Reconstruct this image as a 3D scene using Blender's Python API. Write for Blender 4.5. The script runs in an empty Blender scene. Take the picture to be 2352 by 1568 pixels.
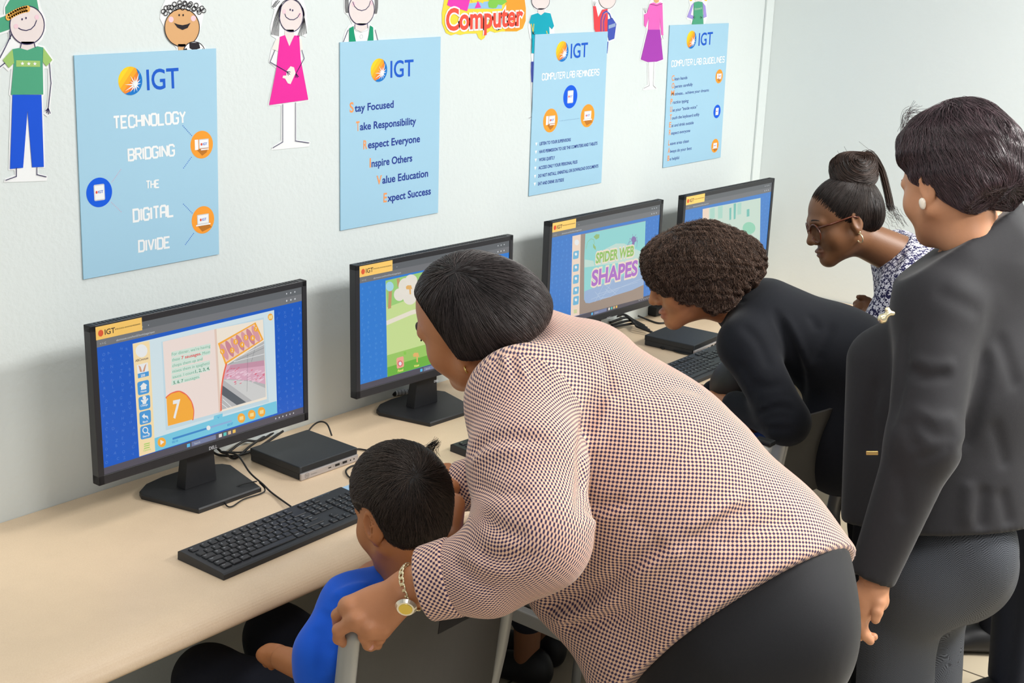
import bpy, bmesh, math, random
import numpy as np
from mathutils import Vector, Matrix
from mathutils.geometry import tessellate_polygon
random.seed(7); RNG = np.random.default_rng(7)
SC = bpy.context.scene
COL = SC.collection
# ---------------------------------------------------------------- camera
IW, IH, FPX = 2352, 1568, 3089.66
CAM = np.array([-0.8854, -2.3856, 1.8979])
def _basis(yaw, pitch, roll):
    cy, sy, cp, sp = math.cos(yaw), math.sin(yaw), math.cos(pitch), math.sin(pitch)
    f = np.array([cy*cp, sy*cp, sp]); r = np.array([sy, -cy, 0.0]); u = np.cross(r, f)
    c, s = math.cos(roll), math.sin(roll)
    return c*r + s*u, -s*r + c*u, f
CR, CU, CF = _basis(0.6837, -0.2843, 0.0354)
cam_data = bpy.data.cameras.new('camera'); cam_data.sensor_width = 36.0
cam_data.lens = FPX*36.0/IW; cam_data.clip_start = 0.05
cam = bpy.data.objects.new('camera', cam_data); COL.objects.link(cam)
m4 = Matrix.Identity(4)
for i in range(3):
    m4[i][0], m4[i][1], m4[i][2], m4[i][3] = CR[i], CU[i], -CF[i], CAM[i]
cam.matrix_world = m4
SC.camera = cam
# ---------------------------------------------------------------- light, exposure
SC.view_settings.view_transform = 'Standard'
SC.view_settings.look = 'None'
SC.view_settings.gamma = 1.0
SC.view_settings.use_curve_mapping = False
SC.view_settings.exposure = 0.0
world = bpy.data.worlds.new('world'); SC.world = world; world.use_nodes = True
world.node_tree.nodes['Background'].inputs[0].default_value = (0.90, 0.96, 1.0, 1)
world.node_tree.nodes['Background'].inputs[1].default_value = 0.32
def area_lamp(name, loc, sx, sy, power, color=(1, 0.98, 0.95)):
    d = bpy.data.lights.new(name, 'AREA'); d.shape = 'RECTANGLE'; d.size = sx; d.size_y = sy
    d.energy = power; d.color = color
    o = bpy.data.objects.new(name, d); o.location = loc; COL.objects.link(o)
    return o
area_lamp('ceiling_lamp', (2.9, -2.55, 2.72), 1.2, 0.6, 125)
area_lamp('ceiling_lamp', (1.0, -3.0, 2.72), 1.2, 0.6, 46)
area_lamp('ceiling_lamp', (-1.2, -2.3, 2.72), 1.2, 0.6, 20)
area_lamp('ceiling_lamp', (0.9, -0.9, 2.72), 1.2, 0.6, 12)
# ---------------------------------------------------------------- helpers
def ray(px, py):
    return CF + CR*((px-IW/2)/FPX) + CU*((IH/2-py)/FPX)
def P(px, py, d):
    "point seen at a picture position, d metres in front of the viewer"
    return CAM + ray(px, py)*d
def PY(px, py, y):
    r = ray(px, py); return CAM + r*((y-CAM[1])/r[1])
def PZ(px, py, z):
    r = ray(px, py); return CAM + r*((z-CAM[2])/r[2])
def cdir(r, u, t):
    v = CR*r + CU*u - CF*t
    return v/np.linalg.norm(v)
def lin(c):
    c = np.asarray(c, float)/255.0
    return tuple(np.where(c <= 0.04045, c/12.92, ((c+0.055)/1.055)**2.4)) + (1.0,)
MATS = {}
def mat(name, rgb, rough=0.6, metal=0.0, spec=0.5, noise=0.0, nscale=80.0, bump=0.0, bscale=300.0, emit=0.0, sheen=0.0, attr=None, sss=0.0, coat=0.0):
    if name in MATS: return MATS[name]
    m = bpy.data.materials.new(name); m.use_nodes = True; nt = m.node_tree
    b = nt.nodes['Principled BSDF']; c = lin(rgb)
    b.inputs['Base Color'].default_value = c; b.inputs['Roughness'].default_value = rough
    b.inputs['Metallic'].default_value = metal; b.inputs['Specular IOR Level'].default_value = spec
    if sheen: b.inputs['Sheen Weight'].default_value = sheen; b.inputs['Sheen Roughness'].default_value = 0.4
    if coat: b.inputs['Coat Weight'].default_value = coat
    if sss:
        b.inputs['Subsurface Weight'].default_value = sss; b.inputs['Subsurface Radius'].default_value = (0.012, 0.004, 0.002)
        b.inputs['Subsurface Scale'].default_value = 1.0
    src = None
    if attr:
        a = nt.nodes.new('ShaderNodeAttribute'); a.attribute_name = attr; src = a.outputs['Color']
        nt.links.new(src, b.inputs['Base Color'])
    if noise or bump:
        tc = nt.nodes.new('ShaderNodeTexCoord')
    if noise:
        n = nt.nodes.new('ShaderNodeTexNoise'); n.inputs['Scale'].default_value = nscale; n.inputs['Detail'].default_value = 4
        nt.links.new(tc.outputs['Object'], n.inputs['Vector'])
        mr = nt.nodes.new('ShaderNodeMapRange'); mr.inputs['To Min'].default_value = 1-noise; mr.inputs['To Max'].default_value = 1+noise
        nt.links.new(n.outputs[0], mr.inputs['Value'])
        vm = nt.nodes.new('ShaderNodeVectorMath'); vm.operation = 'SCALE'
        if src is not None: nt.links.new(src, vm.inputs[0])
        else: vm.inputs[0].default_value = c[:3]
        nt.links.new(mr.outputs[0], vm.inputs['Scale']); nt.links.new(vm.outputs[0], b.inputs['Base Color'])
    if bump:
        n2 = nt.nodes.new('ShaderNodeTexNoise'); n2.inputs['Scale'].default_value = bscale; n2.inputs['Detail'].default_value = 3
        nt.links.new(tc.outputs['Object'], n2.inputs['Vector'])
        bp = nt.nodes.new('ShaderNodeBump'); bp.inputs['Strength'].default_value = bump; bp.inputs['Distance'].default_value = 0.002
        nt.links.new(n2.outputs[0], bp.inputs['Height']); nt.links.new(bp.outputs[0], b.inputs['Normal'])
    if emit:
        b.inputs['Emission Color'].default_value = c; b.inputs['Emission Strength'].default_value = emit
        b.inputs['Base Color'].default_value = (0.01, 0.01, 0.01, 1)
    MATS[name] = m; return m
def obj(name, mesh, parent=None, mats=None):
    o = bpy.data.objects.new(name, mesh); COL.objects.link(o)
    for m in (mats or []): mesh.materials.append(m)
    if parent is not None: o.parent = parent
    return o
def tag(o, label, cat, group=None, kind=None):
    if label: o['label'] = label
    if cat: o['category'] = cat
    if group: o['group'] = group
    if kind: o['kind'] = kind
    return o
def empty(name, loc=(0, 0, 0), rz=0.0, label=None, cat=None, group=None):
    o = bpy.data.objects.new(name, None); COL.objects.link(o); o.location = loc; o.rotation_euler = (0, 0, rz)
    o.empty_display_size = 0.05
    return tag(o, label, cat, group)
def pin(parent):
    "matrix that brings world coordinates into the frame of a thing"
    return Matrix.LocRotScale(parent.location, parent.rotation_euler, parent.scale).inverted()
class MB:
    "collects shapes into one mesh"
    def __init__(s): s.v = []; s.f = []; s.mi = []; s.cur = 0
    def add(s, vs, fs):
        n = len(s.v); s.v += [tuple(map(float, v)) for v in vs]
        s.f += [tuple(n+i for i in f) for f in fs]; s.mi += [s.cur]*len(fs)
    def box(s, c, sz, R=None, bevel=0.0):
        x, y, z = (a/2 for a in sz)
        if bevel <= 0:
            vs = [(-x, -y, -z), (x, -y, -z), (x, y, -z), (-x, y, -z), (-x, -y, z), (x, -y, z), (x, y, z), (-x, y, z)]
            fs = [(0, 3, 2, 1), (4, 5, 6, 7), (0, 1, 5, 4), (1, 2, 6, 5), (2, 3, 7, 6), (3, 0, 4, 7)]
        else:
            bm = bmesh.new(); bmesh.ops.create_cube(bm, size=1.0)
            for v in bm.verts: v.co = (v.co.x*sz[0], v.co.y*sz[1], v.co.z*sz[2])
            bmesh.ops.bevel(bm, geom=bm.edges[:], offset=bevel, segments=2, affect='EDGES', profile=0.5)
            bm.verts.index_update()
            vs = [tuple(v.co) for v in bm.verts]; fs = [tuple(v.index for v in f.verts) for f in bm.faces]; bm.free()
        vs = np.array(vs)
        if R is not None: vs = vs @ np.asarray(R).T
        s.add(vs + np.asarray(c), fs)
    def prism(s, poly, z0, z1, bev=0.0):
        "polygon in xy pulled from z0 to z1"
        n = len(poly); poly = [tuple(p) for p in poly]
        a = sum(poly[i][0]*poly[(i+1) % n][1]-poly[(i+1) % n][0]*poly[i][1] for i in range(n))
        if a < 0: poly = poly[::-1]
        rings = [(poly, z0), (poly, z1)]
        if bev:
            c = np.mean(poly, 0); sh = []
            for i in range(n):
                p, q, r = (np.array(poly[j % n]) for j in (i-1, i, i+1))
                e1 = (q-p)/(np.linalg.norm(q-p)+1e-9); e2 = (r-q)/(np.linalg.norm(r-q)+1e-9)
                nn = np.array([-(e1+e2)[1], (e1+e2)[0]]); nn = nn/(np.linalg.norm(nn)+1e-9)
                sh.append(tuple(q+nn*bev))
            rings = [(poly, z0), (poly, z1-bev), (sh, z1)]
        vs = [(x, y, z) for pl, z in rings for x, y in pl]
        fs = [tuple(range(n))[::-1]]
        for k in range(len(rings)-1):
            for i in range(n):
                j = (i+1) % n; fs.append((k*n+i, k*n+j, (k+1)*n+j, (k+1)*n+i))
        fs.append(tuple((len(rings)-1)*n+i for i in range(n)))
        s.add(vs, fs)
    def tube(s, pts, r, n=8, cap=True, flat=1.0, up=(0, 0, 1)):
        pts = [np.asarray(p, float) for p in pts]; m = len(pts)
        rs = r if hasattr(r, '__len__') else [r]*m
        vs = []; u = None
        for i, p in enumerate(pts):
            t = pts[min(i+1, m-1)]-pts[max(i-1, 0)]; t = t/(np.linalg.norm(t)+1e-12)
            if u is None:
                u = np.cross(t, np.asarray(up, float))
                if np.linalg.norm(u) < 1e-3: u = np.cross(t, (1.0, 0.1, 0))
            else: u = u - t*(u@t)
            u = u/(np.linalg.norm(u)+1e-12); w = np.cross(t, u)
            for k in range(n):
                a = 2*math.pi*k/n
                vs.append(p + rs[i]*(u*math.cos(a) + w*math.sin(a)*flat))
        fs = []
        for i in range(m-1):
            for k in range(n):
                j = (k+1) % n; fs.append((i*n+k, i*n+j, (i+1)*n+j, (i+1)*n+k))
        if cap: fs.append(tuple(range(n))[::-1]); fs.append(tuple((m-1)*n+k for k in range(n)))
        s.add(vs, fs)
    def build(s, name, mats, parent=None, smooth=False, world=False):
        me = bpy.data.meshes.new(name)
        vs = s.v
        if world and parent is not None:
            M = np.array(pin(parent)); vs = (np.array(vs) @ M[:3, :3].T + M[:3, 3]).tolist()
        me.from_pydata(vs, [], s.f); me.update()
        if not isinstance(mats, (list, tuple)): mats = [mats]
        o = obj(name, me, parent, mats)
        me.polygons.foreach_set('material_index', np.array(s.mi, 'i'))
        if smooth: me.polygons.foreach_set('use_smooth', np.ones(len(s.f), bool))
        return o
def spline(pts, n=8):
    "smooth curve through the points"
    pts = [np.asarray(p, float) for p in pts]; out = []
    m = len(pts)
    for i in range(m-1):
        p0, p1, p2, p3 = pts[max(i-1, 0)], pts[i], pts[i+1], pts[min(i+2, m-1)]
        for k in range(n):
            t = k/n
            out.append(0.5*((2*p1)+(-p0+p2)*t+(2*p0-5*p1+4*p2-p3)*t*t+(-p0+3*p1-3*p2+p3)*t**3))
    out.append(pts[-1]); return out
_TXT = {}
def text_geo(body, bold=0.0):
    key = (body, bold)
    if key in _TXT: return _TXT[key]
    cu = bpy.data.curves.new('lettering', 'FONT'); cu.body = body; cu.size = 1.0; cu.offset = bold; cu.resolution_u = 4
    o = bpy.data.objects.new('lettering', cu); me = o.to_mesh()
    v = np.empty(len(me.vertices)*3); me.vertices.foreach_get('co', v); v = v.reshape(-1, 3)[:, :2].copy()
    f = [tuple(p.vertices) for p in me.polygons]
    o.to_mesh_clear(); bpy.data.objects.remove(o); bpy.data.curves.remove(cu)
    _TXT[key] = (v, f); return v, f
# block capitals with cut corners, drawn as strokes on a 4 x 6 grid
BLOCK = {
 'T': [[(0, 6), (4, 6)], [(2, 6), (2, 0)]], 'E': [[(4, 6), (0, 6), (0, 0), (4, 0)], [(0, 3), (3.2, 3)]],
 'C': [[(4, 4.6), (4, 5.2), (3.2, 6), (.8, 6), (0, 5.2), (0, .8), (.8, 0), (3.2, 0), (4, .8), (4, 1.4)]],
 'H': [[(0, 6), (0, 0)], [(4, 6), (4, 0)], [(0, 3), (4, 3)]], 'N': [[(0, 0), (0, 6), (4, 0), (4, 6)]],
 'O': [[(.8, 6), (3.2, 6), (4, 5.2), (4, .8), (3.2, 0), (.8, 0), (0, .8), (0, 5.2), (.8, 6)]],
 'L': [[(0, 6), (0, 0), (4, 0)]], 'Y': [[(0, 6), (2, 3), (2, 0)], [(4, 6), (2, 3)]],
 'G': [[(4, 4.6), (4, 5.2), (3.2, 6), (.8, 6), (0, 5.2), (0, .8), (.8, 0), (3.2, 0), (4, .8), (4, 2.8), (2.2, 2.8)]],
 'B': [[(0, -.4), (0, 6), (3.2, 6), (4, 5.2), (4, 3.8), (3.2, 3), (.55, 3)], [(3.2, 3), (4, 2.2), (4, .8), (3.2, 0), (.55, 0)]],
 'R': [[(0, 0), (0, 6), (3.2, 6), (4, 5.2), (4, 3.8), (3.2, 3), (.55, 3)], [(2, 3), (4, 0)]],
 'I': [[(2, 6), (2, 0)]], 'D': [[(0, 0), (0, 6), (3.2, 6), (4, 5.2), (4, .8), (3.2, 0), (0, 0)]],
 'A': [[(0, 0), (0, 5.2), (.8, 6), (3.2, 6), (4, 5.2), (4, 0)], [(0, 2.6), (4, 2.6)]],
 'V': [[(0, 6), (2, 0), (4, 6)]], 'M': [[(0, 0), (0, 6), (2, 3), (4, 6), (4, 0)]],
 'P': [[(0, 0), (0, 6), (3.2, 6), (4, 5.2), (4, 3.8), (3.2, 3), (.55, 3)]],
 'U': [[(0, 6), (0, .8), (.8, 0), (3.2, 0), (4, .8), (4, 6)]],
 'S': [[(4, 4.8), (4, 5.2), (3.2, 6), (.8, 6), (0, 5.2), (0, 3.8), (.8, 3), (3.2, 3), (4, 2.2), (4, .8), (3.2, 0), (.8, 0), (0, .8), (0, 1.2)]],
}
class Plane:
    "a flat face in the room: lay shapes on it in metres (u right, v up)"
    def __init__(s, o, e1, e2):
        s.o = np.asarray(o, float); s.e1 = np.asarray(e1, float)/np.linalg.norm(e1); s.e2 = np.asarray(e2, float)/np.linalg.norm(e2)
        s.n = np.cross(s.e1, s.e2)
    def px(s, x, y):
        r = ray(x, y); d = ((s.o-CAM)@s.n)/(r@s.n); q = CAM+r*d-s.o
        return np.array([q@s.e1, q@s.e2])
    def pts(s, uv, h): return [s.o+s.e1*a+s.e2*b+s.n*h for a, b in uv]
class Flat:
    "shapes laid on a plane, gathered into one mesh"
    def __init__(s, pl, h=0.0003): s.pl = pl; s.h = h; s.mb = MB()
    def m(s, i): s.mb.cur = i; return s
    def poly(s, uv, h=None):
        uv = [tuple(p) for p in uv]
        tris = tessellate_polygon([[Vector((a, b, 0)) for a, b in uv]])
        out = []
        for a, b, c in tris:
            p, q, r = uv[a], uv[b], uv[c]
            if (q[0]-p[0])*(r[1]-p[1])-(q[1]-p[1])*(r[0]-p[0]) < 0: b, c = c, b
            out.append((a, b, c))
        s.mb.add(s.pl.pts(uv, s.h if h is None else h), out); return s
    def ppoly(s, pxs, h=None): return s.poly([s.pl.px(*p) for p in pxs], h)
    def rect(s, u0, v0, u1, v1, h=None, r=0.0):
        if r <= 0: return s.poly([(u0, v0), (u1, v0), (u1, v1), (u0, v1)], h)
        pts = []
        for cx, cy, a0 in ((u1-r, v0+r, -90), (u1-r, v1-r, 0), (u0+r, v1-r, 90), (u0+r, v0+r, 180)):
            for k in range(5):
                a = math.radians(a0+22.5*k); pts.append((cx+r*math.cos(a), cy+r*math.sin(a)))
        return s.poly(pts, h)
    def ell(s, c, ru, rv, h=None, n=36, a0=0, a1=360):
        full = abs(a1-a0) >= 360
        pts = [(c[0]+ru*math.cos(math.radians(a0+(a1-a0)*k/n)), c[1]+rv*math.sin(math.radians(a0+(a1-a0)*k/n))) for k in range(n if full else n+1)]
        return s.poly(pts, h)
    def pell(s, c, rx, ry, h=None, rot=0.0):
        cr, sr = math.cos(rot), math.sin(rot)
        return s.ppoly([(c[0]+rx*math.cos(t)*cr-ry*math.sin(t)*sr, c[1]+rx*math.cos(t)*sr+ry*math.sin(t)*cr) for t in np.linspace(0, 2*math.pi, 36, endpoint=False)], h)
    def line(s, uv, w, h=None, closed=False):
        uv = [np.asarray(p, float) for p in uv]
        if not closed:
            for i in range(1, len(uv)-1):
                a, b = uv[i]-uv[i-1], uv[i+1]-uv[i]
                if a@b < -.2*np.linalg.norm(a)*np.linalg.norm(b):
                    h0 = s.h if h is None else h
                    s.line(uv[:i+1], w, h0); return s.line(uv[i:], w, h0+.00008)
        if closed: uv = uv+[uv[0]]
        L, R_ = [], []; n = len(uv)
        for i, p in enumerate(uv):
            if closed and i in (0, n-1): a, b = uv[-2], uv[1]
            else: a, b = uv[max(i-1, 0)], uv[min(i+1, n-1)]
            d1 = p-a if np.any(p != a) else b-p; d2 = b-p if np.any(b != p) else p-a
            d1 = d1/(np.linalg.norm(d1)+1e-12); d2 = d2/(np.linalg.norm(d2)+1e-12)
            t = d1+d2; nt = np.linalg.norm(t); t = d1 if nt < 1e-6 else t/nt
            k = 1.0/max(0.35, t@d1) if t@d1 > .62 else 1.05; nn = np.array([-t[1], t[0]])*w/2*k
            L.append(p+nn); R_.append(p-nn)
        m = len(L); fs = [(i, m+i, m+i+1, i+1) for i in range(m-1)]
        s.mb.add(s.pl.pts(L+R_, s.h if h is None else h), fs); return s
    def pline(s, pxs, w, h=None, smooth=0, closed=False):
        uv = [s.pl.px(*p) for p in pxs]
        if smooth: uv = spline(uv, smooth)
        return s.line(uv, w, h, closed)
    def text(s, body, uv, height=None, width=None, bold=0.0, align='l', ang=0.0, h=None, capref='H'):
        v, f = text_geo(body, bold); v = v.copy()
        if not len(v): return s
        cap = text_geo('H')[0][:, 1].max()
        v[:, 0] -= v[:, 0].min(); w0 = v[:, 0].max()
        sy = height/cap if height else width/w0
        sx = width/w0 if width else sy
        v = v*np.array([sx, sy])
        if align == 'c': v[:, 0] -= v[:, 0].max()/2
        if align == 'r': v[:, 0] -= v[:, 0].max()
        c, sn = math.cos(ang), math.sin(ang); v = np.stack([v[:, 0]*c-v[:, 1]*sn, v[:, 0]*sn+v[:, 1]*c], 1)
        s.mb.add(s.pl.pts(v+np.asarray(uv), s.h if h is None else h), f); return s
    def ptext(s, body, a, b, capb, bold=0.0, h=None):
        "text whose baseline runs from picture point a to b, capital top above a at capb"
        A, B, T = s.pl.px(*a), s.pl.px(*b), s.pl.px(*capb)
        return s.text(body, A, height=abs(T[1]-A[1]), width=np.linalg.norm(B-A), bold=bold, ang=math.atan2(B[1]-A[1], B[0]-A[0]), h=h)
    def block(s, body, a, b, capb, wt=0.26, h=None):
        A, B, T = s.pl.px(*a), s.pl.px(*b), s.pl.px(*capb)
        H = abs(T[1]-A[1]); n = 0; xs = []
        for ch in body:
            xs.append(n); n += {' ': 2.6, 'I': 1.9}.get(ch, 5.4)
        tot = n-1.4; W = np.linalg.norm(B-A); ang = math.atan2(B[1]-A[1], B[0]-A[0])
        for ch, x in zip(body, xs):
            for k, st in enumerate(BLOCK.get(ch, [])):
                dx = -1.75 if ch == 'I' else 0
                pts = [((x+p[0]+dx)*W/tot, p[1]*H/6) for p in st]
                pts = [A+np.array([p[0]*math.cos(ang)-p[1]*math.sin(ang), p[0]*math.sin(ang)+p[1]*math.cos(ang)]) for p in pts]
                cl = np.allclose(pts[0], pts[-1]) and len(pts) > 2
                s.line(pts[:-1] if cl else pts, H*wt*0.62, closed=cl, h=(s.h if h is None else h)+0.00009*k)
        return s
    def build(s, name, mats, parent=None): return s.mb.build(name, mats, parent, world=parent is not None)
# ---------------------------------------------------------------- the room
def wall_mat():
    return mat('painted_plaster', (224, 232, 231), rough=0.55, spec=0.3, noise=0.012, nscale=3.0, bump=0.55, bscale=75.0)
def struct(name, mb, m):
    o = mb.build(name, m); o['kind'] = 'structure'; return o
b = MB(); b.box((0.7, 0.06, 1.35), (5.43, 0.12, 2.7)); struct('wall_left', b, wall_mat())
b = MB(); b.box((3.475, -2.0, 1.35), (0.12, 4.24, 2.7)); struct('wall_back', b, mat('plaster_end_brightened', (238, 245, 244), rough=0.55, spec=0.3, noise=0.012, nscale=3.0, bump=0.25, bscale=60.0))  # same paint as wall_left, its colour lightened to stand in for lamp light
b = MB(); b.box((3.388, -0.004, 1.35), (0.053, 0.008, 2.7), bevel=0.002); struct('trim_1', b, wall_mat())
def tile_mat():
    m = bpy.data.materials.new('beige_floor_tile'); m.use_nodes = True; nt = m.node_tree; bs = nt.nodes['Principled BSDF']
    tc = nt.nodes.new('ShaderNodeTexCoord'); mp = nt.nodes.new('ShaderNodeMapping'); br = nt.nodes.new('ShaderNodeTexBrick')
    mp.inputs['Location'].default_value = (-2.55, 0.37, 0)
    br.offset = 0.0; br.inputs['Scale'].default_value = 1.0; br.inputs['Mortar Size'].default_value = 0.0035
    br.inputs['Brick Width'].default_value = 0.485; br.inputs['Row Height'].default_value = 0.487
    br.inputs['Color1'].default_value = lin((206, 192, 166)); br.inputs['Color2'].default_value = lin((199, 185, 160)); br.inputs['Mortar'].default_value = lin((96, 86, 72))
    nz = nt.nodes.new('ShaderNodeTexNoise'); nz.inputs['Scale'].default_value = 9; nz.inputs['Detail'].default_value = 5
    mr = nt.nodes.new('ShaderNodeMapRange'); mr.inputs['To Min'].default_value = .93; mr.inputs['To Max'].default_value = 1.07
    vm = nt.nodes.new('ShaderNodeVectorMath'); vm.operation = 'SCALE'
    L = nt.links.new
    L(tc.outputs['Object'], mp.inputs[0]); L(mp.outputs[0], br.inputs['Vector']); L(tc.outputs['Object'], nz.inputs['Vector']); L(nz.outputs[0], mr.inputs['Value'])
    L(br.outputs['Color'], vm.inputs[0]); L(mr.outputs[0], vm.inputs['Scale']); L(vm.outputs[0], bs.inputs['Base Color'])
    bs.inputs['Roughness'].default_value = 0.3
    return m
b = MB(); b.box((0.7, -2.0, -0.03), (5.6, 4.24, 0.06)); struct('floor', b, tile_mat())
# ---------------------------------------------------------------- the long desk
def laminate():
    m = bpy.data.materials.new('sand_laminate'); m.use_nodes = True; nt = m.node_tree; bs = nt.nodes['Principled BSDF']
    tc = nt.nodes.new('ShaderNodeTexCoord'); L = nt.links.new
    n1 = nt.nodes.new('ShaderNodeTexNoise'); n1.inputs['Scale'].default_value = 420; n1.inputs['Detail'].default_value = 2
    n2 = nt.nodes.new('ShaderNodeTexNoise'); n2.inputs['Scale'].default_value = 18; n2.inputs['Detail'].default_value = 4
    r1 = nt.nodes.new('ShaderNodeValToRGB'); r1.color_ramp.elements[0].position = .3; r1.color_ramp.elements[1].position = .7
    r1.color_ramp.elements[0].color = lin((229, 202, 169)); r1.color_ramp.elements[1].color = lin((235, 210, 178))
    mr = nt.nodes.new('ShaderNodeMapRange'); mr.inputs['To Min'].default_value = .95; mr.inputs['To Max'].default_value = 1.05
    vm = nt.nodes.new('ShaderNodeVectorMath'); vm.operation = 'SCALE'
    L(tc.outputs['Object'], n1.inputs['Vector']); L(tc.outputs['Object'], n2.inputs['Vector']); L(n1.outputs[0], r1.inputs[0]); L(n2.outputs[0], mr.inputs['Value'])
    L(r1.outputs[0], vm.inputs[0]); L(mr.outputs[0], vm.inputs['Scale']); L(vm.outputs[0], bs.inputs['Base Color'])
    bs.inputs['Roughness'].default_value = 0.42; return m
desk = empty('computer_desk', (0.7, -0.3, 0), label='long sand-coloured laminate desk with rounded front edge along the wall', cat='desk')
b = MB(); prof = [(-0.001, 0.74), (-0.50, 0.74)]
for k in range(15):
    a = math.radians(90+6.43*k); prof.append((-0.548+0.073*math.cos(a), 0.702+0.038*math.sin(a)))
prof += [(-0.619, 0.697), (-0.600, 0.694), (-0.001, 0.694)]
x0, x1 = -1.99, 3.41
n = len(prof); b.add([(x0, y, z) for y, z in prof]+[(x1, y, z) for y, z in prof],
                     [tuple(range(n)), tuple(n+i for i in range(n))[::-1]]+[(i, n+i, n+(i+1) % n, (i+1) % n) for i in range(n)])
wt = b.build('worktop', laminate(), desk, world=True)
for p_ in wt.data.polygons: p_.use_smooth = len(p_.vertices) == 4 and abs(p_.normal.x) < .5 and p_.normal.z > -.5
for gx in (-0.9, 0.905, 2.3, 3.36):
    b = MB(); b.box((gx, -0.250, 0.346), (0.03, 0.48, 0.691), bevel=0.002)
    b.build('support_panel', mat('desk_panel', (168, 165, 155), rough=0.5), desk, world=True)
b = MB(); b.box((0.7, -0.20, 0.655), (5.3, 0.02, 0.06)); b.build('apron_rail', MATS['desk_panel'], desk, world=True)
# ---------------------------------------------------------------- posters and paper cut-outs
WALL = Plane((0, 0, 0), (1, 0, 0), (0, 0, 1))
def zf(x0, y0, s): return lambda x, y: (x0+x*s, y0+y*s)
ZA, ZB, ZC, ZD, ZE = zf(0, 0, .42094), zf(0, 0, .2805), zf(580, 0, .35714), zf(980, 0, .19133), zf(1180, 0, .30612)
def paper(name, rgb, rough=0.7): return mat('print_'+name, rgb, rough=rough, spec=0.25)
SKY = paper('sky_blue', (166, 208, 231)); WHT = paper('white', (244, 246, 247)); IGB = paper('royal_blue', (22, 92, 205))
NAV = paper('navy', (38, 62, 150)); ORA = paper('orange', (250, 160, 52)); TBL = paper('tablet_blue', (12, 92, 226)); LOR = paper('letter_orange', (247, 160, 98))
INK = paper('ink', (44, 36, 84)); GRY = paper('pale_grey', (205, 208, 212)); BRN = paper('shade_brown', (190, 118, 40))
LG = [paper('logo_%s' % n, c) for n, c in (('lemon', (255, 214, 40)), ('yellow', (253, 196, 40)), ('amber', (249, 170, 42)), ('tangerine', (243, 140, 50)), ('coral', (234, 108, 58)), ('red', (224, 82, 60)))]
SKB = paper('logo_blue', (20, 120, 205))
def logo(pl, cpx, toppx, parent, h):
    c = pl.px(*cpx); r = abs(pl.px(*toppx)[1]-c[1])
    f = Flat(pl, h); f.m(0)
    N = 64
    circ = [c+r*np.array([math.cos(t), math.sin(t)]) for t in np.linspace(0, 2*math.pi, N, endpoint=False)]
    # diagonal colour bands of the printed globe
    for k in range(6):
        a0, a1 = -1.0+k*0.34, -1.0+(k+1)*0.34+(0.3 if k == 5 else 0)
        d = np.array([0.75, -0.66]); e = np.array([0.66, 0.75]); band = []
        xs = np.linspace(max(a0, -1), min(a1, 1), 7)
        band = [c+r*(d*x+e*math.sqrt(max(0, 1-x*x))) for x in xs]+[c+r*(d*x-e*math.sqrt(max(0, 1-x*x))) for x in xs[::-1]]
        f.m(k).poly(band, h+0.00005*k)
    a = [math.radians(t) for t in np.linspace(58, -118, 24)]
    outer = [c+r*np.array([math.cos(t), math.sin(t)]) for t in a]
    inner = spline([outer[-1], c+r*np.array([.2, -.62]), c+r*np.array([.62, -.15]), c+r*np.array([.68, .4]), outer[0]], 5)[1:-1]
    f.m(6).poly(outer+inner, h+0.0005)
    f.m(7); st = c+r*np.array([.40, -.28])
    for t, l in ((8, .5), (38, .62), (66, 1.0), (95, .62), (122, .8), (150, .55), (178, .95), (205, 1.05), (228, .75), (255, .6), (285, .55), (320, .45)):
        t = math.radians(t); u = np.array([math.cos(t), math.sin(t)]); w = np.array([-u[1], u[0]])
        f.poly([st+w*r*.075, st-w*r*.075, st+u*r*l*.95], h+0.0007)
    f.ell(st, r*.17, r*.17, h+0.0008)
    f.build('logo_globe', LG+[SKB, WHT], parent)
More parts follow.
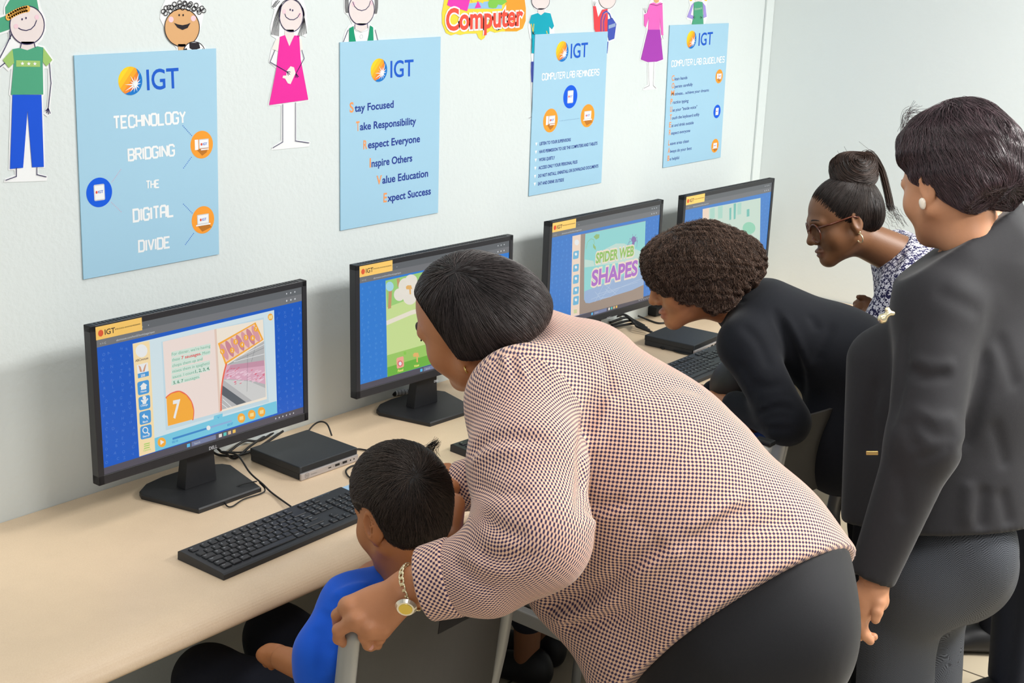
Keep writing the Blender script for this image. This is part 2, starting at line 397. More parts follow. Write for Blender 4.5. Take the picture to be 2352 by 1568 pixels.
def device(f, kind, c, r, h):
    "little white device drawn inside a round icon; materials 1 white 2 grey 3 shade 4 blue 5 red"
    if kind == 'tablet':
        f.m(2).rect(c[0]-.42*r, c[1]-.55*r, c[0]+.42*r, c[1]+.55*r, h+.0002, .1*r)
        f.m(1).rect(c[0]-.36*r, c[1]-.47*r, c[0]+.36*r, c[1]+.47*r, h+.0004, .05*r)
    elif kind == 'laptop':
        f.m(3).poly([(c[0]-.5*r, c[1]-.38*r), (c[0]+.55*r, c[1]-.38*r), (c[0]+.75*r, c[1]-.62*r), (c[0]-.1*r, c[1]-.85*r)], h+.0001)
        f.m(2).rect(c[0]-.52*r, c[1]-.3*r, c[0]+.52*r, c[1]+.42*r, h+.0002, .06*r)
        f.m(1).rect(c[0]-.46*r, c[1]-.25*r, c[0]+.46*r, c[1]+.36*r, h+.0004)
        f.m(1).rect(c[0]-.64*r, c[1]-.4*r, c[0]+.64*r, c[1]-.3*r, h+.0004)
    else:
        f.m(3).poly([(c[0]-.5*r, c[1]-.3*r), (c[0]+.55*r, c[1]-.3*r), (c[0]+.4*r, c[1]-.6*r), (c[0], c[1]-.8*r)], h+.0001)
        f.m(1).rect(c[0]-.62*r, c[1]-.34*r, c[0]-.32*r, c[1]+.4*r, h+.0003)
        f.m(2).rect(c[0]-.26*r, c[1]-.28*r, c[0]+.62*r, c[1]+.4*r, h+.0002, .05*r)
        f.m(1).rect(c[0]-.2*r, c[1]-.22*r, c[0]+.56*r, c[1]+.34*r, h+.0004)
        f.m(1).rect(c[0]-.1*r, c[1]-.4*r, c[0]+.6*r, c[1]-.32*r, h+.0004)
    x = c[0]+(.18*r if kind == 'desktop' else 0); w = .3*r
    f.m(5).ell((x-.22*r, c[1]+.03*r), .08*r, .1*r, h+.0006, 10)
    f.m(4).text('IGT', (x-.1*r, c[1]-.05*r), height=.17*r, bold=.02, h=h+.0006)
def icon(pl, kind, cpx, toppx, parent, h, col):
    c = pl.px(*cpx); r = abs(pl.px(*toppx)[1]-c[1])
    f = Flat(pl, h); f.m(0).ell(c, r, r, h, 48); device(f, kind, c, r, h)
    f.build('round_icon', [col, WHT, GRY, BRN, IGB, LG[5]], parent)
def dots(pl, a, b, n, r, parent, h, m):
    A, B = pl.px(*a), pl.px(*b); f = Flat(pl, h)
    for k in range(n): f.ell(A+(B-A)*k/(n-1), r, r, h, 8)
    f.build('dotted_line', [m], parent)
def poster(corners, label):
    uv = [WALL.px(*c) for c in corners]
    base = (uv[0][0]+uv[1][0])/2, min(uv[2][1], uv[3][1])
    t = empty('wall_poster', (base[0], 0, base[1]), label=label, cat='poster', group='computer room posters on the wall')
    f = Flat(WALL, 0.0); h = 0.0035
    # a thin card: front, back and edges
    q = uv; f.mb.add(f.pl.pts(q, 0.0012)+f.pl.pts(q, h), [(0, 1, 2, 3), (7, 6, 5, 4), (0, 4, 5, 1), (1, 5, 6, 2), (2, 6, 7, 3), (3, 7, 4, 0)])
    f.build('sheet', [SKY], t); return t, h+0.0003
def lettering(t, h, body, a, b, cap, m=WHT, name='lettering', bold=0.0, block=False, wt=.26):
    f = Flat(WALL, h)
    (f.block(body, a, b, cap, wt) if block else f.ptext(body, a, b, cap, bold))
    return f.build(name, [m], t)
t, h = poster([(168, 127), (494, 111), (501, 583), (190, 641)], 'blue poster reading TECHNOLOGY BRIDGING THE DIGITAL DIVIDE, leftmost on the wall')
logo(WALL, ZA(705, 440), ZA(705, 362), t, h)
lettering(t, h, 'IGT', ZA(797, 490), ZA(972, 477), ZA(797, 381), IGB, 'logo_lettering', .012)
for w, a, b_, c in (('TECHNOLOGY', (616, 700), (1005, 668), (612, 637)), ('BRIDGING', (697, 875), (945, 846), (697, 815)), ('THE', (793, 1027), (862, 1020), (793, 987)),
                    ('DIGITAL', (724, 1207), (940, 1176), (723, 1143)), ('DIVIDE', (753, 1371), (920, 1347), (753, 1313))):
    lettering(t, h, w, ZA(*a), ZA(*b_), ZA(*c), WHT, 'title_word', block=True, wt=.31)
icon(WALL, 'desktop', ZA(1095, 788), ZA(1095, 712), t, h, ORA); icon(WALL, 'laptop', ZA(1102, 1198), ZA(1102, 1123), t, h, ORA)
icon(WALL, 'tablet', ZA(536, 1048), ZA(536, 967), t, h, TBL)
PNK = paper('rose_dots', (214, 176, 200))
for a, b_, n, m in (((992, 685), (1040, 738), 8, IGB), ((1038, 857), (996, 915), 8, IGB), ((995, 1112), (1042, 1160), 8, IGB), ((1050, 1272), (1006, 1332), 9, IGB), ((606, 990), (653, 924), 9, PNK), ((603, 1103), (655, 1153), 8, PNK)):
    dots(WALL, ZA(*a), ZA(*b_), n, .0011, t, h, m)
t, h = poster([(779, 97), (1010, 84), (1004, 488), (780, 529)], 'blue poster of six lines from Stay Focused to Expect Success')
logo(WALL, ZC(806, 450), ZC(806, 375), t, h)
lettering(t, h, 'IGT', ZC(880, 498), ZC(1028, 486), ZC(880, 393), IGB, 'logo_lettering', .012)
for L0, rest, a, b_, tp, c, d in (('S', 'tay Focused', (618, 722), (644, 719), 660, (650, 718), (901, 690)), ('T', 'ake Responsibility', (660, 841), (682, 838), 782, (684, 836), (1045, 797)),
        ('R', 'espect Everyone', (706, 958), (731, 955), 903, (736, 953), (1070, 911)), ('I', 'nspire Others', (746, 1075), (754, 1074), 1018, (759, 1073), (1020, 1035)),
        ('V', 'alue Education', (790, 1184), (824, 1180), 1130, (828, 1179), (1122, 1133)), ('E', 'xpect Success', (835, 1299), (857, 1296), 1242, (861, 1295), (1140, 1247))):
    lettering(t, h, L0, ZC(*a), ZC(*b_), ZC(a[0], tp), LOR, 'initial', .022)
    lettering(t, h, rest, ZC(*c), ZC(*d), ZC(c[0], c[1]-46), NAV, 'line_of_text', .022)
t, h = poster([(1227, 79), (1394, 72), (1379, 419), (1213, 450)], 'blue poster headed COMPUTER LAB REMINDERS with three round icons')
logo(WALL, ZE(356, 385), ZE(356, 308), t, h)
lettering(t, h, 'IGT', ZE(418, 436), ZE(546, 424), ZE(418, 330), IGB, 'logo_lettering', .012)
lettering(t, h, 'COMPUTER LAB REMINDERS', ZE(205, 600), ZE(632, 562), ZE(205, 553), WHT, 'title', block=True, wt=.29)
icon(WALL, 'tablet', ZE(417, 725), ZE(417, 638), t, h, TBL); icon(WALL, 'desktop', ZE(268, 903), ZE(268, 814), t, h, ORA); icon(WALL, 'laptop', ZE(547, 867), ZE(547, 781), t, h, ORA)
for a, b_, n, m in (((338, 906), (480, 888), 14, NAV), ((320, 835), (362, 770), 9, GRY), ((476, 760), (512, 806), 8, GRY)):
    dots(WALL, ZE(*a), ZE(*b_), n, .001, t, h, m)
for s_, a, b_ in (('LISTEN TO YOUR SUPERVISORS', (186, 1089), (420, 1057)), ('HAVE PERMISSION TO USE THE COMPUTERS AND TABLETS', (183, 1149), (620, 1084)), ('WORK QUIETLY', (181, 1209), (300, 1192)),
        ('ACCESS ONLY YOUR PERSONAL FILES', (178, 1270), (470, 1223)), ('DO NOT INSTALL, UNINSTALL OR DOWNLOAD DOCUMENTS', (176, 1331), (627, 1254)), ('EAT AND DRINK OUTSIDE', (174, 1389), (368, 1358))):
    lettering(t, h, s_, ZE(*a), ZE(*b_), ZE(a[0], a[1]-23), NAV, 'line_of_text', .022)
    f = Flat(WALL, h); c = WALL.px(*ZE(a[0]-24, a[1]-10)); f.poly([(c[0]-.005, c[1]+.004), (c[0]+.005, c[1]+.004), (c[0], c[1]-.006)]); f.build('bullet', [WHT], t)
t, h = poster([(1536.6, 58), (1672, 53), (1653, 361), (1521, 385)], 'blue poster headed COMPUTER LAB GUIDELINES, nearest the room corner')
logo(WALL, ZE(1326, 297), ZE(1326, 230), t, h)
lettering(t, h, 'IGT', ZE(1378, 342), ZE(1482, 331), ZE(1378, 250), IGB, 'logo_lettering', .012)
lettering(t, h, 'COMPUTER LAB GUIDELINES', ZE(1176, 500), ZE(1572, 465), ZE(1176, 456), WHT, 'title', block=True, wt=.29)
icon(WALL, 'desktop', ZE(1534, 572), ZE(1534, 520), t, h, ORA); icon(WALL, 'tablet', ZE(1518, 835), ZE(1518, 785), t, h, TBL); icon(WALL, 'laptop', ZE(1503, 1092), ZE(1503, 1041), t, h, ORA)
dots(WALL, ZE(1531, 670), ZE(1526, 735), 9, .0008, t, h, GRY); dots(WALL, ZE(1512, 940), ZE(1508, 1010), 9, .0008, t, h, GRY)
for L0, rest, a, b_ in (('C', 'lean hands', (1177, 605), (1295, 591)), ('O', 'perate carefully', (1177, 662), (1335, 642)), ('M', 'otivate... achieve your dreams', (1172, 718), (1457, 684)),
        ('P', 'ractice typing', (1168, 780), (1303, 765)), ('U', 'se your "inside voice"', (1165, 839), (1368, 811)), ('T', 'ouch the keyboard softly', (1162, 898), (1385, 867)),
        ('E', 'at and drink outside', (1158, 955), (1342, 929)), ('R', 'espect everyone', (1156, 1012), (1316, 988)), ('L', 'eave area clean', (1152, 1090), (1306, 1066)),
        ('A', 'lways do your best', (1148, 1148), (1327, 1120)), ('B', 'e helpful', (1145, 1206), (1233, 1191))):
    k = (b_[1]-a[1])/(b_[0]-a[0]); w = {'M': 24, 'O': 20, 'C': 20, 'L': 11}.get(L0, 15)
    lettering(t, h, L0, ZE(*a), ZE(a[0]+w, a[1]+k*w), ZE(a[0], a[1]-38), LOR, 'initial', .022)
    lettering(t, h, rest, ZE(a[0]+w+3, a[1]+k*(w+3)), ZE(*b_), ZE(a[0]+w+3, a[1]-25), NAV, 'line_of_text', .008)
# ---- paper cut-out children and the lettered sign
GR = 'paper cut-out children on the wall'
def cutout(zz, outline, label, name='paper_cutout', cat='wall decoration', group=GR, back=WHT, h=0.0009):
    uv = [WALL.px(*zz(*p)) for p in outline]
    zmin = min(p[1] for p in uv); xm = sum(p[0] for p in uv)/len(uv)
    t = empty(name, (xm, 0, zmin), label=label, cat=cat, group=group)
    f = Flat(WALL, h); f.poly(uv); f.build('paper_backing', [back], t)
    return t
def part(t, name, zz, m, polys=(), lines=(), ells=(), w=.0016, h=.0014, smooth=0):
    f = Flat(WALL, h)
    for p in polys: f.ppoly([zz(*q) for q in p])
    for c, rx, ry in ells:
        f.ppoly([zz(c[0]+rx*math.cos(a), c[1]+ry*math.sin(a)) for a in np.linspace(0, 2*math.pi, 36, endpoint=False)])
    for l in lines: f.pline([zz(*q) for q in l], w, smooth=smooth)
    return f.build(name, [m], t)
def ring(c, rx, ry, n=40): return [(c[0]+rx*math.cos(a), c[1]+ry*math.sin(a)) for a in np.linspace(0, 2*math.pi, n+1)]
SKINP, SKINT, BLUSH = paper('skin_pale', (234, 222, 220)), paper('skin_tan', (222, 172, 120)), paper('blush', (240, 206, 216))
GRN, LGR, BLU, MAG, TEAL = paper('green', (78, 164, 128)), paper('lime', (160, 198, 112)), paper('blue', (18, 84, 216)), paper('magenta', (236, 42, 160)), paper('teal', (0, 166, 188))
HRY, CRM, RED, VIO, PKS, DGR = paper('hair_orange', (248, 182, 84)), paper('cream', (240, 233, 226)), paper('red', (240, 70, 78)), paper('violet', (168, 62, 178)), paper('pink', (240, 106, 192)), paper('deep_green', (18, 150, 112))
STB, LAV, YEL, BLK = paper('strap_blue', (66, 86, 182)), paper('lavender', (166, 150, 222)), paper('yellow', (250, 214, 60)), paper('black', (40, 34, 40))
t = cutout(ZB, [(-40, 140), (30, 116), (28, 60), (55, 0), (60, -40), (310, -40), (332, 60), (372, 150), (375, 250), (340, 330), (305, 362), (362, 376), (437, 490), (415, 530), (428, 680), (410, 880), (418, 935), (385, 957), (352, 930), (382, 870), (393, 690), (388, 562), (362, 562), (366, 770), (350, 790), (368, 1374), (312, 1376), (312, 1418), (388, 1440), (380, 1480), (28, 1492), (36, 1462), (118, 1428), (116, 1392), (66, 1394), (84, 790), (70, 775), (90, 562), (65, 584), (25, 545), (-40, 590), (-40, 480), (70, 325), (62, 265), (-40, 295)],
           'paper cut-out boy in a green cap, starred shirt and blue trousers')
part(t, 'cap', ZB, GRN, [[(42, 118), (40, 60), (78, 0), (84, -40), (292, -40), (318, 98), (250, 50), (150, 62)], [(-40, 160), (52, 124), (80, 170), (75, 240), (-40, 280)]])
part(t, 'head', ZB, SKINP, [[(170, 340), (160, 392), (220, 412), (286, 388), (275, 340)]], ells=[((217, 205), 141, 157)], h=.0018)
part(t, 'drawn_face', ZB, INK, lines=[ring((217, 205), 141, 157), [(145, 228), (172, 243), (210, 249), (248, 238), (278, 208), (295, 165)], [(170, 355), (162, 392)], [(275, 352), (284, 388)], [(90, 280), (40, 385), (-40, 540)], [(35, 515), (-40, 575)], [(72, 250), (80, 320)]], ells=[((176, 157), 6, 9), ((208, 147), 6, 9)], h=.0024)
part(t, 'blush_cheeks', ZB, BLUSH, ells=[((127, 215), 19, 20), ((297, 140), 18, 20)], h=.0021)
part(t, 'curly_fringe', ZB, HRY, lines=[ring((62+x*17.5, 140-x*13+x*x*.6), 15, 20, 14) for x in range(10)], w=.0035, h=.0026)
part(t, 'shirt', ZB, GRN, [[(97, 402), (150, 392), (220, 410), (300, 378), (350, 388), (345, 500), (350, 772), (85, 775), (108, 520)]], h=.0020)
part(t, 'sleeves', ZB, LGR, [[(97, 402), (18, 490), (68, 555), (110, 515)], [(350, 390), (423, 490), (375, 543), (345, 505)], [(127, 492), (323, 497), (323, 547), (127, 545)]], h=.0024)
def star(c, r): return [(c[0]+(r if k % 2 == 0 else r*.45)*math.sin(math.pi*k/5), c[1]-(r if k % 2 == 0 else r*.45)*math.cos(math.pi*k/5)) for k in range(10)]
part(t, 'star_row', ZB, WHT, [star((177, 519), 17), star((229, 521), 17), star((279, 521), 17)], h=.0028)
part(t, 'trousers', ZB, BLU, [[(98, 775), (335, 775), (355, 1365), (258, 1368), (221, 905), (185, 1372), (78, 1382)]], h=.0020)
part(t, 'drawn_limbs', ZB, INK, lines=[[(400, 515), (413, 680), (390, 885), (368, 908)], [(390, 885), (376, 925)], [(390, 885), (392, 935)], [(390, 885), (407, 928)], [(130, 1372), (130, 1442), (40, 1475)], [(297, 1368), (297, 1428), (375, 1447)]], h=.0024)
t = cutout(ZA, [(870, 100), (880, 40), (905, -10), (1080, -10), (1112, 50), (1108, 90), (1095, 150), (1075, 225), (1120, 255), (1118, 330), (960, 330), (962, 262), (915, 215), (895, 150)],
           'paper cut-out boy with black curls holding a football above a poster')
part(t, 'head', ZA, SKINT, [[(968, 240), (972, 300), (1010, 300), (1010, 240)]], ells=[((990, 150), 95, 103)], h=.0018)
part(t, 'curly_hair', ZA, BLK, lines=[ring((888+x*9.5+4*math.sin(x*2.3), 62-34*math.sin(x/23*math.pi)+16*math.sin(x*1.9)), 11, 12, 12) for x in range(24)], w=.0016, h=.0024)
part(t, 'drawn_face', ZA, BLK, [[(946, 124), (965, 132), (992, 137), (1018, 132), (1036, 124), (1020, 152), (992, 163), (965, 150)]], lines=[ring((990, 150), 95, 103)], ells=[((974, 82), 4, 6), ((996, 82), 4, 6)], h=.0024)
part(t, 'blush_cheeks', ZA, BLUSH, ells=[((930, 106), 14, 16), ((1052, 100), 14, 16)], h=.0021)
part(t, 'ball', ZA, WHT, ells=[((1055, 284), 58, 57)], h=.0026)
part(t, 'ball_marks', ZA, BLK, [[(1028, 232), (1080, 232), (1088, 262), (1052, 275), (1030, 262)], [(998, 268), (1014, 262), (1020, 280), (1000, 285)], [(1100, 262), (1110, 275), (1108, 290), (1096, 285)]], lines=[ring((1055, 284), 58, 57)], h=.0030)
t = cutout(ZC, [(118, 230), (112, 170), (140, 60), (120, 50), (122, 10), (150, -20), (320, -20), (345, 60), (352, 170), (342, 240), (308, 225), (320, 310), (332, 375), (312, 440), (362, 645), (282, 665), (282, 900), (372, 912), (362, 942), (120, 965), (122, 945), (180, 905), (182, 678), (95, 680), (150, 440), (102, 400), (120, 310), (150, 250)],
           'paper cut-out girl in a magenta dress with bare line-drawn legs')
part(t, 'head', ZC, SKINP, [[(205, 190), (203, 232), (233, 300), (266, 232), (262, 190)]], ells=[((245, 100), 76, 104)], h=.0018)
part(t, 'straight_hair', ZC, BLK, lines=[[(170+k*3, 40-k*4), (140+k*6, 120), (118+k*9, 222+k*2)] for k in range(6)]+[[(300+k*4, 20+k*6), (328-k*0, 110), (345-k*12, 215+k*5)] for k in range(6)]+[[(170, 60), (190, 15), (230, -8)], [(225, -8), (290, 8), (325, 70)], [(122, 45), (150, 5)], [(128, 50), (165, -5)], [(140, 45), (172, 5)]], w=.0014, h=.0022, smooth=5)
part(t, 'drawn_face', ZC, INK, lines=[ring((245, 100), 76, 104), [(203, 87), (212, 110), (235, 125), (262, 126), (285, 112), (302, 85)]], ells=[((238, 62), 4, 7), ((254, 66), 4, 7)], h=.0024)
part(t, 'blush_cheeks', ZC, BLUSH, ells=[((200, 75), 11, 16), ((300, 97), 10, 16)], h=.0021)
part(t, 'blouse_sleeves', ZC, CRM, [[(175, 235), (140, 265), (122, 315), (160, 330)], [(292, 232), (312, 255), (318, 318), (300, 330)]], h=.0018)
part(t, 'dress', ZC, MAG, [[(172, 236), (205, 225), (233, 298), (265, 228), (296, 228), (306, 380), (355, 640), (103, 675), (150, 440)]], h=.0022)
part(t, 'cuddly_toy', ZC, CRM, [[(215, 455), (240, 425), (262, 432), (272, 470), (258, 500), (240, 540), (222, 535), (205, 505), (188, 500), (192, 485), (212, 485)]], h=.0026)
part(t, 'drawn_limbs', ZC, INK, lines=[[(140, 320), (108, 398), (215, 460), (238, 462)], [(215, 460), (236, 478)], [(215, 460), (226, 484)], [(312, 320), (328, 375), (275, 472), (270, 500)], [(275, 472), (283, 500)], [(275, 472), (292, 494)], [(190, 668), (190, 912), (125, 950)], [(272, 658), (272, 905), (360, 918)]], h=.0029)
t = cutout(ZC, [(570, 300), (590, 210), (615, 165), (640, 155), (612, 100), (588, 80), (585, -20), (808, -20), (802, 90), (775, 110), (750, 150), (790, 180), (808, 300)],
           'paper cut-out child in a green waistcoat above the six-line poster')
part(t, 'head', ZC, SKINP, [[(660, 150), (655, 185), (697, 205), (738, 180), (735, 150)]], ells=[((697, 60), 82, 101)], h=.0018)
part(t, 'drawn_face', ZC, INK, lines=[ring((697, 60), 82, 101), [(640, 10), (652, 40), (672, 60), (698, 68), (725, 60), (745, 38), (755, 5)], [(655, 155), (655, 185)], [(735, 152), (737, 180)], [(580, 270), (612, 190)], [(802, 260), (785, 190)]], h=.0024)
part(t, 'side_hair', ZC, BLK, lines=[[(592+k*5, -20), (593+k*5, 50), (598+k*4, 82)] for k in range(5)]+[[(803-k*5, -20), (801-k*4, 50), (795-k*4, 88)] for k in range(5)], w=.0013, h=.0022)
part(t, 'blush_cheeks', ZC, BLUSH, ells=[((646, 25), 11, 16), ((760, 18), 10, 16)], h=.0021)
part(t, 'waistcoat', ZC, DGR, [[(618, 182), (646, 167), (650, 210), (668, 300), (618, 300)], [(752, 162), (772, 176), (776, 300), (728, 300), (745, 220)]], h=.0022)
part(t, 'drawn_collar', ZC, GRY, lines=[[(646, 170), (660, 195), (697, 208), (735, 195), (752, 165)], ring((697, 234), 9, 13, 14)], w=.001, h=.0024)
# the sign
ty = paper('sign_yellow', (252, 220, 70)); to = paper('sign_orange', (250, 160, 50)); tr = paper('sign_red', (240, 84, 66)); tm = paper('sign_magenta', (232, 60, 180))
t = cutout(ZD, [(215, -40), (180, 150), (182, 280), (228, 395), (290, 425), (350, 405), (400, 420), (460, 405), (520, 402), (598, 402), (620, 457), (655, 480), (690, 457), (712, 402), (760, 372), (820, 392), (900, 377), (1080, 377), (1150, 342), (1186, 250), (1188, 100), (1168, -40)],
           'bright die-cut sign with the red word Computer', name='lettered_sign', cat='sign', group=None, back=ty)
part(t, 'orange_panel', ZD, to, [[(950, -40), (1168, -40), (1186, 100), (1184, 250), (1148, 338), (1080, 372), (940, 372), (930, 200)]], h=.0013)
part(t, 'picture_purple', ZD, tm, [[(268, -40), (240, 60), (300, 90), (400, 110), (480, 135), (525, -40)], [(570, 100), (610, 10), (650, 90)]], h=.0016)
part(t, 'picture_stripes', ZD, paper('sign_pale_blue', (150, 195, 232)), [[(490, 40), (900, 0), (900, 105), (480, 105)]], h=.0014)
part(t, 'picture_green', ZD, paper('sign_green', (130, 200, 80)), [[(730, 40), (760, -40), (920, -40), (960, 20), (900, 60), (850, 55), (830, 95), (790, 100), (740, 90)]], h=.0018)
part(t, 'picture_yellow', ZD, ty, [[(520, -40), (700, -40), (670, 40), (600, 10), (540, 30)]], h=.0019)
def sign_word(nm, m, bold, h):
    f = Flat(WALL, h); v, fc = text_geo('Computer', 0.0); W0 = v[:, 0].max()-v[:, 0].min(); x00 = v[:, 0].min(); vb, fb = text_geo('Computer', bold)
    A, B = WALL.px(*ZD(230, 362)), WALL.px(*ZD(1140, 300)); H = abs(WALL.px(*ZD(230, 90))[1]-A[1]); cap = text_geo('H')[0][:, 1].max()
    sx, sy = np.linalg.norm(B-A)/W0, H/cap*.92; an = math.atan2(B[1]-A[1], B[0]-A[0])
    q = np.stack([(vb[:, 0]-x00)*sx, vb[:, 1]*sy], 1); q = np.stack([q[:, 0]*math.cos(an)-q[:, 1]*math.sin(an), q[:, 0]*math.sin(an)+q[:, 1]*math.cos(an)], 1)+A
    f.mb.add(WALL.pts(q, h), fb); f.build(nm, [m], t)
sign_word('word_outline', WHT, .085, .0022); sign_word('word_lettering', tr, .028, .0026)
t = cutout(ZD, [(1258, -40), (1255, 40), (1290, 105), (1330, 130), (1325, 148), (1250, 172), (1222, 260), (1215, 330), (1235, 450), (1250, 480), (1248, 640), (1258, 740), (1242, 800), (1246, 985), (1258, 1400), (1225, 1405), (1225, 1418), (1300, 1420), (1420, 500), (1530, 410), (1525, 305), (1482, 155), (1412, 140), (1440, 100), (1475, 20), (1480, -40)],
           'paper cut-out child in a teal shirt beside the word Computer')
part(t, 'head', ZD, SKINP, [[(1335, 100), (1328, 160), (1362, 182), (1412, 150), (1408, 100)]], ells=[((1362, 8), 108, 106)], h=.0018)
part(t, 'drawn_face', ZD, INK, lines=[ring((1362, 8), 108, 106)], h=.0024, w=.0011)
part(t, 'shirt', ZD, TEAL, [[(1328, 155), (1252, 180), (1226, 268), (1246, 300), (1252, 405), (1255, 640), (1285, 640), (1470, 420), (1465, 312), (1498, 350), (1523, 312), (1480, 160), (1410, 147), (1365, 182)]], h=.0020)
part(t, 'trousers', ZD, STB, [[(1250, 738), (1300, 738), (1300, 985), (1252, 985), (1246, 850)]], h=.0020)
part(t, 'drawing_sticks', ZD, YEL, lines=[[(1247, 285), (1272, 400)], [(1280, 285), (1268, 400)], [(1430, 370), (1442, 408)]], w=.0028, h=.0024)
part(t, 'drawn_hand', ZD, BLK, lines=[[(1258, 380), (1275, 410)], [(1290, 378), (1262, 412)], [(1262, 400), (1290, 412)], [(1258, 455), (1250, 640)], [(1260, 740), (1256, 1400), (1228, 1412)]], w=.0012, h=.0027)
t = cutout(ZE, [(585, -20), (590, 50), (595, 210), (615, 260), (690, 280), (695, 410), (705, 320), (755, 298), (770, 185), (740, 130), (720, 80), (760, 40), (770, -20)],
           'paper cut-out child in red with a blue backpack')
part(t, 'head', ZE, SKINP, ells=[((698, -8), 64, 72)], h=.0018)
part(t, 'shirt', ZE, RED, [[(592, 45), (612, 45), (630, 130), (660, 72), (700, 66), (708, 260), (618, 260), (600, 215)]], h=.0020)
part(t, 'backpack', ZE, STB, [[(700, 145), (735, 133), (765, 180), (750, 290), (710, 305), (698, 250)], [(700, 312), (706, 310), (698, 400), (692, 400)]], lines=[[(648, 235), (650, 150), (665, 100), (690, 82), (715, 105), (728, 140)], [(672, 235), (670, 160), (685, 110)]], w=.004, h=.0024)
part(t, 'backpack_panel', ZE, paper('panel_grey', (150, 170, 205)), [[(706, 190), (758, 172), (757, 198), (706, 216)]], lines=[[(660, 235), (660, 150), (675, 100), (700, 92)]], w=.0015, h=.0028)
part(t, 'drawn_hand', ZE, BLK, lines=[ring((698, -8), 64, 72), [(598, 42), (592, 10)], [(600, 42), (603, 8)], [(602, 42), (612, 15)]], w=.001, h=.0027)
t = cutout(ZE, [(968, 60), (985, 50), (998, 95), (1015, 20), (1040, -20), (1100, -20), (1118, 20), (1122, 270), (1128, 300), (1108, 310), (1100, 270), (1122, 450), (1072, 470), (1058, 475), (1052, 635), (1078, 668), (966, 676), (970, 660), (1002, 635), (1000, 474), (942, 448), (996, 215), (972, 200), (968, 100)],
           'paper cut-out girl in a pink top and long purple skirt')
part(t, 'head', ZE, SKINT, [[(1048, -20), (1090, -20), (1085, 15), (1065, 24), (1048, 10)]], h=.0018)
part(t, 'top', ZE, PKS, [[(1018, 28), (1045, 18), (1068, 28), (1095, 18), (1112, 24), (1119, 265), (1104, 262), (1092, 130), (1094, 225), (1004, 226), (1010, 130), (988, 206), (975, 192), (974, 108), (995, 98)]], h=.0020)
part(t, 'skirt', ZE, VIO, [[(1004, 222), (1094, 222), (1117, 445), (1070, 462), (1000, 465), (950, 445)]], h=.0022)
part(t, 'drawn_limbs', ZE, BLK, lines=[[(984, 98), (970, 62)], [(984, 98), (980, 55)], [(984, 98), (990, 62)], [(1112, 265), (1106, 300)], [(1112, 265), (1120, 296)], [(1006, 466), (1012, 642), (972, 662)], [(1048, 466), (1042, 640), (1064, 662)], [(1020, 30), (1068, 42), (1112, 26)]], w=.001, h=.0026)
t = cutout(ZE, [(1305, -20), (1320, 40), (1292, 130), (1300, 145), (1325, 150), (1325, 200), (1425, 200), (1450, 130), (1440, 60), (1455, -20)],
           'paper cut-out child in a green top above the corner poster')
part(t, 'blonde_hair', ZE, YEL, [[(1308, -20), (1340, -20), (1335, 5), (1322, 10)], [(1420, -20), (1452, -20), (1445, 8), (1430, 5)]], h=.0018)
part(t, 'head', ZE, SKINP, [[(1345, -20), (1420, -20), (1405, 10), (1380, 20), (1360, 12)]], h=.0018)
part(t, 'sleeves', ZE, LAV, [[(1350, 18), (1330, 40), (1297, 128), (1342, 145), (1350, 120), (1325, 110)], [(1415, 18), (1435, 45), (1444, 125), (1410, 140), (1405, 118), (1422, 110)]], h=.0020)
part(t, 'green_top', ZE, GRN, [[(1348, 18), (1380, 10), (1412, 15), (1420, 185), (1330, 188), (1345, 130)]], h=.0023)
f = Flat(WALL, .0026); f.ptext('Homework', ZE(1352, 78), ZE(1408, 68), ZE(1352, 58)); f.build('small_print', [paper('mint', (190, 225, 200))], t)
part(t, 'drawn_hands', ZE, BLK, lines=[[(1340, 128), (1356, 120)], [(1340, 128), (1358, 132)], [(1340, 128), (1352, 142)], [(1408, 130), (1392, 122)], [(1408, 130), (1390, 133)], [(1408, 130), (1396, 143)]], w=.001, h=.0027)
# ---------------------------------------------------------------- monitors
ZM1, ZM2, ZM3 = zf(180, 620, .35714), zf(780, 520, .34439), zf(1220, 400, .30612)
BZ = mat('monitor_plastic', (40, 40, 44), rough=0.42, noise=0.06, nscale=400, bump=0.1, bscale=900)
BZ2 = mat('monitor_stand_plastic', (36, 37, 40), rough=0.5, bump=0.12, bscale=900)
def lit(name, rgb, k=0.88): return mat('lit_'+name, rgb, rough=0.3, emit=k)
LCH, LTB, LBL, LBL2, LWH = lit('chrome_tabs', (100, 104, 108)), lit('chrome_bar', (118, 120, 124)), lit('deep_blue', (14, 92, 200)), lit('azure', (48, 128, 216)), lit('white', (238, 240, 240))
LPG, LSD, LAQ, LPP, LPR, LOR_, LRD = lit('page_ice', (214, 232, 238)), lit('cream', (250, 226, 176)), lit('aqua', (120, 204, 230)), lit('page_rose', (243, 226, 218)), lit('page_cream', (246, 235, 218)), lit('orange', (252, 176, 58)), lit('scallop_red', (240, 106, 80))
LGN, LMI, LBT, LTK, LDB, LGY = lit('text_green', (112, 178, 150)), lit('mint', (214, 233, 220)), lit('button_blue', (72, 156, 220)), lit('taskbar', (84, 80, 92)), lit('slider_blue', (60, 140, 205)), lit('text_grey', (205, 208, 212))
LLB = lit('letters_blue', (78, 128, 214)); LLB2 = lit('letters_azure', (88, 156, 226)); LTR = lit('text_red', (226, 80, 84)); LTG = lit('text_dark_green', (70, 140, 112))
STK = mat('sticker_gold', (240, 196, 104), rough=0.5); STD = mat('sticker_ink', (60, 44, 40), rough=0.6); STR = mat('sticker_flame', (214, 84, 46), rough=0.6)
MON = [(0.5271, -0.1859, .4316, .0004, .0066), (1.2596, -.1573, .4318, -.0376, .0124), (2.0210, -.1377, .4316, -.0174, 0.0), (2.6770, -.1567, .4316, -.0195, 0.0)]
MW, MH = 0.555, 0.33
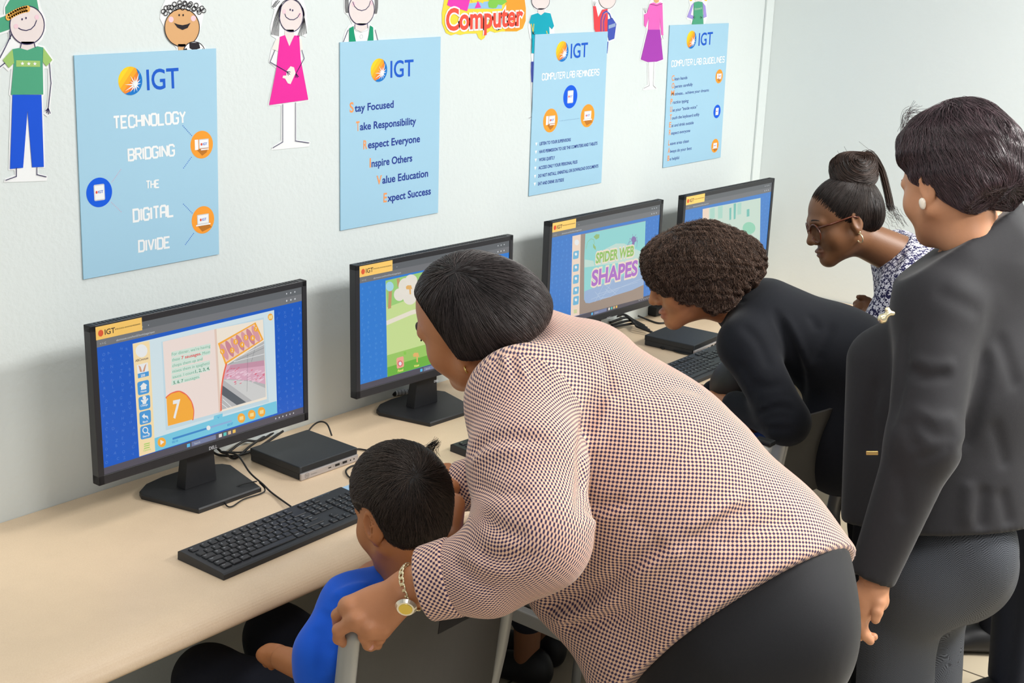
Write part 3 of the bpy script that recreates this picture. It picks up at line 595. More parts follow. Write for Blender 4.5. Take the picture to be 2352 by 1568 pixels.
def monitor(i, label):
    x, y, z, ya, ti = MON[i]; z += .74
    e1 = np.array([math.cos(ya), math.sin(ya), 0]); nn = np.array([math.sin(ya), -math.cos(ya), 0])
    dn = np.array([0, 0, -1])*math.cos(ti)+nn*math.sin(ti)
    tl = np.array([x, y, z]); pl = Plane(tl, e1, -dn)      # face of the monitor; n points to the viewer's side
    c = tl+e1*MW/2; base = np.array([c[0], c[1], .74])-nn*.055
    t = empty('computer_monitor', tuple(base), ya, label, 'monitor', 'black monitors along the desk')
    R = np.stack([pl.e1, pl.n, pl.e2], 1)
    b = MB()                                              # bezel: four rails and the back shell
    ctr = lambda u, v, d: tl+pl.e1*u+pl.e2*v+pl.n*d
    L, T, B = .0135, .0135, .020
    b.box(ctr(L/2, -MH/2, -.011), (L, .022, MH), R, .0012); b.box(ctr(MW-L/2, -MH/2, -.011), (L, .022, MH), R, .0012)
    b.box(ctr(MW/2, -T/2, -.011), (MW, .022, T), R, .0012); b.box(ctr(MW/2, -MH+B/2, -.011), (MW, .022, B), R, .0012)
    b.box(ctr(MW/2, -MH/2, -.016), (MW-.006, .014, MH-.006), R, .002)
    b.box(ctr(MW/2, -MH/2-.01, -.034), (MW*.72, .03, MH*.66), R, .008)
    for k in range(60):
        b.box(ctr(.02+k*.0087, .0004, -.010), (.003, .012, .0012), R)
    b.build('bezel', BZ, t, world=True)
    s = Flat(pl, -.0025); s.rect(L-.001, -MH+B-.001, MW-L+.001, -T+.001)
    scr = s.build('screen', [mat('screen_glass', (16, 17, 20), rough=0.25)], t)
    b = MB()                                              # neck and foot
    z0 = .74
    nb = lambda u, d, zz: c+e1*u+nn*d+np.array([0, 0, zz-c[2]])
    Rn = np.stack([e1, nn, np.array([0, 0, 1.0])], 1)
    vs = []
    for zz, hw, d0, d1 in ((z0+.012, .042, -.068, -.038), (z0+.075, .036, -.062, -.036), (z0+.20, .034, -.056, -.034)):
        vs += [nb(-hw, d1, zz), nb(hw, d1, zz), nb(hw, d0, zz), nb(-hw, d0, zz)]
    fs = [(0, 1, 2, 3), (8, 11, 10, 9)]
    for k in (0, 4):
        for j in range(4): fs.append((k+j, k+4+j, k+4+(j+1) % 4, k+(j+1) % 4))
    b.add(vs, fs); b.build('neck', BZ2, t, world=True)
    b = MB(); pf = [(-.084, .063), (.084, .063), (.121, -.085), (.112, -.105), (.08, -.128), (.03, -.138), (-.03, -.138), (-.08, -.128), (-.112, -.105), (-.121, -.085)]
    poly = [(lambda q: (q[0], q[1]))(nb(u, d, 0)) for u, d in pf]
    b.prism(poly, .7403, .7515, bev=.003); b.build('foot', BZ2, t, world=True)
    return t, scr, pl
def scr_part(pl, scr, name, mats, h): 
    f = Flat(pl, h)
    def done(): return f.build(name, mats if isinstance(mats, list) else [mats], scr)
    return f, done
def world_child(o, parent): return o
def lay(pl, scr, name, m, h=-.0022, polys=(), zz=None, lines=(), w=.001, texts=(), ells=()):
    f = Flat(pl, h)
    for p in polys: f.ppoly([zz(*q) for q in p])
    for c, rx, ry in ells: f.ppoly([zz(c[0]+rx*math.cos(a), c[1]+ry*math.sin(a)) for a in np.linspace(0, 2*math.pi, 28, endpoint=False)])
    for l in lines: f.pline([zz(*q) for q in l], w)
    for tx in texts: f.ptext(tx[0], zz(*tx[1]), zz(*tx[2]), zz(tx[1][0], tx[1][1]-tx[3]), tx[4] if len(tx) > 4 else 0.0)
    # the screen has no transform of its own, so the thing's frame is the frame to pin to
    o = f.mb.build(name, [m], None)
    M = pin(scr.parent); o.data.transform(M); o.parent = scr
    return o
SU0, SU1, SV0, SV1 = .0135, MW-.0135, -MH+.020, -.0135
def fill(pl, scr, name, m, u0, v0, u1, v1, h=-.0022):
    f = Flat(pl, h); f.rect(u0, v0, u1, v1); o = f.mb.build(name, [m], None); o.data.transform(pin(scr.parent)); o.parent = scr; return o
def desktop(pl, scr, blue, letters, seed):
    fill(pl, scr, 'desktop_background', blue, SU0, SV0, SU1, SV1, -.0023)
    fill(pl, scr, 'browser_tabs', LCH, SU0, SV1-.016, SU1, SV1, -.0021)
    fill(pl, scr, 'browser_bar', LTB, SU0, SV1-.032, SU1, SV1-.016, -.0021)
    fill(pl, scr, 'taskbar', LTK, SU0, SV0, SU1, SV0+.0145, -.0021)
    f = Flat(pl, -.00225); rg = random.Random(seed)
    for gx in range(26):
        for gy in range(17):
            u = SU0+.008+gx*.0204+rg.uniform(-.004, .004); v = SV0+.02+gy*.0142+rg.uniform(-.003, .003)
            if .14 < u < .40 and rg.random() < 2: continue
            f.text(rg.choice('ABCDEFGHKLNORSTUVXZ'), (u, v), height=.0058, ang=rg.uniform(-.5, .5))
    o = f.mb.build('letter_pattern', [letters], None); o.data.transform(pin(scr.parent)); o.parent = scr
    f = Flat(pl, -.0019)
    f.text('early learning academy', (SU0+.028, SV1-.012), height=.0036); f.text('x', (SU0+.105, SV1-.012), height=.004); f.text('+', (SU0+.12, SV1-.012), height=.004)
    f.text('< > C', (SU0+.008, SV1-.028), height=.004); f.text('abcmouse.com/html5/book/page/open', (SU0+.045, SV1-.028), height=.004)
    for k in range(3): f.ell((SU1-.02-k*.012, SV1-.008), .0018, .0018, n=10); f.ell((SU1-.02-k*.012, SV1-.024), .0022, .0022, n=10)
    f.text('Search', (.235, SV0+.005), height=.004)
    for k in range(6): f.ell((SU1-.03-k*.0105, SV0+.007), .0016, .0020, n=10)
    o = f.mb.build('interface_text', [LGY], None); o.data.transform(pin(scr.parent)); o.parent = scr
    for k, rgb in enumerate(((90, 190, 240), (236, 228, 220), (90, 200, 190), (225, 190, 150), (240, 196, 90))):
        u = .216 if k == 0 else .30+.0125*(k-1)
        fill(pl, scr, 'taskbar_icon', lit('icon_%d' % k, rgb), u, SV0+.0035, u+.008, SV0+.011, -.0019)
    fill(pl, scr, 'search_field', lit('search_field', (120, 130, 165)), .228, SV0+.0025, .292, SV0+.0125, -.0020)
def brand(pl, t, zz, a, b_, cap):
    f = Flat(pl, .0004); f.ptext('DELL', zz(*a), zz(*b_), zz(a[0], a[1]-cap), .02); f.build('maker_lettering', [mat('silver_print', (200, 203, 208), rough=0.4)], t)
def sticker(pl, t, u0=.012, u1=.118):
    f = Flat(pl, .0); f.rect(u0, -.030, u1, -.0035, .0004)
    o = f.mb.build('gold_sticker', [STK], None); o.data.transform(pin(t)); o.parent = t
    f = Flat(pl, .0006); f.m(1).ell((u0+.011, -.0175), .0058, .0066, n=20).m(0).text('IGT', (u0+.020, -.0225), height=.0105, bold=.01)
    f.text('AFTER SCHOOL ADVANTAGE PROGRAMME', (u0+.043, -.0175), height=.0026, width=u1-u0-.047)
    g = f.mb.build('sticker_print', [STD, STR], None); g.data.transform(pin(t)); g.parent = o
t1, s1, p1 = monitor(0, 'black monitor nearest on the left showing the sausage counting page')
desktop(p1, s1, LBL, LLB, 3); sticker(p1, t1); brand(p1, t1, ZM1, (840, 1157), (892, 1142), 20)
Z = ZM1
lay(p1, s1, 'lesson_page', LPG, -.0017, [[(352, 475), (1262, 258), (1282, 920), (395, 1200)]], Z)
lay(p1, s1, 'menu_strip', LSD, -.0014, [[(352, 475), (460, 455), (497, 1168), (395, 1200)]], Z)
lay(p1, s1, 'player_bar', LAQ, -.0013, [[(492, 1082), (872, 960), (875, 938), (930, 922), (930, 944), (1277, 842), (1282, 920), (497, 1168)]], Z)
lay(p1, s1, 'page_shadow', lit('page_edge', (198, 222, 232)), -.0015, [[(536, 462), (1195, 305), (1228, 850), (565, 1032)]], Z)
lay(p1, s1, 'left_page', LPP, -.0013, [[(545, 462), (882, 380), (912, 915), (578, 1005)]], Z)
lay(p1, s1, 'right_page', LPR, -.0013, [[(882, 380), (1190, 318), (1215, 830), (912, 915)]], Z)
lay(p1, s1, 'page_fold', lit('fold', (232, 206, 190)), -.0011, [[(876, 382), (890, 378), (920, 912), (906, 916)]], Z)
lay(p1, s1, 'shop_photo', lit('photo_grey', (186, 186, 186)), -.0010, [[(955, 612), (1196, 456), (1207, 815), (920, 900), (926, 745)]], Z)
lay(p1, s1, 'photo_meat', lit('photo_pink', (222, 172, 192)), -.0008, [[(955, 612), (1198, 585), (1205, 735), (1120, 712), (935, 700)]], Z)
lay(p1, s1, 'photo_meat', lit('photo_rose', (202, 150, 170)), -.0007, [[(980, 612), (1195, 580), (1197, 615), (962, 645)]], Z)
rg = random.Random(4)
lay(p1, s1, 'photo_packs', lit('photo_packs', (240, 206, 220)), -.0006, zz=Z, lines=[[(x, y), (x+22, y-10)] for x, y in [(rg.uniform(945, 1180), rg.uniform(650, 725)) for _ in range(46)]], w=.0018)
lay(p1, s1, 'photo_packs', lit('photo_red', (222, 96, 120)), -.0006, zz=Z, lines=[[(x, y), (x+12, y-5)] for x, y in [(rg.uniform(945, 1190), rg.uniform(630, 735)) for _ in range(26)]], w=.0015)
lay(p1, s1, 'photo_counter', lit('photo_white', (212, 212, 210)), -.0008, [[(932, 705), (1100, 715), (1206, 760), (1207, 815), (1120, 842)]], Z)
lay(p1, s1, 'photo_dark', lit('photo_dark', (92, 98, 104)), -.0006, [[(928, 742), (1080, 850), (1020, 868), (922, 800)]], Z, lines=[[(1090, 540), (1085, 782)], [(1140, 490), (1115, 590)], [(960, 610), (1195, 500)]], w=.0006)
lay(p1, s1, 'photo_rails', lit('photo_rail', (232, 232, 232)), -.0005, zz=Z, lines=[[(1000, 590), (1196, 540)], [(1010, 570), (1196, 478)], [(930, 830), (985, 880)], [(925, 860), (960, 888)]], w=.0014)
lay(p1, s1, 'sausage_tray', LOR_, -.0004, [[(898, 472), (1140, 336), (1192, 448), (945, 608)]], Z)
lay(p1, s1, 'tray_inside', lit('tray_pink', (246, 206, 186)), -.00025, [[(912, 478), (1132, 348), (1180, 446), (950, 592)]], Z)
for k in range(7):
    fx = (k+.5)/7; cx, cy = 922+fx*236, 545-fx*135; q = []
    for x in np.linspace(0, 2*math.pi, 24, endpoint=False):
        u_, w_ = 56*math.cos(x), 17.5*math.sin(x)*(1 if abs(math.cos(x)) < .8 else .9); q.append((cx+u_*.42+w_*.9, cy-10+u_*.92-w_*.42))
    lay(p1, s1, 'sausage', lit('sausage_%d' % (k % 2), ((222, 158, 166), (208, 138, 150))[k % 2]), -.0001+.00001*k, [q], Z)
for n_, (cx, cy) in zip('1234567', ((926, 524), (989, 516), (1011, 461), (1053, 480), (1078, 434), (1121, 436), (1142, 378))):
    o = lay(p1, s1, 'number_disc', LOR_, .0001, zz=Z, ells=[((cx, cy), 15, 18)])
    lay(p1, s1, 'number', LWH, .0003, zz=Z, texts=[(n_, (cx-(1.5 if n_ == '1' else 5), cy+10), (cx+(1.5 if n_ == '1' else 5), cy+8), 19)])
sc = [(952, 605), (940, 650), (930, 700), (922, 760), (918, 830), (918, 900)]
pts = [Z(*p) for p in sc]
f = Flat(p1, -.0003)
for a in spline([p1.px(*q) for q in pts], 7): f.ell(a, .0022, .0022, n=10)
o = f.mb.build('scallop_edge', [LRD], None); o.data.transform(pin(t1)); o.parent = s1
q7 = [(568, 820), (600, 795), (650, 782), (695, 805), (728, 850), (742, 905), (738, 960), (578, 1003)]
lay(p1, s1, 'number_badge', LOR_, -.0008, [q7], Z)
f = Flat(p1, -.0009)
for a in spline([p1.px(*Z(*q)) for q in q7[:-1]], 6): f.ell(a, .0022, .0022, n=10)
o = f.mb.build('scallop_edge', [LRD], None); o.data.transform(pin(t1)); o.parent = s1
lay(p1, s1, 'big_number', LWH, -.0004, zz=Z, texts=[('7', (608, 952), (655, 942), 108, .03)])
for y0, y1, xe in ((555, 500, 852), (592, 537, 850), (628, 575, 802), (664, 608, 848), (700, 642, 846), (738, 692, 784)):
    lay(p1, s1, 'text_highlight', LMI, -.0010, [[(600, y0+5), (602, y0-28), (xe, y1-28), (xe, y1+5)]], Z)
lay(p1, s1, 'story_text', LGN, -.0007, zz=Z, texts=[("For dinner, we're having", (602, 552), (850, 497), 19), ('these', (604, 588), (655, 577), 19), ('Mom', (800, 546), (848, 534), 19), ('chops them up and', (606, 625), (800, 580), 19), ('mixes them in spaghetti', (607, 662), (845, 606), 19), ('sauce. I count', (608, 698), (748, 664), 19), ('sausages.', (685, 717), (782, 693), 19)])
lay(p1, s1, 'story_text', LTR, -.0007, zz=Z, texts=[('7 sausages.', (664, 574), (792, 545), 19, .02)])
lay(p1, s1, 'story_text', LTG, -.0007, zz=Z, texts=[('1, 2, 3, 4,', (754, 662), (846, 640), 19, .02), ('5, 6, 7', (612, 735), (676, 720), 19, .02)])
lay(p1, s1, 'round_badge', LWH, -.0010, zz=Z, ells=[((408, 520), 38, 42)])
lay(p1, s1, 'menu_text', lit('brown_text', (120, 100, 90)), -.0010, zz=Z, texts=[('ABCmouse', (368, 592), (452, 572), 15, .02)])
lay(p1, s1, 'avatar_tile', LWH, -.0010, [[(378, 612), (448, 594), (455, 680), (385, 697)]], Z)
lay(p1, s1, 'avatar_ears', lit('ear_brown', (214, 160, 130)), -.0008, [[(388, 612), (402, 622), (412, 655), (398, 655)], [(440, 600), (428, 615), (414, 655), (428, 652)]], Z)
lay(p1, s1, 'avatar_score', LBT, -.0007, [[(383, 668), (454, 650), (455, 680), (385, 697)]], Z)
lay(p1, s1, 'score_text', LWH, -.0005, zz=Z, texts=[('200', (402, 689), (430, 682), 16, .02)])
def button(corners, word, a, b_):
    o = lay(p1, s1, 'menu_button', LBT, -.0010, [corners], Z)
    lay(p1, s1, 'button_word', LWH, -.0007, zz=Z, texts=[(word, a, b_, 12, .02)])
def rr(p, k=.14):
    p = [np.array(q, float) for q in p]; out = []
    for i in range(4):
        a, b_, c = p[i-1], p[i], p[(i+1) % 4]
        q0, q1 = b_+(a-b_)*k, b_+(c-b_)*k
        out += [q0, b_+(a-b_)*k*.3+(c-b_)*k*.3, q1]
    return [tuple(q) for q in out]
button(rr([(380, 722), (455, 704), (459, 790), (386, 808)]), 'Home', (403, 790), (440, 781))
button(rr([(387, 820), (462, 801), (466, 887), (393, 905)]), 'Change', (402, 880), (448, 869))
button(rr([(393, 915), (467, 896), (470, 980), (397, 999)]), 'Back', (416, 984), (450, 976))
button(rr([(399, 1008), (472, 990), (475, 1076), (402, 1092)]), 'Search', (415, 1078), (459, 1067))
lay(p1, s1, 'button_icon', LWH, -.0007, [[(396, 752), (420, 724), (445, 740), (438, 745), (438, 765), (404, 772), (404, 752)]], Z)
lay(p1, s1, 'button_icon', LWH, -.0007, [[(410, 838), (444, 830), (436, 860), (416, 864)], [(402, 840), (412, 832), (412, 850)], [(452, 828), (442, 822), (443, 842)]], Z, ells=[((426, 822), 12, 13)])
lay(p1, s1, 'button_icon', LWH, -.0007, [[(410, 942), (426, 922), (428, 934), (448, 938), (452, 962), (440, 948), (428, 946), (428, 958)]], Z)
lay(p1, s1, 'button_icon', LWH, -.0007, zz=Z, lines=[ring((432, 1030), 16, 18, 20), [(444, 1044), (460, 1056)]], w=.0022)
lay(p1, s1, 'options_icon', lit('option_green', (150, 210, 90)), -.0010, zz=Z, lines=[[(424, y), (461, y-9)] for y in (1121, 1134, 1148)], w=.0018, texts=[('Options', (420, 1168), (468, 1156), 12)])
o = lay(p1, s1, 'play_button', LOR_, -.0009, zz=Z, ells=[((538, 1108), 27, 31)])
lay(p1, s1, 'play_arrow', LWH, -.0006, [[(528, 1092), (530, 1125), (554, 1105)]], Z)
lay(p1, s1, 'progress_track', lit('track', (140, 180, 222)), -.0010, [[(607, 1080), (988, 964), (989, 976), (608, 1093)]], Z)
lay(p1, s1, 'progress_done', LDB, -.0008, [[(607, 1080), (838, 1010), (838, 1022), (608, 1093)]], Z)
lay(p1, s1, 'progress_knob', LWH, -.0006, zz=Z, ells=[((838, 1015), 13, 15)])
lay(p1, s1, 'time_text', LDB, -.0009, zz=Z, texts=[('02:10', (605, 1114), (642, 1103), 13, .02), ('03:37', (960, 1004), (996, 993), 13, .02), ('V', (896, 956), (910, 952), 12)])
for cx, cy, rx, ry in ((1050, 952, 25, 31), (1117, 930, 25, 31), (1180, 912, 24, 31), (1237, 302, 17, 22)):
    o = lay(p1, s1, 'round_button', LOR_, -.0009, zz=Z, ells=[((cx, cy), rx, ry)])
    lay(p1, s1, 'button_mark', lit('mark_cream', (250, 224, 150)), -.0006, [[(cx-12, cy-8), (cx+12, cy-14), (cx+12, cy+10), (cx-12, cy+14)]], Z)
t2, s2, p2 = monitor(1, 'black monitor behind the woman in the checked blouse showing a green garden game')
desktop(p2, s2, LBL2, LLB2, 5); sticker(p2, t2)
Z = ZM2; brand(p2, t2, Z, (630, 1040), (665, 1030), 14)
lay(p2, s2, 'game_picture', lit('grass', (206, 228, 152)), -.0017, [[(310, 362), (985, 205), (985, 810), (322, 1004)]], Z)
lay(p2, s2, 'game_trees', lit('tree_green', (160, 212, 124)), -.0014, [[(310, 362), (985, 205), (985, 330), (560, 450), (320, 540)]], Z)
lay(p2, s2, 'game_path', lit('path', (240, 232, 214)), -.0013, [[(314, 630), (480, 560), (985, 420), (985, 450), (480, 590), (316, 660)]], Z)
lay(p2, s2, 'game_trunk', lit('trunk', (200, 156, 110)), -.0012, [[(330, 430), (352, 424), (345, 545), (325, 550)], [(382, 348), (402, 344), (404, 400), (390, 404)]], Z)
lay(p2, s2, 'game_bush', lit('bush_cream', (238, 232, 220)), -.0010, zz=Z, ells=[((400, 455), 36, 42), ((440, 400), 45, 56), ((480, 360), 40, 40), ((470, 470), 46, 52), ((510, 420), 40, 60)])
lay(p2, s2, 'game_lawn', lit('lawn', (112, 184, 66)), -.0013, [[(320, 940), (985, 740), (985, 810), (322, 1004)]], Z)
lay(p2, s2, 'game_lawn', lit('lawn_mid', (160, 206, 104)), -.0014, [[(319, 860), (985, 670), (985, 740), (320, 940)]], Z)
lay(p2, s2, 'round_badge', lit('badge_aqua', (170, 220, 236)), -.0008, zz=Z, ells=[((336, 400), 26, 32)])
lay(p2, s2, 'food_card', lit('card_coral', (246, 172, 150)), -.0008, [rr([(380, 878), (428, 864), (432, 935), (384, 950)])], Z)
lay(p2, s2, 'food_bowl', lit('bowl_red', (226, 110, 110)), -.0006, zz=Z, ells=[((405, 914), 17, 20)])
lay(p2, s2, 'food_bowl', LWH, -.0004, zz=Z, ells=[((405, 914), 10, 13)])
for pts_ in ([(490, 855), (500, 842), (525, 842), (533, 870), (522, 868), (524, 905), (514, 905), (514, 868), (494, 870)], [(443, 402), (455, 392), (478, 392), (486, 418), (476, 416), (478, 452), (468, 452), (466, 420), (446, 418)]):
    lay(p2, s2, 'water_tap', lit('tap_gold', (236, 184, 110)), -.0006, [pts_], Z)
lay(p2, s2, 'game_words', lit('word_yellow', (250, 240, 130)), -.0005, zz=Z, texts=[('Food', (390, 972), (425, 962), 16, .03), ('Water', (497, 940), (533, 929), 14, .03)])
lay(p2, s2, 'smile_mark', lit('smile_green', (140, 206, 80)), -.0005, zz=Z, ells=[((437, 845), 9, 11)])
t3, s3, p3 = monitor(2, 'black monitor showing the title Spider Web Shapes')
desktop(p3, s3, lit('azure_far', (58, 126, 208)), LLB2, 6); sticker(p3, t3)
Z = ZM3; brand(p3, t3, Z, (568, 1090), (604, 1078), 16)
lay(p3, s3, 'game_picture', lit('bark', (160, 142, 130)), -.0017, [[(375, 452), (862, 350), (845, 930), (365, 1056)]], Z)
lay(p3, s3, 'menu_strip', lit('strip_peach', (244, 220, 200)), -.0015, [[(313, 465), (375, 452), (365, 1056), (300, 1072)]], Z)
lay(p3, s3, 'game_sky', lit('sky_aqua', (146, 216, 214)), -.0015, [[(410, 448), (862, 352), (846, 830), (760, 870), (440, 968), (412, 966), (400, 940), (402, 620)]], Z)
lay(p3, s3, 'game_cloud', lit('cloud', (196, 224, 214)), -.0013, [[(560, 560), (640, 520), (700, 520), (780, 560), (850, 590), (848, 640), (480, 690)], [(404, 640), (470, 650), (480, 690), (402, 700)]], Z)
lay(p3, s3, 'game_web', lit('web_blue', (156, 182, 218)), -.0012, [[(402, 880), (520, 830), (700, 760), (848, 690), (846, 830), (760, 870), (440, 968), (412, 966), (400, 940)]], Z)
lay(p3, s3, 'web_threads', lit('thread', (206, 220, 236)), -.0010, zz=Z, lines=[[(480, 960), (560, 800)], [(520, 950), (620, 790)], [(640, 900), (560, 830)], [(500, 900), (800, 810)], [(480, 880), (520, 930), (600, 920), (660, 860)], [(560, 860), (590, 890), (640, 870)], [(450, 940), (840, 780)]], w=.0007)
lay(p3, s3, 'game_leaf', lit('leaf', (150, 190, 120)), -.0010, [[(470, 470), (490, 450), (515, 452), (512, 478), (490, 490)], [(466, 520), (486, 545), (488, 570), (468, 550)]], Z, lines=[[(414, 560), (425, 510), (450, 485), (472, 490), (478, 525)]], w=.0012)
lay(p3, s3, 'game_spider', lit('spider', (136, 116, 176)), -.0009, zz=Z, ells=[((772, 490), 18, 24), ((768, 520), 10, 12)], lines=[[(755, 490), (742, 480), (735, 535)], [(757, 500), (735, 510), (722, 538)], [(786, 480), (796, 470), (797, 520)], [(785, 500), (800, 500), (792, 550)], [(765, 470), (762, 448)], [(780, 466), (790, 452)]], w=.0013)
def outlined(word, a, b_, cap, m, nm, k):
    lay(p3, s3, nm+'_outline', lit('title_cream', (242, 226, 206)), -.0009+k, zz=Z, texts=[(word, (a[0]-5, a[1]+5), (b_[0]+5, b_[1]+5), cap+10, .085)])
    lay(p3, s3, nm, m, -.0006+k, zz=Z, texts=[(word, a, b_, cap, .035)])
outlined('SPIDER WEB', (485, 668), (770, 608), 72, lit('title_green', (146, 196, 98)), 'title', 0)
outlined('SHAPES', (452, 838), (797, 752), 108, lit('title_purple', (176, 112, 202)), 'title', .0001)
for k, (y0, y1) in enumerate(((580, 640), (680, 735), (760, 825), (850, 905), (920, 985))):
    lay(p3, s3, 'menu_button', lit('button_pale', (112, 186, 222)), -.0012, [rr([(320, y0), (362, y0-9), (357, y1-9), (315, y1)])], Z)
    lay(p3, s3, 'button_icon', LWH, -.0010, zz=Z, ells=[((338, (y0+y1)/2-10), 9, 11)])
lay(p3, s3, 'round_badge', LWH, -.0012, zz=Z, ells=[((345, 512), 17, 22)])
lay(p3, s3, 'options_icon', lit('option_green', (150, 210, 90)), -.0012, zz=Z, lines=[[(322, y), (346, y-5)] for y in (1022, 1032, 1042)], w=.0016)
t4, s4, p4 = monitor(3, 'black monitor farthest along the desk showing a pale green page')
desktop(p4, s4, lit('azure_end', (66, 132, 208)), LLB2, 8); sticker(p4, t4); brand(p4, t4, Z, (1560, 790), (1590, 782), 14)
lay(p4, s4, 'game_picture', lit('mint_page', (206, 226, 212)), -.0017, [[(1338, 252), (1725, 178), (1717, 700), (1328, 790)]], Z)
lay(p4, s4, 'menu_strip', lit('strip_peach', (244, 220, 200)), -.0016, [[(1290, 262), (1338, 252), (1328, 790), (1280, 802)]], Z)
lay(p4, s4, 'game_bars', lit('bar_mint', (176, 220, 204)), -.0014, [[(1405, 242), (1440, 236), (1438, 330), (1405, 335)], [(1345, 260), (1380, 250), (1380, 330), (1345, 335)], [(1550, 220), (1580, 212), (1578, 300), (1550, 305)]], Z)
lay(p4, s4, 'game_bars', lit('bar_teal', (120, 196, 184)), -.0013, [[(1490, 255), (1505, 250), (1503, 340), (1490, 345)], [(1522, 222), (1540, 218), (1536, 335), (1522, 340)], [(1620, 265), (1640, 260), (1640, 315), (1620, 320)]], Z)
lay(p4, s4, 'game_disc', lit('disc_mint', (150, 214, 184)), -.0013, zz=Z, ells=[((1637, 405), 48, 46)])
# ---------------------------------------------------------------- small computers
PCM = mat('pc_case', (44, 48, 52), rough=0.55, noise=0.05, nscale=500, bump=0.15, bscale=1200); PCS = mat('pc_front_silver', (186, 180, 178), rough=0.35, metal=0.35)
BLKM = mat('matt_black', (18, 18, 20), rough=0.55)
def mini_pc(x, y, a, label):
    t = empty('mini_computer', (x, y, .74), a, label, 'computer', 'small flat computers on the desk')
    W, D, H = .177, .172, .034
    b = MB(); b.box((W/2, D/2, H*.72), (W, D, H*.5), bevel=.0025); b.box((W/2, D/2+.002, H*.26), (W-.003, D-.006, H*.46), bevel=.0015)
    b.build('case', PCM, t)
    b = MB(); b.box((W/2, -.001, H*.26), (W-.001, .006, H*.48), bevel=.0018); fr = b.build('front_panel', PCS, t)
    b = MB(); e = Plane((0, -.0002, 0), (1, 0, 0), (0, 0, 1))
    f = Flat(e, .0002)
    for k in range(38):
        u = .006+k*.0044; f.poly([(u, .0185), (u+.0018, .0185), (u+.0048, .0315), (u+.003, .0315)])
    f.mb.build('vent_grille', BLKM, t)
    f = Flat(Plane((0, -.0041, 0), (1, 0, 0), (0, 0, 1)), .0002)
    f.rect(.082, .008, .091, .0105).rect(.103, .007, .117, .0125).rect(.126, .007, .140, .0125).ell((.151, .0095), .002, .002, n=12).ell((.162, .0095), .002, .002, n=12)
    for u in (.098, .122): f.ell((u, .0095), .0008, .0008, n=8)
    f.mb.build('ports', BLKM, fr)
    f = Flat(Plane((0, -.0041, 0), (1, 0, 0), (0, 0, 1)), .0002)
    f.line(ring((.018, .0095), .0062, .0062, 24), .0009); f.text('hp', (.0142, .0075), height=.006); f.text('EliteDesk', (.030, .0075), height=.0032)
    f.mb.build('maker_mark', mat('maker_grey', (140, 136, 136), rough=.5), fr)
    b = MB()
    for px_, py_ in ((.02, .02), (W-.02, .02), (.02, D-.02), (W-.02, D-.02)): b.box((px_, py_, .0015), (.014, .014, .003))
    b.build('feet', BLKM, t)
    return t
mini_pc(.9864, -.2635, -.0057, 'flat black and silver computer beside the sausage page monitor')
mini_pc(2.462, -.362, .06, 'flat black and silver computer under the chin of the curly-haired woman')
# ---------------------------------------------------------------- keyboards
KBM = mat('keyboard_shell', (38, 40, 44), rough=0.5, bump=0.08, bscale=900); KYM = mat('key_cap', (28, 30, 34), rough=0.45, spec=0.5); LGM = mat('key_legend', (214, 218, 222), rough=0.6)
U = .0188
def key_rows():
    r = []
    y = 0.0
    bot = [('Ctrl', 1.25), ('win', 1.25), ('Alt', 1.25), ('', 6.25), ('AltGr', 1.25), ('Fn', 1.25), ('menu', 1.25), ('Ctrl', 1.25)]
    r.append((0, bot)); r.append((1, [('shift', 1.25), ('\\', 1)]+[(c, 1) for c in 'ZXCVBNM,./']+[('shift', 2.75)]))
    r.append((2, [('Caps', 1.75)]+[(c, 1) for c in "ASDFGHJKL;'#"]+[('Enter', 1.25)])); r.append((3, [('Tab', 1.5)]+[(c, 1) for c in 'QWERTYUIOP[]']+[('Enter', 1.5)]))
    r.append((4, [(c, 1) for c in '`1234567890-=']+[('back', 2)]))
    return r
KEYS = []
for row, ks in key_rows():
    x = 0.0
    for c, w in ks: KEYS.append((c, x, row, w, 1)); x += w
KEYS.append(('Esc', 0, 5, 1, 1))
for k in range(12): KEYS.append(('F%d' % (k+1), 1.5+k*1.0+(k//4)*.25, 5, 1, 1))
for k, c in enumerate(('Prt', 'Scr', 'Brk')): KEYS.append((c, 15.2+k, 5, 1, 1))
for k, c in enumerate(('Ins', 'Hm', 'Pu')): KEYS.append((c, 15.2+k, 4, 1, 1))
for k, c in enumerate(('Del', 'End', 'Pd')): KEYS.append((c, 15.2+k, 3, 1, 1))
KEYS += [('^', 16.2, 1, 1, 1), ('<', 15.2, 0, 1, 1), ('v', 16.2, 0, 1, 1), ('>', 17.2, 0, 1, 1)]
for k, c in enumerate(('Num', '/', '*', '-')): KEYS.append((c, 18.4+k, 4, 1, 1))
for r_, s_ in ((3, '789'), (2, '456'), (1, '123')):
    for k, c in enumerate(s_): KEYS.append((c, 18.4+k, r_, 1, 1))
KEYS += [('+', 21.4, 2, 1, 2), ('0', 18.4, 0, 2, 1), ('.', 20.4, 0, 1, 1), ('En', 21.4, 0, 1, 2)]
KL, KD = .4390, .1350
KEYMESH = {}
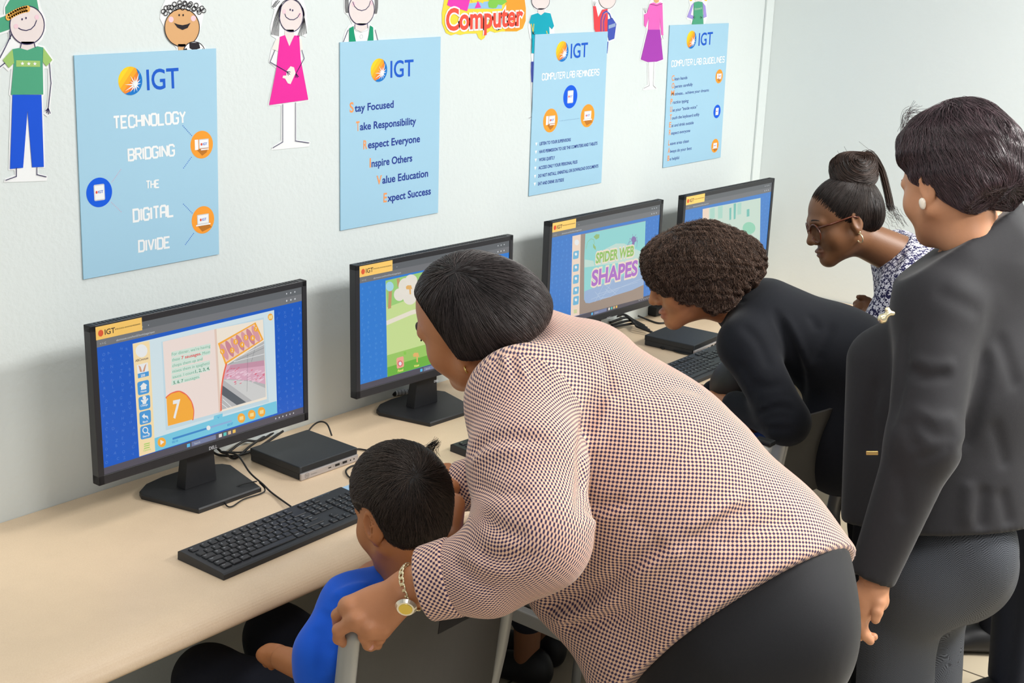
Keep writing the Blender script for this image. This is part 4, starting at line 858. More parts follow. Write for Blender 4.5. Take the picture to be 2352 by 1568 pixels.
def key_mesh(c, w, d):
    if (c, w, d) in KEYMESH: return KEYMESH[(c, w, d)]
    b = MB(); W, D = w*U-.0028, d*.0176-.0026
    def rrp(W, D, r, cx=0, cy=0):
        o = []
        for sx, sy, a0 in ((1, -1, -90), (1, 1, 0), (-1, 1, 90), (-1, -1, 180)):
            for k in range(4):
                a = math.radians(a0+30*k); o.append((cx+sx*(W/2-r)+r*math.cos(a), cy+sy*(D/2-r)+r*math.sin(a)))
        return o
    rings = [(rrp(W, D, .002), 0), (rrp(W, D, .002), .0018), (rrp(W-.0022, D-.0022, .0022), .0034)]
    n = 16; vs = [(x, y, z) for p, z in rings for x, y in p]; fs = []
    for k in range(2):
        for i in range(n): j = (i+1) % n; fs.append((k*n+i, k*n+j, (k+1)*n+j, (k+1)*n+i))
    fs.append(tuple(2*n+i for i in range(n))); b.add(vs, fs)
    if c:
        b.cur = 1; h = .0036 if len(c) == 1 else .0026
        v, f = text_geo({'win': 'H', 'shift': 'Shift', 'back': '<-', 'menu': '='}.get(c, c)); cap = text_geo('H')[0][:, 1].max(); v = v*h/cap
        b.add([(-W/2+.0034+p[0], D/2-.0034-h+p[1], .00365) for p in v], f)
    me = bpy.data.meshes.new('key'); me.from_pydata(b.v, [], b.f); me.materials.append(KYM); me.materials.append(LGM)
    me.polygons.foreach_set('material_index', np.array(b.mi, 'i')); me.update(); KEYMESH[(c, w, d)] = me; return me
ROWY = [.0215, .0391, .0567, .0743, .0919, .1140]
def keyboard(x, y, a, label, only=None):
    t = empty('keyboard', (x, y, .74), a, label, 'keyboard', 'black keyboards on the desk')
    b = MB(); pf = [(0, .0), (0, .010), (.0035, .0125), (.0105, .0135), (KD-.006, .0195), (KD, .0165), (KD, .0)]
    def xin(z, k): return .004*(0 if k in (0, 6) else .2 if k in (1, 5) else .35)
    n = len(pf); vs = [(xin(p[1], k), p[0], p[1]+.0005) for k, p in enumerate(pf)]+[(KL-xin(p[1], k), p[0], p[1]+.0005) for k, p in enumerate(pf)]
    b.add(vs, [tuple(range(n)), tuple(range(n, 2*n))[::-1]]+[(i, n+i, n+(i+1) % n, (i+1) % n) for i in range(n)])
    b.build('shell', KBM, t)
    tilt = math.atan2(.006, KD-.0165)
    for c, kx, row, w, d in KEYS:
        o = obj('key', key_mesh(c, w, d), t)
        yy = ROWY[row]+(.0088 if d == 2 else 0); o.location = (.0125+(kx+w/2)*U, yy, .0138+(yy-.0105)*math.tan(tilt)); o.rotation_euler = (tilt, 0, 0)
    if only is None or True:
        f = Flat(Plane((0, 0, .0198), (1, 0, 0), (0, 1, 0)), .0004); f.line([(.352, .1265), (.402, .1265)], .0006)
        for k in range(3): f.ell((.356+k*.018, .1225), .0008, .0008, n=8)
        f.mb.build('indicator_marks', mat('indicator', (150, 176, 200), rough=.5), t)
    b = MB(); 
    for fx in (.03, KL-.03): b.box((fx, KD-.012, .0008), (.03, .01, .0016))
    b.build('feet', BLKM, t)
    return t
keyboard(.561, -.5296, .0276, 'black keyboard in front of the sausage page monitor, nearest on the desk')
keyboard(1.352, -.512, -.06, 'black keyboard mostly hidden behind the checked blouse sleeve')
keyboard(2.125, -.518, .02, 'black keyboard beside the arm of the curly-haired woman')
# ---------------------------------------------------------------- cables and desk clutter
CBL = mat('cable_rubber', (22, 22, 24), rough=0.5)
def cable(name, pts, label, r=.0021, n=10, cat='cable', group='black cables on the desk'):
    b = MB(); b.tube(spline(pts, n), r, 7); o = b.build(name, CBL, None, smooth=True); return tag(o, label, cat, group)
def D(px, py, z=.7436): return PZ(px, py, z)
cable('keyboard_cable', [D(640, 995, .7425), D(575, 1035), D(508, 1037, .765), D(545, 1045, .765), D(574, 1085, .757), D(604, 1112, .7545), D(625, 1132), D(668, 1163, .748)], 'thin black cable running from the first monitor neck to its keyboard')
cable('loose_cable', [D(596, 1108, .7545), D(608, 1122, .748), D(602, 1132), D(560, 1146), D(535, 1162), D(522, 1162), D(517, 1150), D(528, 1130), D(555, 1112, .7545), D(590, 1105, .7545)], 'thin black cable looped over the first monitor foot', r=.0016)
cable('power_cable', [D(700, 1000), D(720, 976, .76), D(737, 968, .768), D(752, 975, .765), D(762, 1000, .745)], 'thin black cable arching behind the first small computer')
cable('mouse_cable', [D(818, 1031), D(832, 1032), D(860, 1040), D(850, 1065), D(815, 1068), D(796, 1078), D(797, 1090), D(808, 1098), D(822, 1094)], 'black cable curling between the first computer and the boy\'s forehead')
for k, (a, b_) in enumerate((((520, 1040), (600, 1010)), ((540, 1052), (610, 1000)), ((505, 1045), (590, 1030)))):
    cable('video_cable', [D(a[0]-20, a[1]-10, .76), D(*a), D((a[0]+b_[0])/2, (a[1]+b_[1])/2-12+k*10, .755), D(*b_), D(b_[0]+60, b_[1]-40, .752)],
          ('black lead highest in the tangle behind the first small computer', 'black lead in the middle of the tangle behind the first small computer', 'black lead lowest in the tangle behind the first small computer')[k], r=.003)
b = MB(); q = D(640, 985, .75); b.box((q[0], q[1]+.02, .755), (.055, .03, .028), bevel=.003); tag(b.build('power_adapter', BLKM), 'black power block behind the first small computer', 'adapter')
b = MB(); q0, q1 = D(908, 903, .7475), D(947, 898, .7475); b.tube([q0, q1], .0075, 14)
mk = tag(b.build('marker_pen', mat('marker_white', (226, 228, 230), rough=.4), smooth=False), 'white marker pen lying under the garden game monitor', 'pen')
b = MB(); dd = (q0-q1)/np.linalg.norm(q0-q1); b.tube([q0, q0+dd*.02], .0078, 14); cpn = b.build('pen_cap', BLKM, None); cpn.parent = mk
b = MB(); dv = (q1-q0)
for k in range(12): b.tube([q0+dv*(.1+k*.065), q0+dv*(.1+k*.065+.02+.02*(k % 3 == 0))], .0077, 14, cap=False)
cpn = b.build('printed_band', mat('marker_print', (90, 92, 100), rough=.5), None); cpn.parent = mk
b = MB(); q = D(806, 1131, .7405); b.box((q[0]+.03, q[1], .7405), (.10, .07, .0008)); tag(b.build('note_card', mat('card_blue', (170, 205, 232), rough=.6)), 'light blue card lying beside the nearest keyboard', 'card')
# tangle under the third monitor
rg = random.Random(11)
for k in range(4):
    pts = [D(1400+rg.uniform(-5, 5), 735+k*6, .76), D(1430+k*8, 722+k*7, .775-.008*k), D(1455+k*3, 735+k*5, .76), D(1480+k*6, 748+k*5, .752)]
    cable('cable_bundle', pts, ('topmost black lead plugged into the far small computer', 'second black lead plugged into the far small computer', 'third black lead plugged into the far small computer', 'lowest black lead plugged into the far small computer')[k], r=.0042)
cable('coiled_cable', [D(1508, 790), D(1525, 800), D(1545, 786), D(1570, 792), D(1600, 800), D(1625, 797), D(1600, 792), D(1560, 784), D(1545, 800), D(1560, 806), D(1600, 802), D(1620, 801)], 'black cable coiled in front of the far small computer', r=.003)
cable('coiled_cable', [D(1530, 795), D(1555, 808), D(1590, 815), D(1606, 818)], 'thin black cable from the coil to the far keyboard', r=.002)
b = MB(); q = D(1510, 715, .75); b.box((q[0], q[1], .757), (.075, .04, .03), bevel=.004); tag(b.build('power_adapter', BLKM), 'black power block behind the far small computer', 'adapter')
cable('adapter_cable', [D(1465, 725, .756), D(1490, 735), D(1515, 742), D(1545, 738)], 'black lead lying between the far power block and computer', r=.003)
# ---------------------------------------------------------------- school chairs
def chair(x, y, rz, label, hgt=.85, wd=.40, ph=.27):
    t = empty('school_chair', (x, y, 0), rz, label, 'chair', 'grey framed school chairs')
    FR = mat('chair_frame', (172, 172, 168), rough=.4, metal=.25); PN = mat('chair_panel', (74, 72, 68), rough=.6, noise=.05, nscale=500, bump=.15, bscale=900)
    # own frame: faces +y, back at -y
    W = wd/2; sh = .45
    for s in (-1, 1):
        b = MB(); b.tube(spline([(s*W, -.235, hgt), (s*W, -.21, .68), (s*W, -.175, .50), (s*W, -.185, .40), (s*W, -.235, .0)], 6), .0125, 8, up=(0, 1, 0), flat=1.7); b.build('back_post', FR, t, smooth=True)
        b = MB(); b.box((s*W, -.236, hgt+.004), (.026, .044, .012), bevel=.004); b.build('post_cap', BLKM, t)
        b = MB(); b.tube(spline([(s*W, .19, sh), (s*W, .225, .30), (s*W, .245, .12), (s*W, .25, 0)], 6), .0125, 8, up=(1, 0, 0)); b.build('front_leg', FR, t, smooth=True)
        b = MB(); b.box((s*W, .005, sh-.005), (.024, .39, .034), bevel=.003); b.build('seat_rail', FR, t)
    b = MB(); b.box((0, .20, sh-.012), (wd-.02, .02, .024), bevel=.003); b.build('front_rail', FR, t)
    # curved back panel with a dark hand slot
    def slab(name, pts, m, th=.008, xw=W-.014, bow=.03, nx=14):
        b = MB(); n = len(pts); vs = []
        for i in range(nx+1):
            u = -1+2*i/nx
            for (yy, zz) in pts: vs.append((u*xw, yy-bow*(1-u*u), zz))
        m1 = len(vs); vs2 = [(a, c-th, d) for a, c, d in vs]
        fs = []
        for i in range(nx):
            for k in range(n-1):
                q = (i*n+k, (i+1)*n+k, (i+1)*n+k+1, i*n+k+1); fs.append(q); fs.append(tuple(m1+j for j in q[::-1]))
        for i in range(nx):
            for k in (0, n-1): fs.append((i*n+k, (i+1)*n+k, m1+(i+1)*n+k, m1+i*n+k))
        for k in range(n-1):
            for i in (0, nx): fs.append((i*n+k, i*n+k+1, m1+i*n+k+1, m1+i*n+k))
        b.add(vs+vs2, fs); return b.build(name, m, t, smooth=False)
    back = [(-.232+.03*(hgt-z)/.25-.0, z) for z in np.linspace(hgt-.01, hgt-.01-ph, 9)]
    slab('back_panel', [(y_, z) for y_, z in back], PN)
    zs = np.linspace(hgt-.045, hgt-.075, 3); p2 = [(-.232+.03*(hgt-z)/.25-.0085, z) for z in zs]
    slab('hand_slot', p2, BLKM, th=.001, xw=.06, bow=.0, nx=6).location = (.035, -.029, 0)
    b = MB(); b.box((0, 0, sh+.012), (wd-.03, .40, .012), bevel=.005); b.build('seat', PN, t)
    return t
chair(.64, -.765, 0, 'grey framed chair gripped by the woman in the checked blouse, boy seated on it', hgt=.868)
chair(1.483, -.80, 0, 'grey framed chair partly seen beneath the checked blouse sleeve')
chair(2.07, -.77, -.05, 'grey framed chair behind the elbow of the curly-haired woman', hgt=.86, ph=.22)
# ---------------------------------------------------------------- soft-body modelling: smooth unions of rounded bones, skinned with surface nets
V3 = lambda *a: np.array(a, np.float32)
def unit(v): v = np.asarray(v, float); return v/(np.linalg.norm(v)+1e-12)
def frame(F, U):
    "rows: forward, left, up"
    F = unit(F); U = np.asarray(U, float); U = unit(U-F*(U@F)); return np.stack([F, np.cross(U, F), U])
def ELL(c, r, R=None, k=.01, sub=False):
    c = np.asarray(c, np.float32); r = np.asarray(r, np.float32); R = None if R is None else np.asarray(R, np.float32)
    def d(p):
        q = p-c
        if R is not None: q = q@R.T
        k0 = np.sqrt(((q/r)**2).sum(-1)); k1 = np.sqrt(((q/(r*r))**2).sum(-1))
        return np.where(k0 > 1e-4, k0*(k0-1)/np.maximum(k1, 1e-6), -r.min())
    return (d, k, sub)
def CON(a, b, ra, rb, k=.01, sub=False):
    a = np.asarray(a, np.float32); b = np.asarray(b, np.float32); ab = b-a; L2 = float(ab@ab)+1e-12
    def d(p):
        t = np.clip(((p-a)@ab)/L2, 0, 1); q = p-a-t[..., None]*ab
        return np.sqrt((q*q).sum(-1))-(ra+(rb-ra)*t)
    return (d, k, sub)
def CHAIN(pts, rs, k=.01, kin=None): return [CON(pts[i], pts[i+1], rs[i], rs[i+1], k if i == 0 or kin is None else kin) for i in range(len(pts)-1)]
def BONE(a, b, s, ra, rb, k=.02, sub=False):
    "bone with an oval section: ra, rb = (half width along s, half width across)"
    a = np.asarray(a, np.float32); b = np.asarray(b, np.float32); ab = b-a; L = float(np.linalg.norm(ab)); u = ab/L
    s = np.asarray(s, float); s = unit(s-u*(s@u)).astype(np.float32); t_ = np.cross(u, s)
    ra = np.asarray(ra, np.float32); rb = np.asarray(rb, np.float32)
    def d(p):
        q = p-a; h = q@u; t = np.clip(h/L, 0, 1); x = q@s; y = q@t_; z = h-t*L
        rx = ra[0]+(rb[0]-ra[0])*t; ry = ra[1]+(rb[1]-ra[1])*t; rz = np.minimum(rx, ry)
        k0 = np.sqrt((x/rx)**2+(y/ry)**2+(z/rz)**2); k1 = np.sqrt((x/rx**2)**2+(y/ry**2)**2+(z/rz**2)**2)
        return np.where(k0 > 1e-4, k0*(k0-1)/np.maximum(k1, 1e-6), -rz)
    return (d, k, sub)
def CREASE(a, b, w, amp):
    "furrow (amp > 0) or ridge (amp < 0) along a line"
    a = np.asarray(a, np.float32); b = np.asarray(b, np.float32); ab = b-a; L2 = float(ab@ab)+1e-12
    def f(p):
        t = np.clip(((p-a)@ab)/L2, 0, 1); q = p-a-t[..., None]*ab
        return amp*np.exp(-(q*q).sum(-1)/(w*w))*(1-.75*np.abs(2*t-1)**3)
    return f
def HALF(o, n, k=.004, sub=True):
    "cuts away what lies on the n side of the plane"
    o = np.asarray(o, np.float32); n = unit(n).astype(np.float32)
    return (lambda p: -((p-o)@n), k, sub)
class Soft:
    def __init__(s, ops=(), disp=()): s.ops = list(ops); s.disp = list(disp)
    def __call__(s, p):
        p = np.asarray(p, np.float32); d = None
        for f, k, sub in s.ops:
            e = f(p)
            if d is None: d = e; continue
            if sub:
                h = np.clip(.5-.5*(d+e)/k, 0, 1); d = d*(1-h)+(-e)*h+k*h*(1-h)
            else:
                h = np.clip(.5+.5*(e-d)/k, 0, 1); d = e*(1-h)+d*h-k*h*(1-h)
        for g in s.disp: d = d+g(p)
        return d
    def grad(s, p, e=.0015):
        g = np.stack([s(p+np.eye(3, dtype=np.float32)[i]*e)-s(p-np.eye(3, dtype=np.float32)[i]*e) for i in range(3)], -1)
        return g/(np.linalg.norm(g, axis=-1, keepdims=True)+1e-9)
def local(ops, o, R, sc=1.0):
    "ops given in a local frame (rows of R = local axes) brought to the room"
    o = np.asarray(o, np.float32); R = np.asarray(R, np.float32)
    def wrap(f): return lambda p: f(((p-o)@R.T)/sc)*sc
    return [(wrap(f), k*sc, sub) for f, k, sub in ops]
def net(fn, lo, hi, h, B=8):
    lo = np.asarray(lo, float); hi = np.asarray(hi, float)
    nb = np.maximum(1, np.ceil((hi-lo)/(h*B)).astype(int)); n = nb*B+1
    bc = np.stack(np.meshgrid(*[lo[i]+(np.arange(nb[i])+.5)*h*B for i in range(3)], indexing='ij'), -1)
    dc = fn(bc.reshape(-1, 3)).reshape(nb)
    act = np.abs(dc) < h*B*.87*1.7+.006
    V = np.repeat(np.repeat(np.repeat(np.where(dc < 0, -1., 1.).astype(np.float32), B, 0), B, 1), B, 2)
    V = np.pad(V, ((0, 1), (0, 1), (0, 1)), mode='edge')
    idx = np.argwhere(act); off = np.stack(np.meshgrid(*[np.arange(B+1)]*3, indexing='ij'), -1).reshape(-1, 3)
    for c0 in range(0, len(idx), 400):
        bi = idx[c0:c0+400]; g = (bi[:, None, :]*B+off[None]); w = (lo+g*h).reshape(-1, 3).astype(np.float32)
        V[g[..., 0], g[..., 1], g[..., 2]] = fn(w).reshape(g.shape[:2])
    S = V < 0
    cnt = np.zeros(tuple(n-1), np.int8)
    for a in (0, 1):
        for b in (0, 1):
            for c in (0, 1): cnt += S[a:n[0]-1+a, b:n[1]-1+b, c:n[2]-1+c]
    cells = np.argwhere((cnt > 0) & (cnt < 8)); ids = -np.ones(tuple(n-1), np.int32); ids[tuple(cells.T)] = np.arange(len(cells))
    acc = np.zeros((len(cells), 3)); num = np.zeros(len(cells))
    cor = [(a, b, c) for a in (0, 1) for b in (0, 1) for c in (0, 1)]
    val = {q: V[tuple((cells+q).T)] for q in cor}
    for q in cor:
        for ax in range(3):
            if q[ax] == 0:
                r = tuple(q[i]+(1 if i == ax else 0) for i in range(3)); va, vb = val[q], val[r]; m = (va < 0) != (vb < 0)
                t = np.where(m, va/np.where(m, va-vb, 1), 0); p = np.tile(np.array(q, float), (len(cells), 1)); p[:, ax] += t
                acc[m] += p[m]; num[m] += 1
    verts = lo+(cells+acc/num[:, None])*h
    quads = []
    for ax in range(3):
        u, v = (ax+1) % 3, (ax+2) % 3
        sl0 = [slice(None)]*3; sl1 = [slice(None)]*3; sl0[ax] = slice(0, n[ax]-1); sl1[ax] = slice(1, n[ax])
        A, Bv = S[tuple(sl0)], S[tuple(sl1)]
        e = np.argwhere(A != Bv); ok = (e[:, u] > 0) & (e[:, v] > 0) & (e[:, u] < n[u]-1) & (e[:, v] < n[v]-1); e = e[ok]
        fl = A[tuple(e.T)]
        def cid(du, dv):
            q = e.copy(); q[:, u] -= du; q[:, v] -= dv; return ids[tuple(q.T)]
        q = np.stack([cid(1, 1), cid(0, 1), cid(0, 0), cid(1, 0)], 1)
        q[~fl] = q[~fl][:, ::-1]; quads.append(q)
    quads = np.concatenate(quads); quads = quads[(quads >= 0).all(1)]
    return verts, quads
def relax(v, q, it=1, lam=.5):
    for _ in range(it):
        s = np.zeros_like(v); c = np.zeros(len(v))
        for i in range(4):
            a, b = q[:, i], q[:, (i+1) % 4]
            for k in range(3): s[:, k] += np.bincount(a, v[b, k], len(v))+np.bincount(b, v[a, k], len(v))
            c += np.bincount(a, minlength=len(v))+np.bincount(b, minlength=len(v))
        v = v*(1-lam)+lam*s/np.maximum(c, 1)[:, None]
    return v
def soft_geo(sf, lo, hi, h, it=1):
    v, q = net(sf, lo, hi, h); return relax(v, q, it), q
def bounds(pts, pad): pts = np.asarray(pts); return pts.min(0)-pad, pts.max(0)+pad
def mesh_from(name, v, q, mats, parent=None, smooth=True, uv=None, cols=None, matidx=None):
    "v world positions, q faces (n,3|4) as an array"
    if parent is not None:
        M = np.array(pin(parent)); v = v@M[:3, :3].T+M[:3, 3]
    me = bpy.data.meshes.new(name); k = q.shape[1]
    me.vertices.add(len(v)); me.vertices.foreach_set('co', np.ascontiguousarray(v, np.float32).ravel())
    me.loops.add(q.size); me.loops.foreach_set('vertex_index', np.ascontiguousarray(q, np.int32).ravel())
    me.polygons.add(len(q)); me.polygons.foreach_set('loop_start', np.arange(0, q.size, k, dtype=np.int32))
    try: me.polygons.foreach_set('loop_total', np.full(len(q), k, np.int32))
    except Exception: pass
    me.polygons.foreach_set('use_smooth', np.full(len(q), smooth))
    if matidx is not None: me.polygons.foreach_set('material_index', np.ascontiguousarray(matidx, np.int32))
    me.update(calc_edges=True)
    if uv is not None:
        l = me.uv_layers.new(name='weave'); l.data.foreach_set('uv', np.ascontiguousarray(uv, np.float32).ravel())
    if cols is not None:
        a = me.color_attributes.new('tint', 'FLOAT_COLOR', 'POINT'); a.data.foreach_set('color', np.ascontiguousarray(np.concatenate([cols, np.ones((len(cols), 1))], 1), np.float32).ravel())
    return obj(name, me, parent, mats if isinstance(mats, list) else [mats])
def join_geo(*gs):
    vs, qs, n = [], [], 0
    for v, q in gs: vs.append(v); qs.append(q+n); n += len(v)
    return np.concatenate(vs), np.concatenate(qs)
def bone_uv(v, q, bones):
    "cloth coordinates in metres: along and around the nearest bone; bones = (a, b, side, radius, reach)"
    cen = v[q].mean(1); best = None; dist = []; crv = {}
    for i, (a, b, s, R0, reach) in enumerate(bones):
        if b is None:                       # a bent limb: follow its curve
            c = np.array(spline(a, 14)); T = np.gradient(c, axis=0); T /= np.linalg.norm(T, axis=1, keepdims=True); n_ = unit(np.asarray(s, float)-T[0]*(T[0]@np.asarray(s, float))); Ns = []
            for k in range(len(c)): n_ = unit(n_-T[k]*(n_@T[k])); Ns.append(n_)
            L = np.concatenate([[0], np.cumsum(np.linalg.norm(np.diff(c, axis=0), axis=1))]); crv[i] = (c, T, np.array(Ns), L)
            dist.append(np.concatenate([np.linalg.norm(x[:, None]-c[None], axis=2).min(1) for x in np.array_split(cen, max(1, len(cen)//4000))])/reach); continue
        a = np.asarray(a, float); ab = np.asarray(b, float)-a; t = np.clip((cen-a)@ab/(ab@ab), 0, 1); dist.append(np.linalg.norm(cen-a-t[:, None]*ab, axis=1)/reach)
    w = np.argmin(np.stack(dist), 0); uv = np.zeros((len(q), 4, 2))
    for i, (a, b, s, R0, reach) in enumerate(bones):
        m = w == i
        if not m.any(): continue
        if b is None:
            c, T, Ns, L = crv[i]
            def near(x):
                uu, an = [], []; Bs = np.cross(T, Ns)
                for y in np.array_split(x, max(1, len(x)//4000)):
                    dd = y[:, None]-c[None]; e = (dd*dd).sum(2); wt = np.exp(-(e-e.min(1, keepdims=True))/(2*.022**2)); wt /= wt.sum(1, keepdims=True)
                    uu.append((wt*(L[None]+.5*(dd*T[None]).sum(2))).sum(1)); an.append(np.arctan2((wt*(dd*Bs[None]).sum(2)).sum(1), (wt*(dd*Ns[None]).sum(2)).sum(1)))
                return np.concatenate(uu), np.concatenate(an)
            X = v[q[m]]; uu, an = near(X.reshape(-1, 3)); ac = near(cen[m])[1][:, None]; an = ac+(an.reshape(-1, 4)-ac+math.pi) % (2*math.pi)-math.pi
            uv[m, :, 0] = uu.reshape(-1, 4)+i*.37; uv[m, :, 1] = an*R0; continue
        a = np.asarray(a, float); u = unit(np.asarray(b, float)-a); s = unit(np.asarray(s, float)-u*(np.asarray(s, float)@u)); t = np.cross(u, s)
        P_ = v[q[m]]-a; ang = np.arctan2(P_@t, P_@s); c = cen[m]-a; ac = np.arctan2(c@t, c@s)[:, None]
        ang = ac+(ang-ac+math.pi) % (2*math.pi)-math.pi
        uv[m, :, 0] = P_@u+i*.37; uv[m, :, 1] = ang*R0
    return uv.reshape(-1, 2)
def box_uv(v, q, axes):
    A = np.asarray(axes, float); n = np.cross(v[q[:, 2]]-v[q[:, 0]], v[q[:, 3]]-v[q[:, 1]])@A.T; k = np.abs(n).argmax(1); uv = np.zeros((len(q), 4, 2))
    for i in range(3):
        m = k == i; X = v[q[m]]@A.T; uv[m] = X[..., [(i+1) % 3, (i+2) % 3]]+.31*i
    return uv.reshape(-1, 2)
def hit(sf, px, py, d0=1.5, d1=4.4):
    "where the line of sight meets a soft surface"
    d = d0
    for _ in range(90):
        e = float(sf(P(px, py, d)[None])[0])
        if e < .0008: break
        d += max(.0015, e*.8)
        if d > d1: break
    return P(px, py, d)
def folds(sf, lst):
    "cloth furrows (positive) and ridges (negative) that follow the surface along sketched lines"
    out = []
    for pts, w, amp in lst:
        q = spline([(x, y, 0) for x, y in pts], 3); q = np.array([hit(sf, x, y) for x, y, _ in q]); seg = [(a.astype(np.float32), (b-a).astype(np.float32)) for a, b in zip(q, q[1:]) if np.linalg.norm(b-a) < .12]
        if not seg: continue
        lo, hi = q.min(0)-3*w, q.max(0)+3*w; n = len(seg)
        def f(p, seg=seg, w=w, amp=amp, lo=lo, hi=hi, n=n):
            r = np.zeros(p.shape[:-1], np.float32); m = ((p > lo) & (p < hi)).all(-1)
            if not m.any(): return r
            x = p[m]; best = np.full(len(x), 1e9, np.float32); par = np.zeros(len(x), np.float32)
            for i, (a, ab) in enumerate(seg):
                t = np.clip(((x-a)@ab)/(ab@ab+1e-12), 0, 1); e = x-a-t[:, None]*ab; e = (e*e).sum(-1); u = e < best; best[u] = e[u]; par[u] = (i+t[u])/n
            r[m] = amp*np.exp(-best/(w*w))*np.clip(np.minimum(par, 1-par)*5, .05, 1); return r
        out.append(f)
    return out
# ---- heads, hands, hair
def head_ops(jaw=1.0, nose=1.0, lips=1.0, cheek=1.0, ear=1.0, flare=.36, out=0.0, child=False):
    "x forward, y left, z up; origin between the ears at eye level"
    o = [ELL((-.006, 0, .034), (.098, .075, .083), k=.02), ELL((.034, 0, -.012), (.056, .062, .086), k=.03),
         ELL((.036, 0, -.062), (.047, .050*jaw, .044), k=.03), ELL((.075, 0, -.098), (.017, .021, .016), k=.025)]
    for s in (1, -1):
        o += [CON((.0, s*.052*jaw, -.05), (.070, s*.014, -.098), .022, .015, k=.025), ELL((.056, s*.040, -.032), (.027*cheek, .026*cheek, .030*cheek), k=.02),
              CON((.078, s*.044, .014), (.092, s*.012, .020), .011, .010, k=.014)]
    for s in (1, -1): o.append(ELL((.097, s*.033, -.002), (.017, .019, .012), k=.014, sub=True))
    for s in (1, -1): o.append(ELL((.074, s*.032, -.002), (.0145, .016, .012), k=.005))
    o += [CON((.092, 0, .006), (.106*1.0, 0, -.032), .0085*nose, .0115*nose, k=.012), ELL((.108, 0, -.035), (.010*nose, .011*nose, .009*nose), k=.008)]
    for s in (1, -1): o.append(ELL((.096, s*.0135*nose, -.039), (.011, .0085*nose, .0085), k=.006))
    o += [ELL((.090, 0, -.068), (.012*lips, .024, .0075*lips), k=.006), ELL((.0885, 0, -.079), (.0115*lips, .020, .0075*lips), k=.006),
          CON((.099, -.02, -.0735), (.099, .02, -.0735), .0022, .0022, k=.004, sub=True)]
    for s in (1, -1):
        cf = math.sqrt(1-flare*flare); R = np.array([[cf, s*flare, -.05], [-s*flare, cf, 0], [.05, 0, 1.0]])
        o += [ELL((-.012, s*(.0755+out), -.006), (.0185*ear, .0065+out*.6, .0315*ear), R, k=.006), ELL((-.009, s*(.0825+out), -.004), (.0095*ear, .006-out*.3, .019*ear), R, k=.005, sub=True),
              CON((.002, s*.073, -.012), (.001, s*.073, -.022), .006, .006, k=.005), ELL((-.006, s*(.0745+out*.6), -.034*ear), (.0085, .006, .0095), k=.006)]
    return o
def tubes(P_, r, nrm=None, n=3):
    "P_ (N,S,3) strand points, r (N,S) radii -> one mesh"
    N, S, _ = P_.shape
    T = np.gradient(P_, axis=1); T /= np.linalg.norm(T, axis=-1, keepdims=True)+1e-9
    ref = np.array([.31, .52, .79]) if nrm is None else nrm
    A = np.cross(T, np.broadcast_to(ref, T.shape)); A /= np.linalg.norm(A, axis=-1, keepdims=True)+1e-9; Bn = np.cross(T, A)
    ring_ = [P_+r[..., None]*(A*math.cos(2*math.pi*k/n)+Bn*math.sin(2*math.pi*k/n)) for k in range(n)]
    v = np.stack(ring_, 2).reshape(-1, 3)
    base = (np.arange(N)[:, None]*S+np.arange(S-1)[None])*n; q = []
    for k in range(n):
        j = (k+1) % n; q.append(np.stack([base+k, base+j, base+n+j, base+n+k], -1).reshape(-1, 4))
    return v, np.concatenate(q)
def strands(sf, v, q, count, dirf, steps, step, lift, r0, seed=1, taper=True, wob=0.0, lenvar=.5, rootok=None, fall=0.0, curl=0.0, curln=3.0, tip=0.0):
    "hair laid along a soft surface; dirf(p, n) gives the growing direction"
    g = np.random.default_rng(seed); c = v[q]; ar = np.linalg.norm(np.cross(c[:, 1]-c[:, 0], c[:, 3]-c[:, 0]), axis=1)
    pick = g.choice(len(q), count, p=ar/ar.sum()); w = g.dirichlet((1, 1, 1, 1), count); p = (c[pick]*w[..., None]).sum(1)
    if rootok is not None: p = p[rootok(p)]
    N = len(p); L = 1-lenvar*g.random(N); out = [p.copy()]; rv = g.normal(size=(N, 3))*wob; lift_ = lift*(.3+.7*g.random(N)); ns = []
    for k in range(steps):
        n = sf.grad(p); d = dirf(p, n)+rv; d = d-n*(d*n).sum(-1, keepdims=True); d /= np.linalg.norm(d, axis=-1, keepdims=True)+1e-9
        p = p+d*(step*L)[:, None]; e = sf(p)[:, None]; tgt = (lift_*(math.sin(math.pi*min(1, (k+1)/steps))*.6+.4)+tip*((k+1)/steps)**2*L)[:, None]
        n2 = sf.grad(p); p = p+n2*(tgt-e)*(.8 if fall == 0 else .8*(1-fall*(k+1)/steps)); out.append(p.copy()); ns.append(n2)
    P_ = np.stack(out, 1)
    if curl:
        S = P_.shape[1]; ph = g.random(N)[:, None]*6.28+np.linspace(0, 6.28*curln, S)[None]; T = np.gradient(P_, axis=1); T /= np.linalg.norm(T, axis=-1, keepdims=True)+1e-9
        A = np.cross(T, np.array([.3, .5, .8])); A /= np.linalg.norm(A, axis=-1, keepdims=True)+1e-9; Bn = np.cross(T, A)
        P_ = P_+curl*(A*np.cos(ph)[..., None]+Bn*np.sin(ph)[..., None])
    S = P_.shape[1]; t = np.linspace(0, 1, S)
    r = r0*(.75+.5*g.random(N))[:, None]*(np.where(t < .8, 1, 1-.75*(t-.8)/.2)[None] if taper else np.ones((1, S)))
    vv, qq = tubes(P_, np.broadcast_to(r, P_.shape[:2]))
    return vv, qq, N, S
def tint_strands(N, S, base, var, seed=2, n=3):
    g = np.random.default_rng(seed); b = np.array(lin(base)[:3]); k = np.clip(1+var*g.normal(size=(N, 1)), .35, 2.6)
    c = b[None]*k; return np.repeat(c, S*n, 0)
def finger(pts, rs, k=.006): return CHAIN(pts, rs, k, .003)
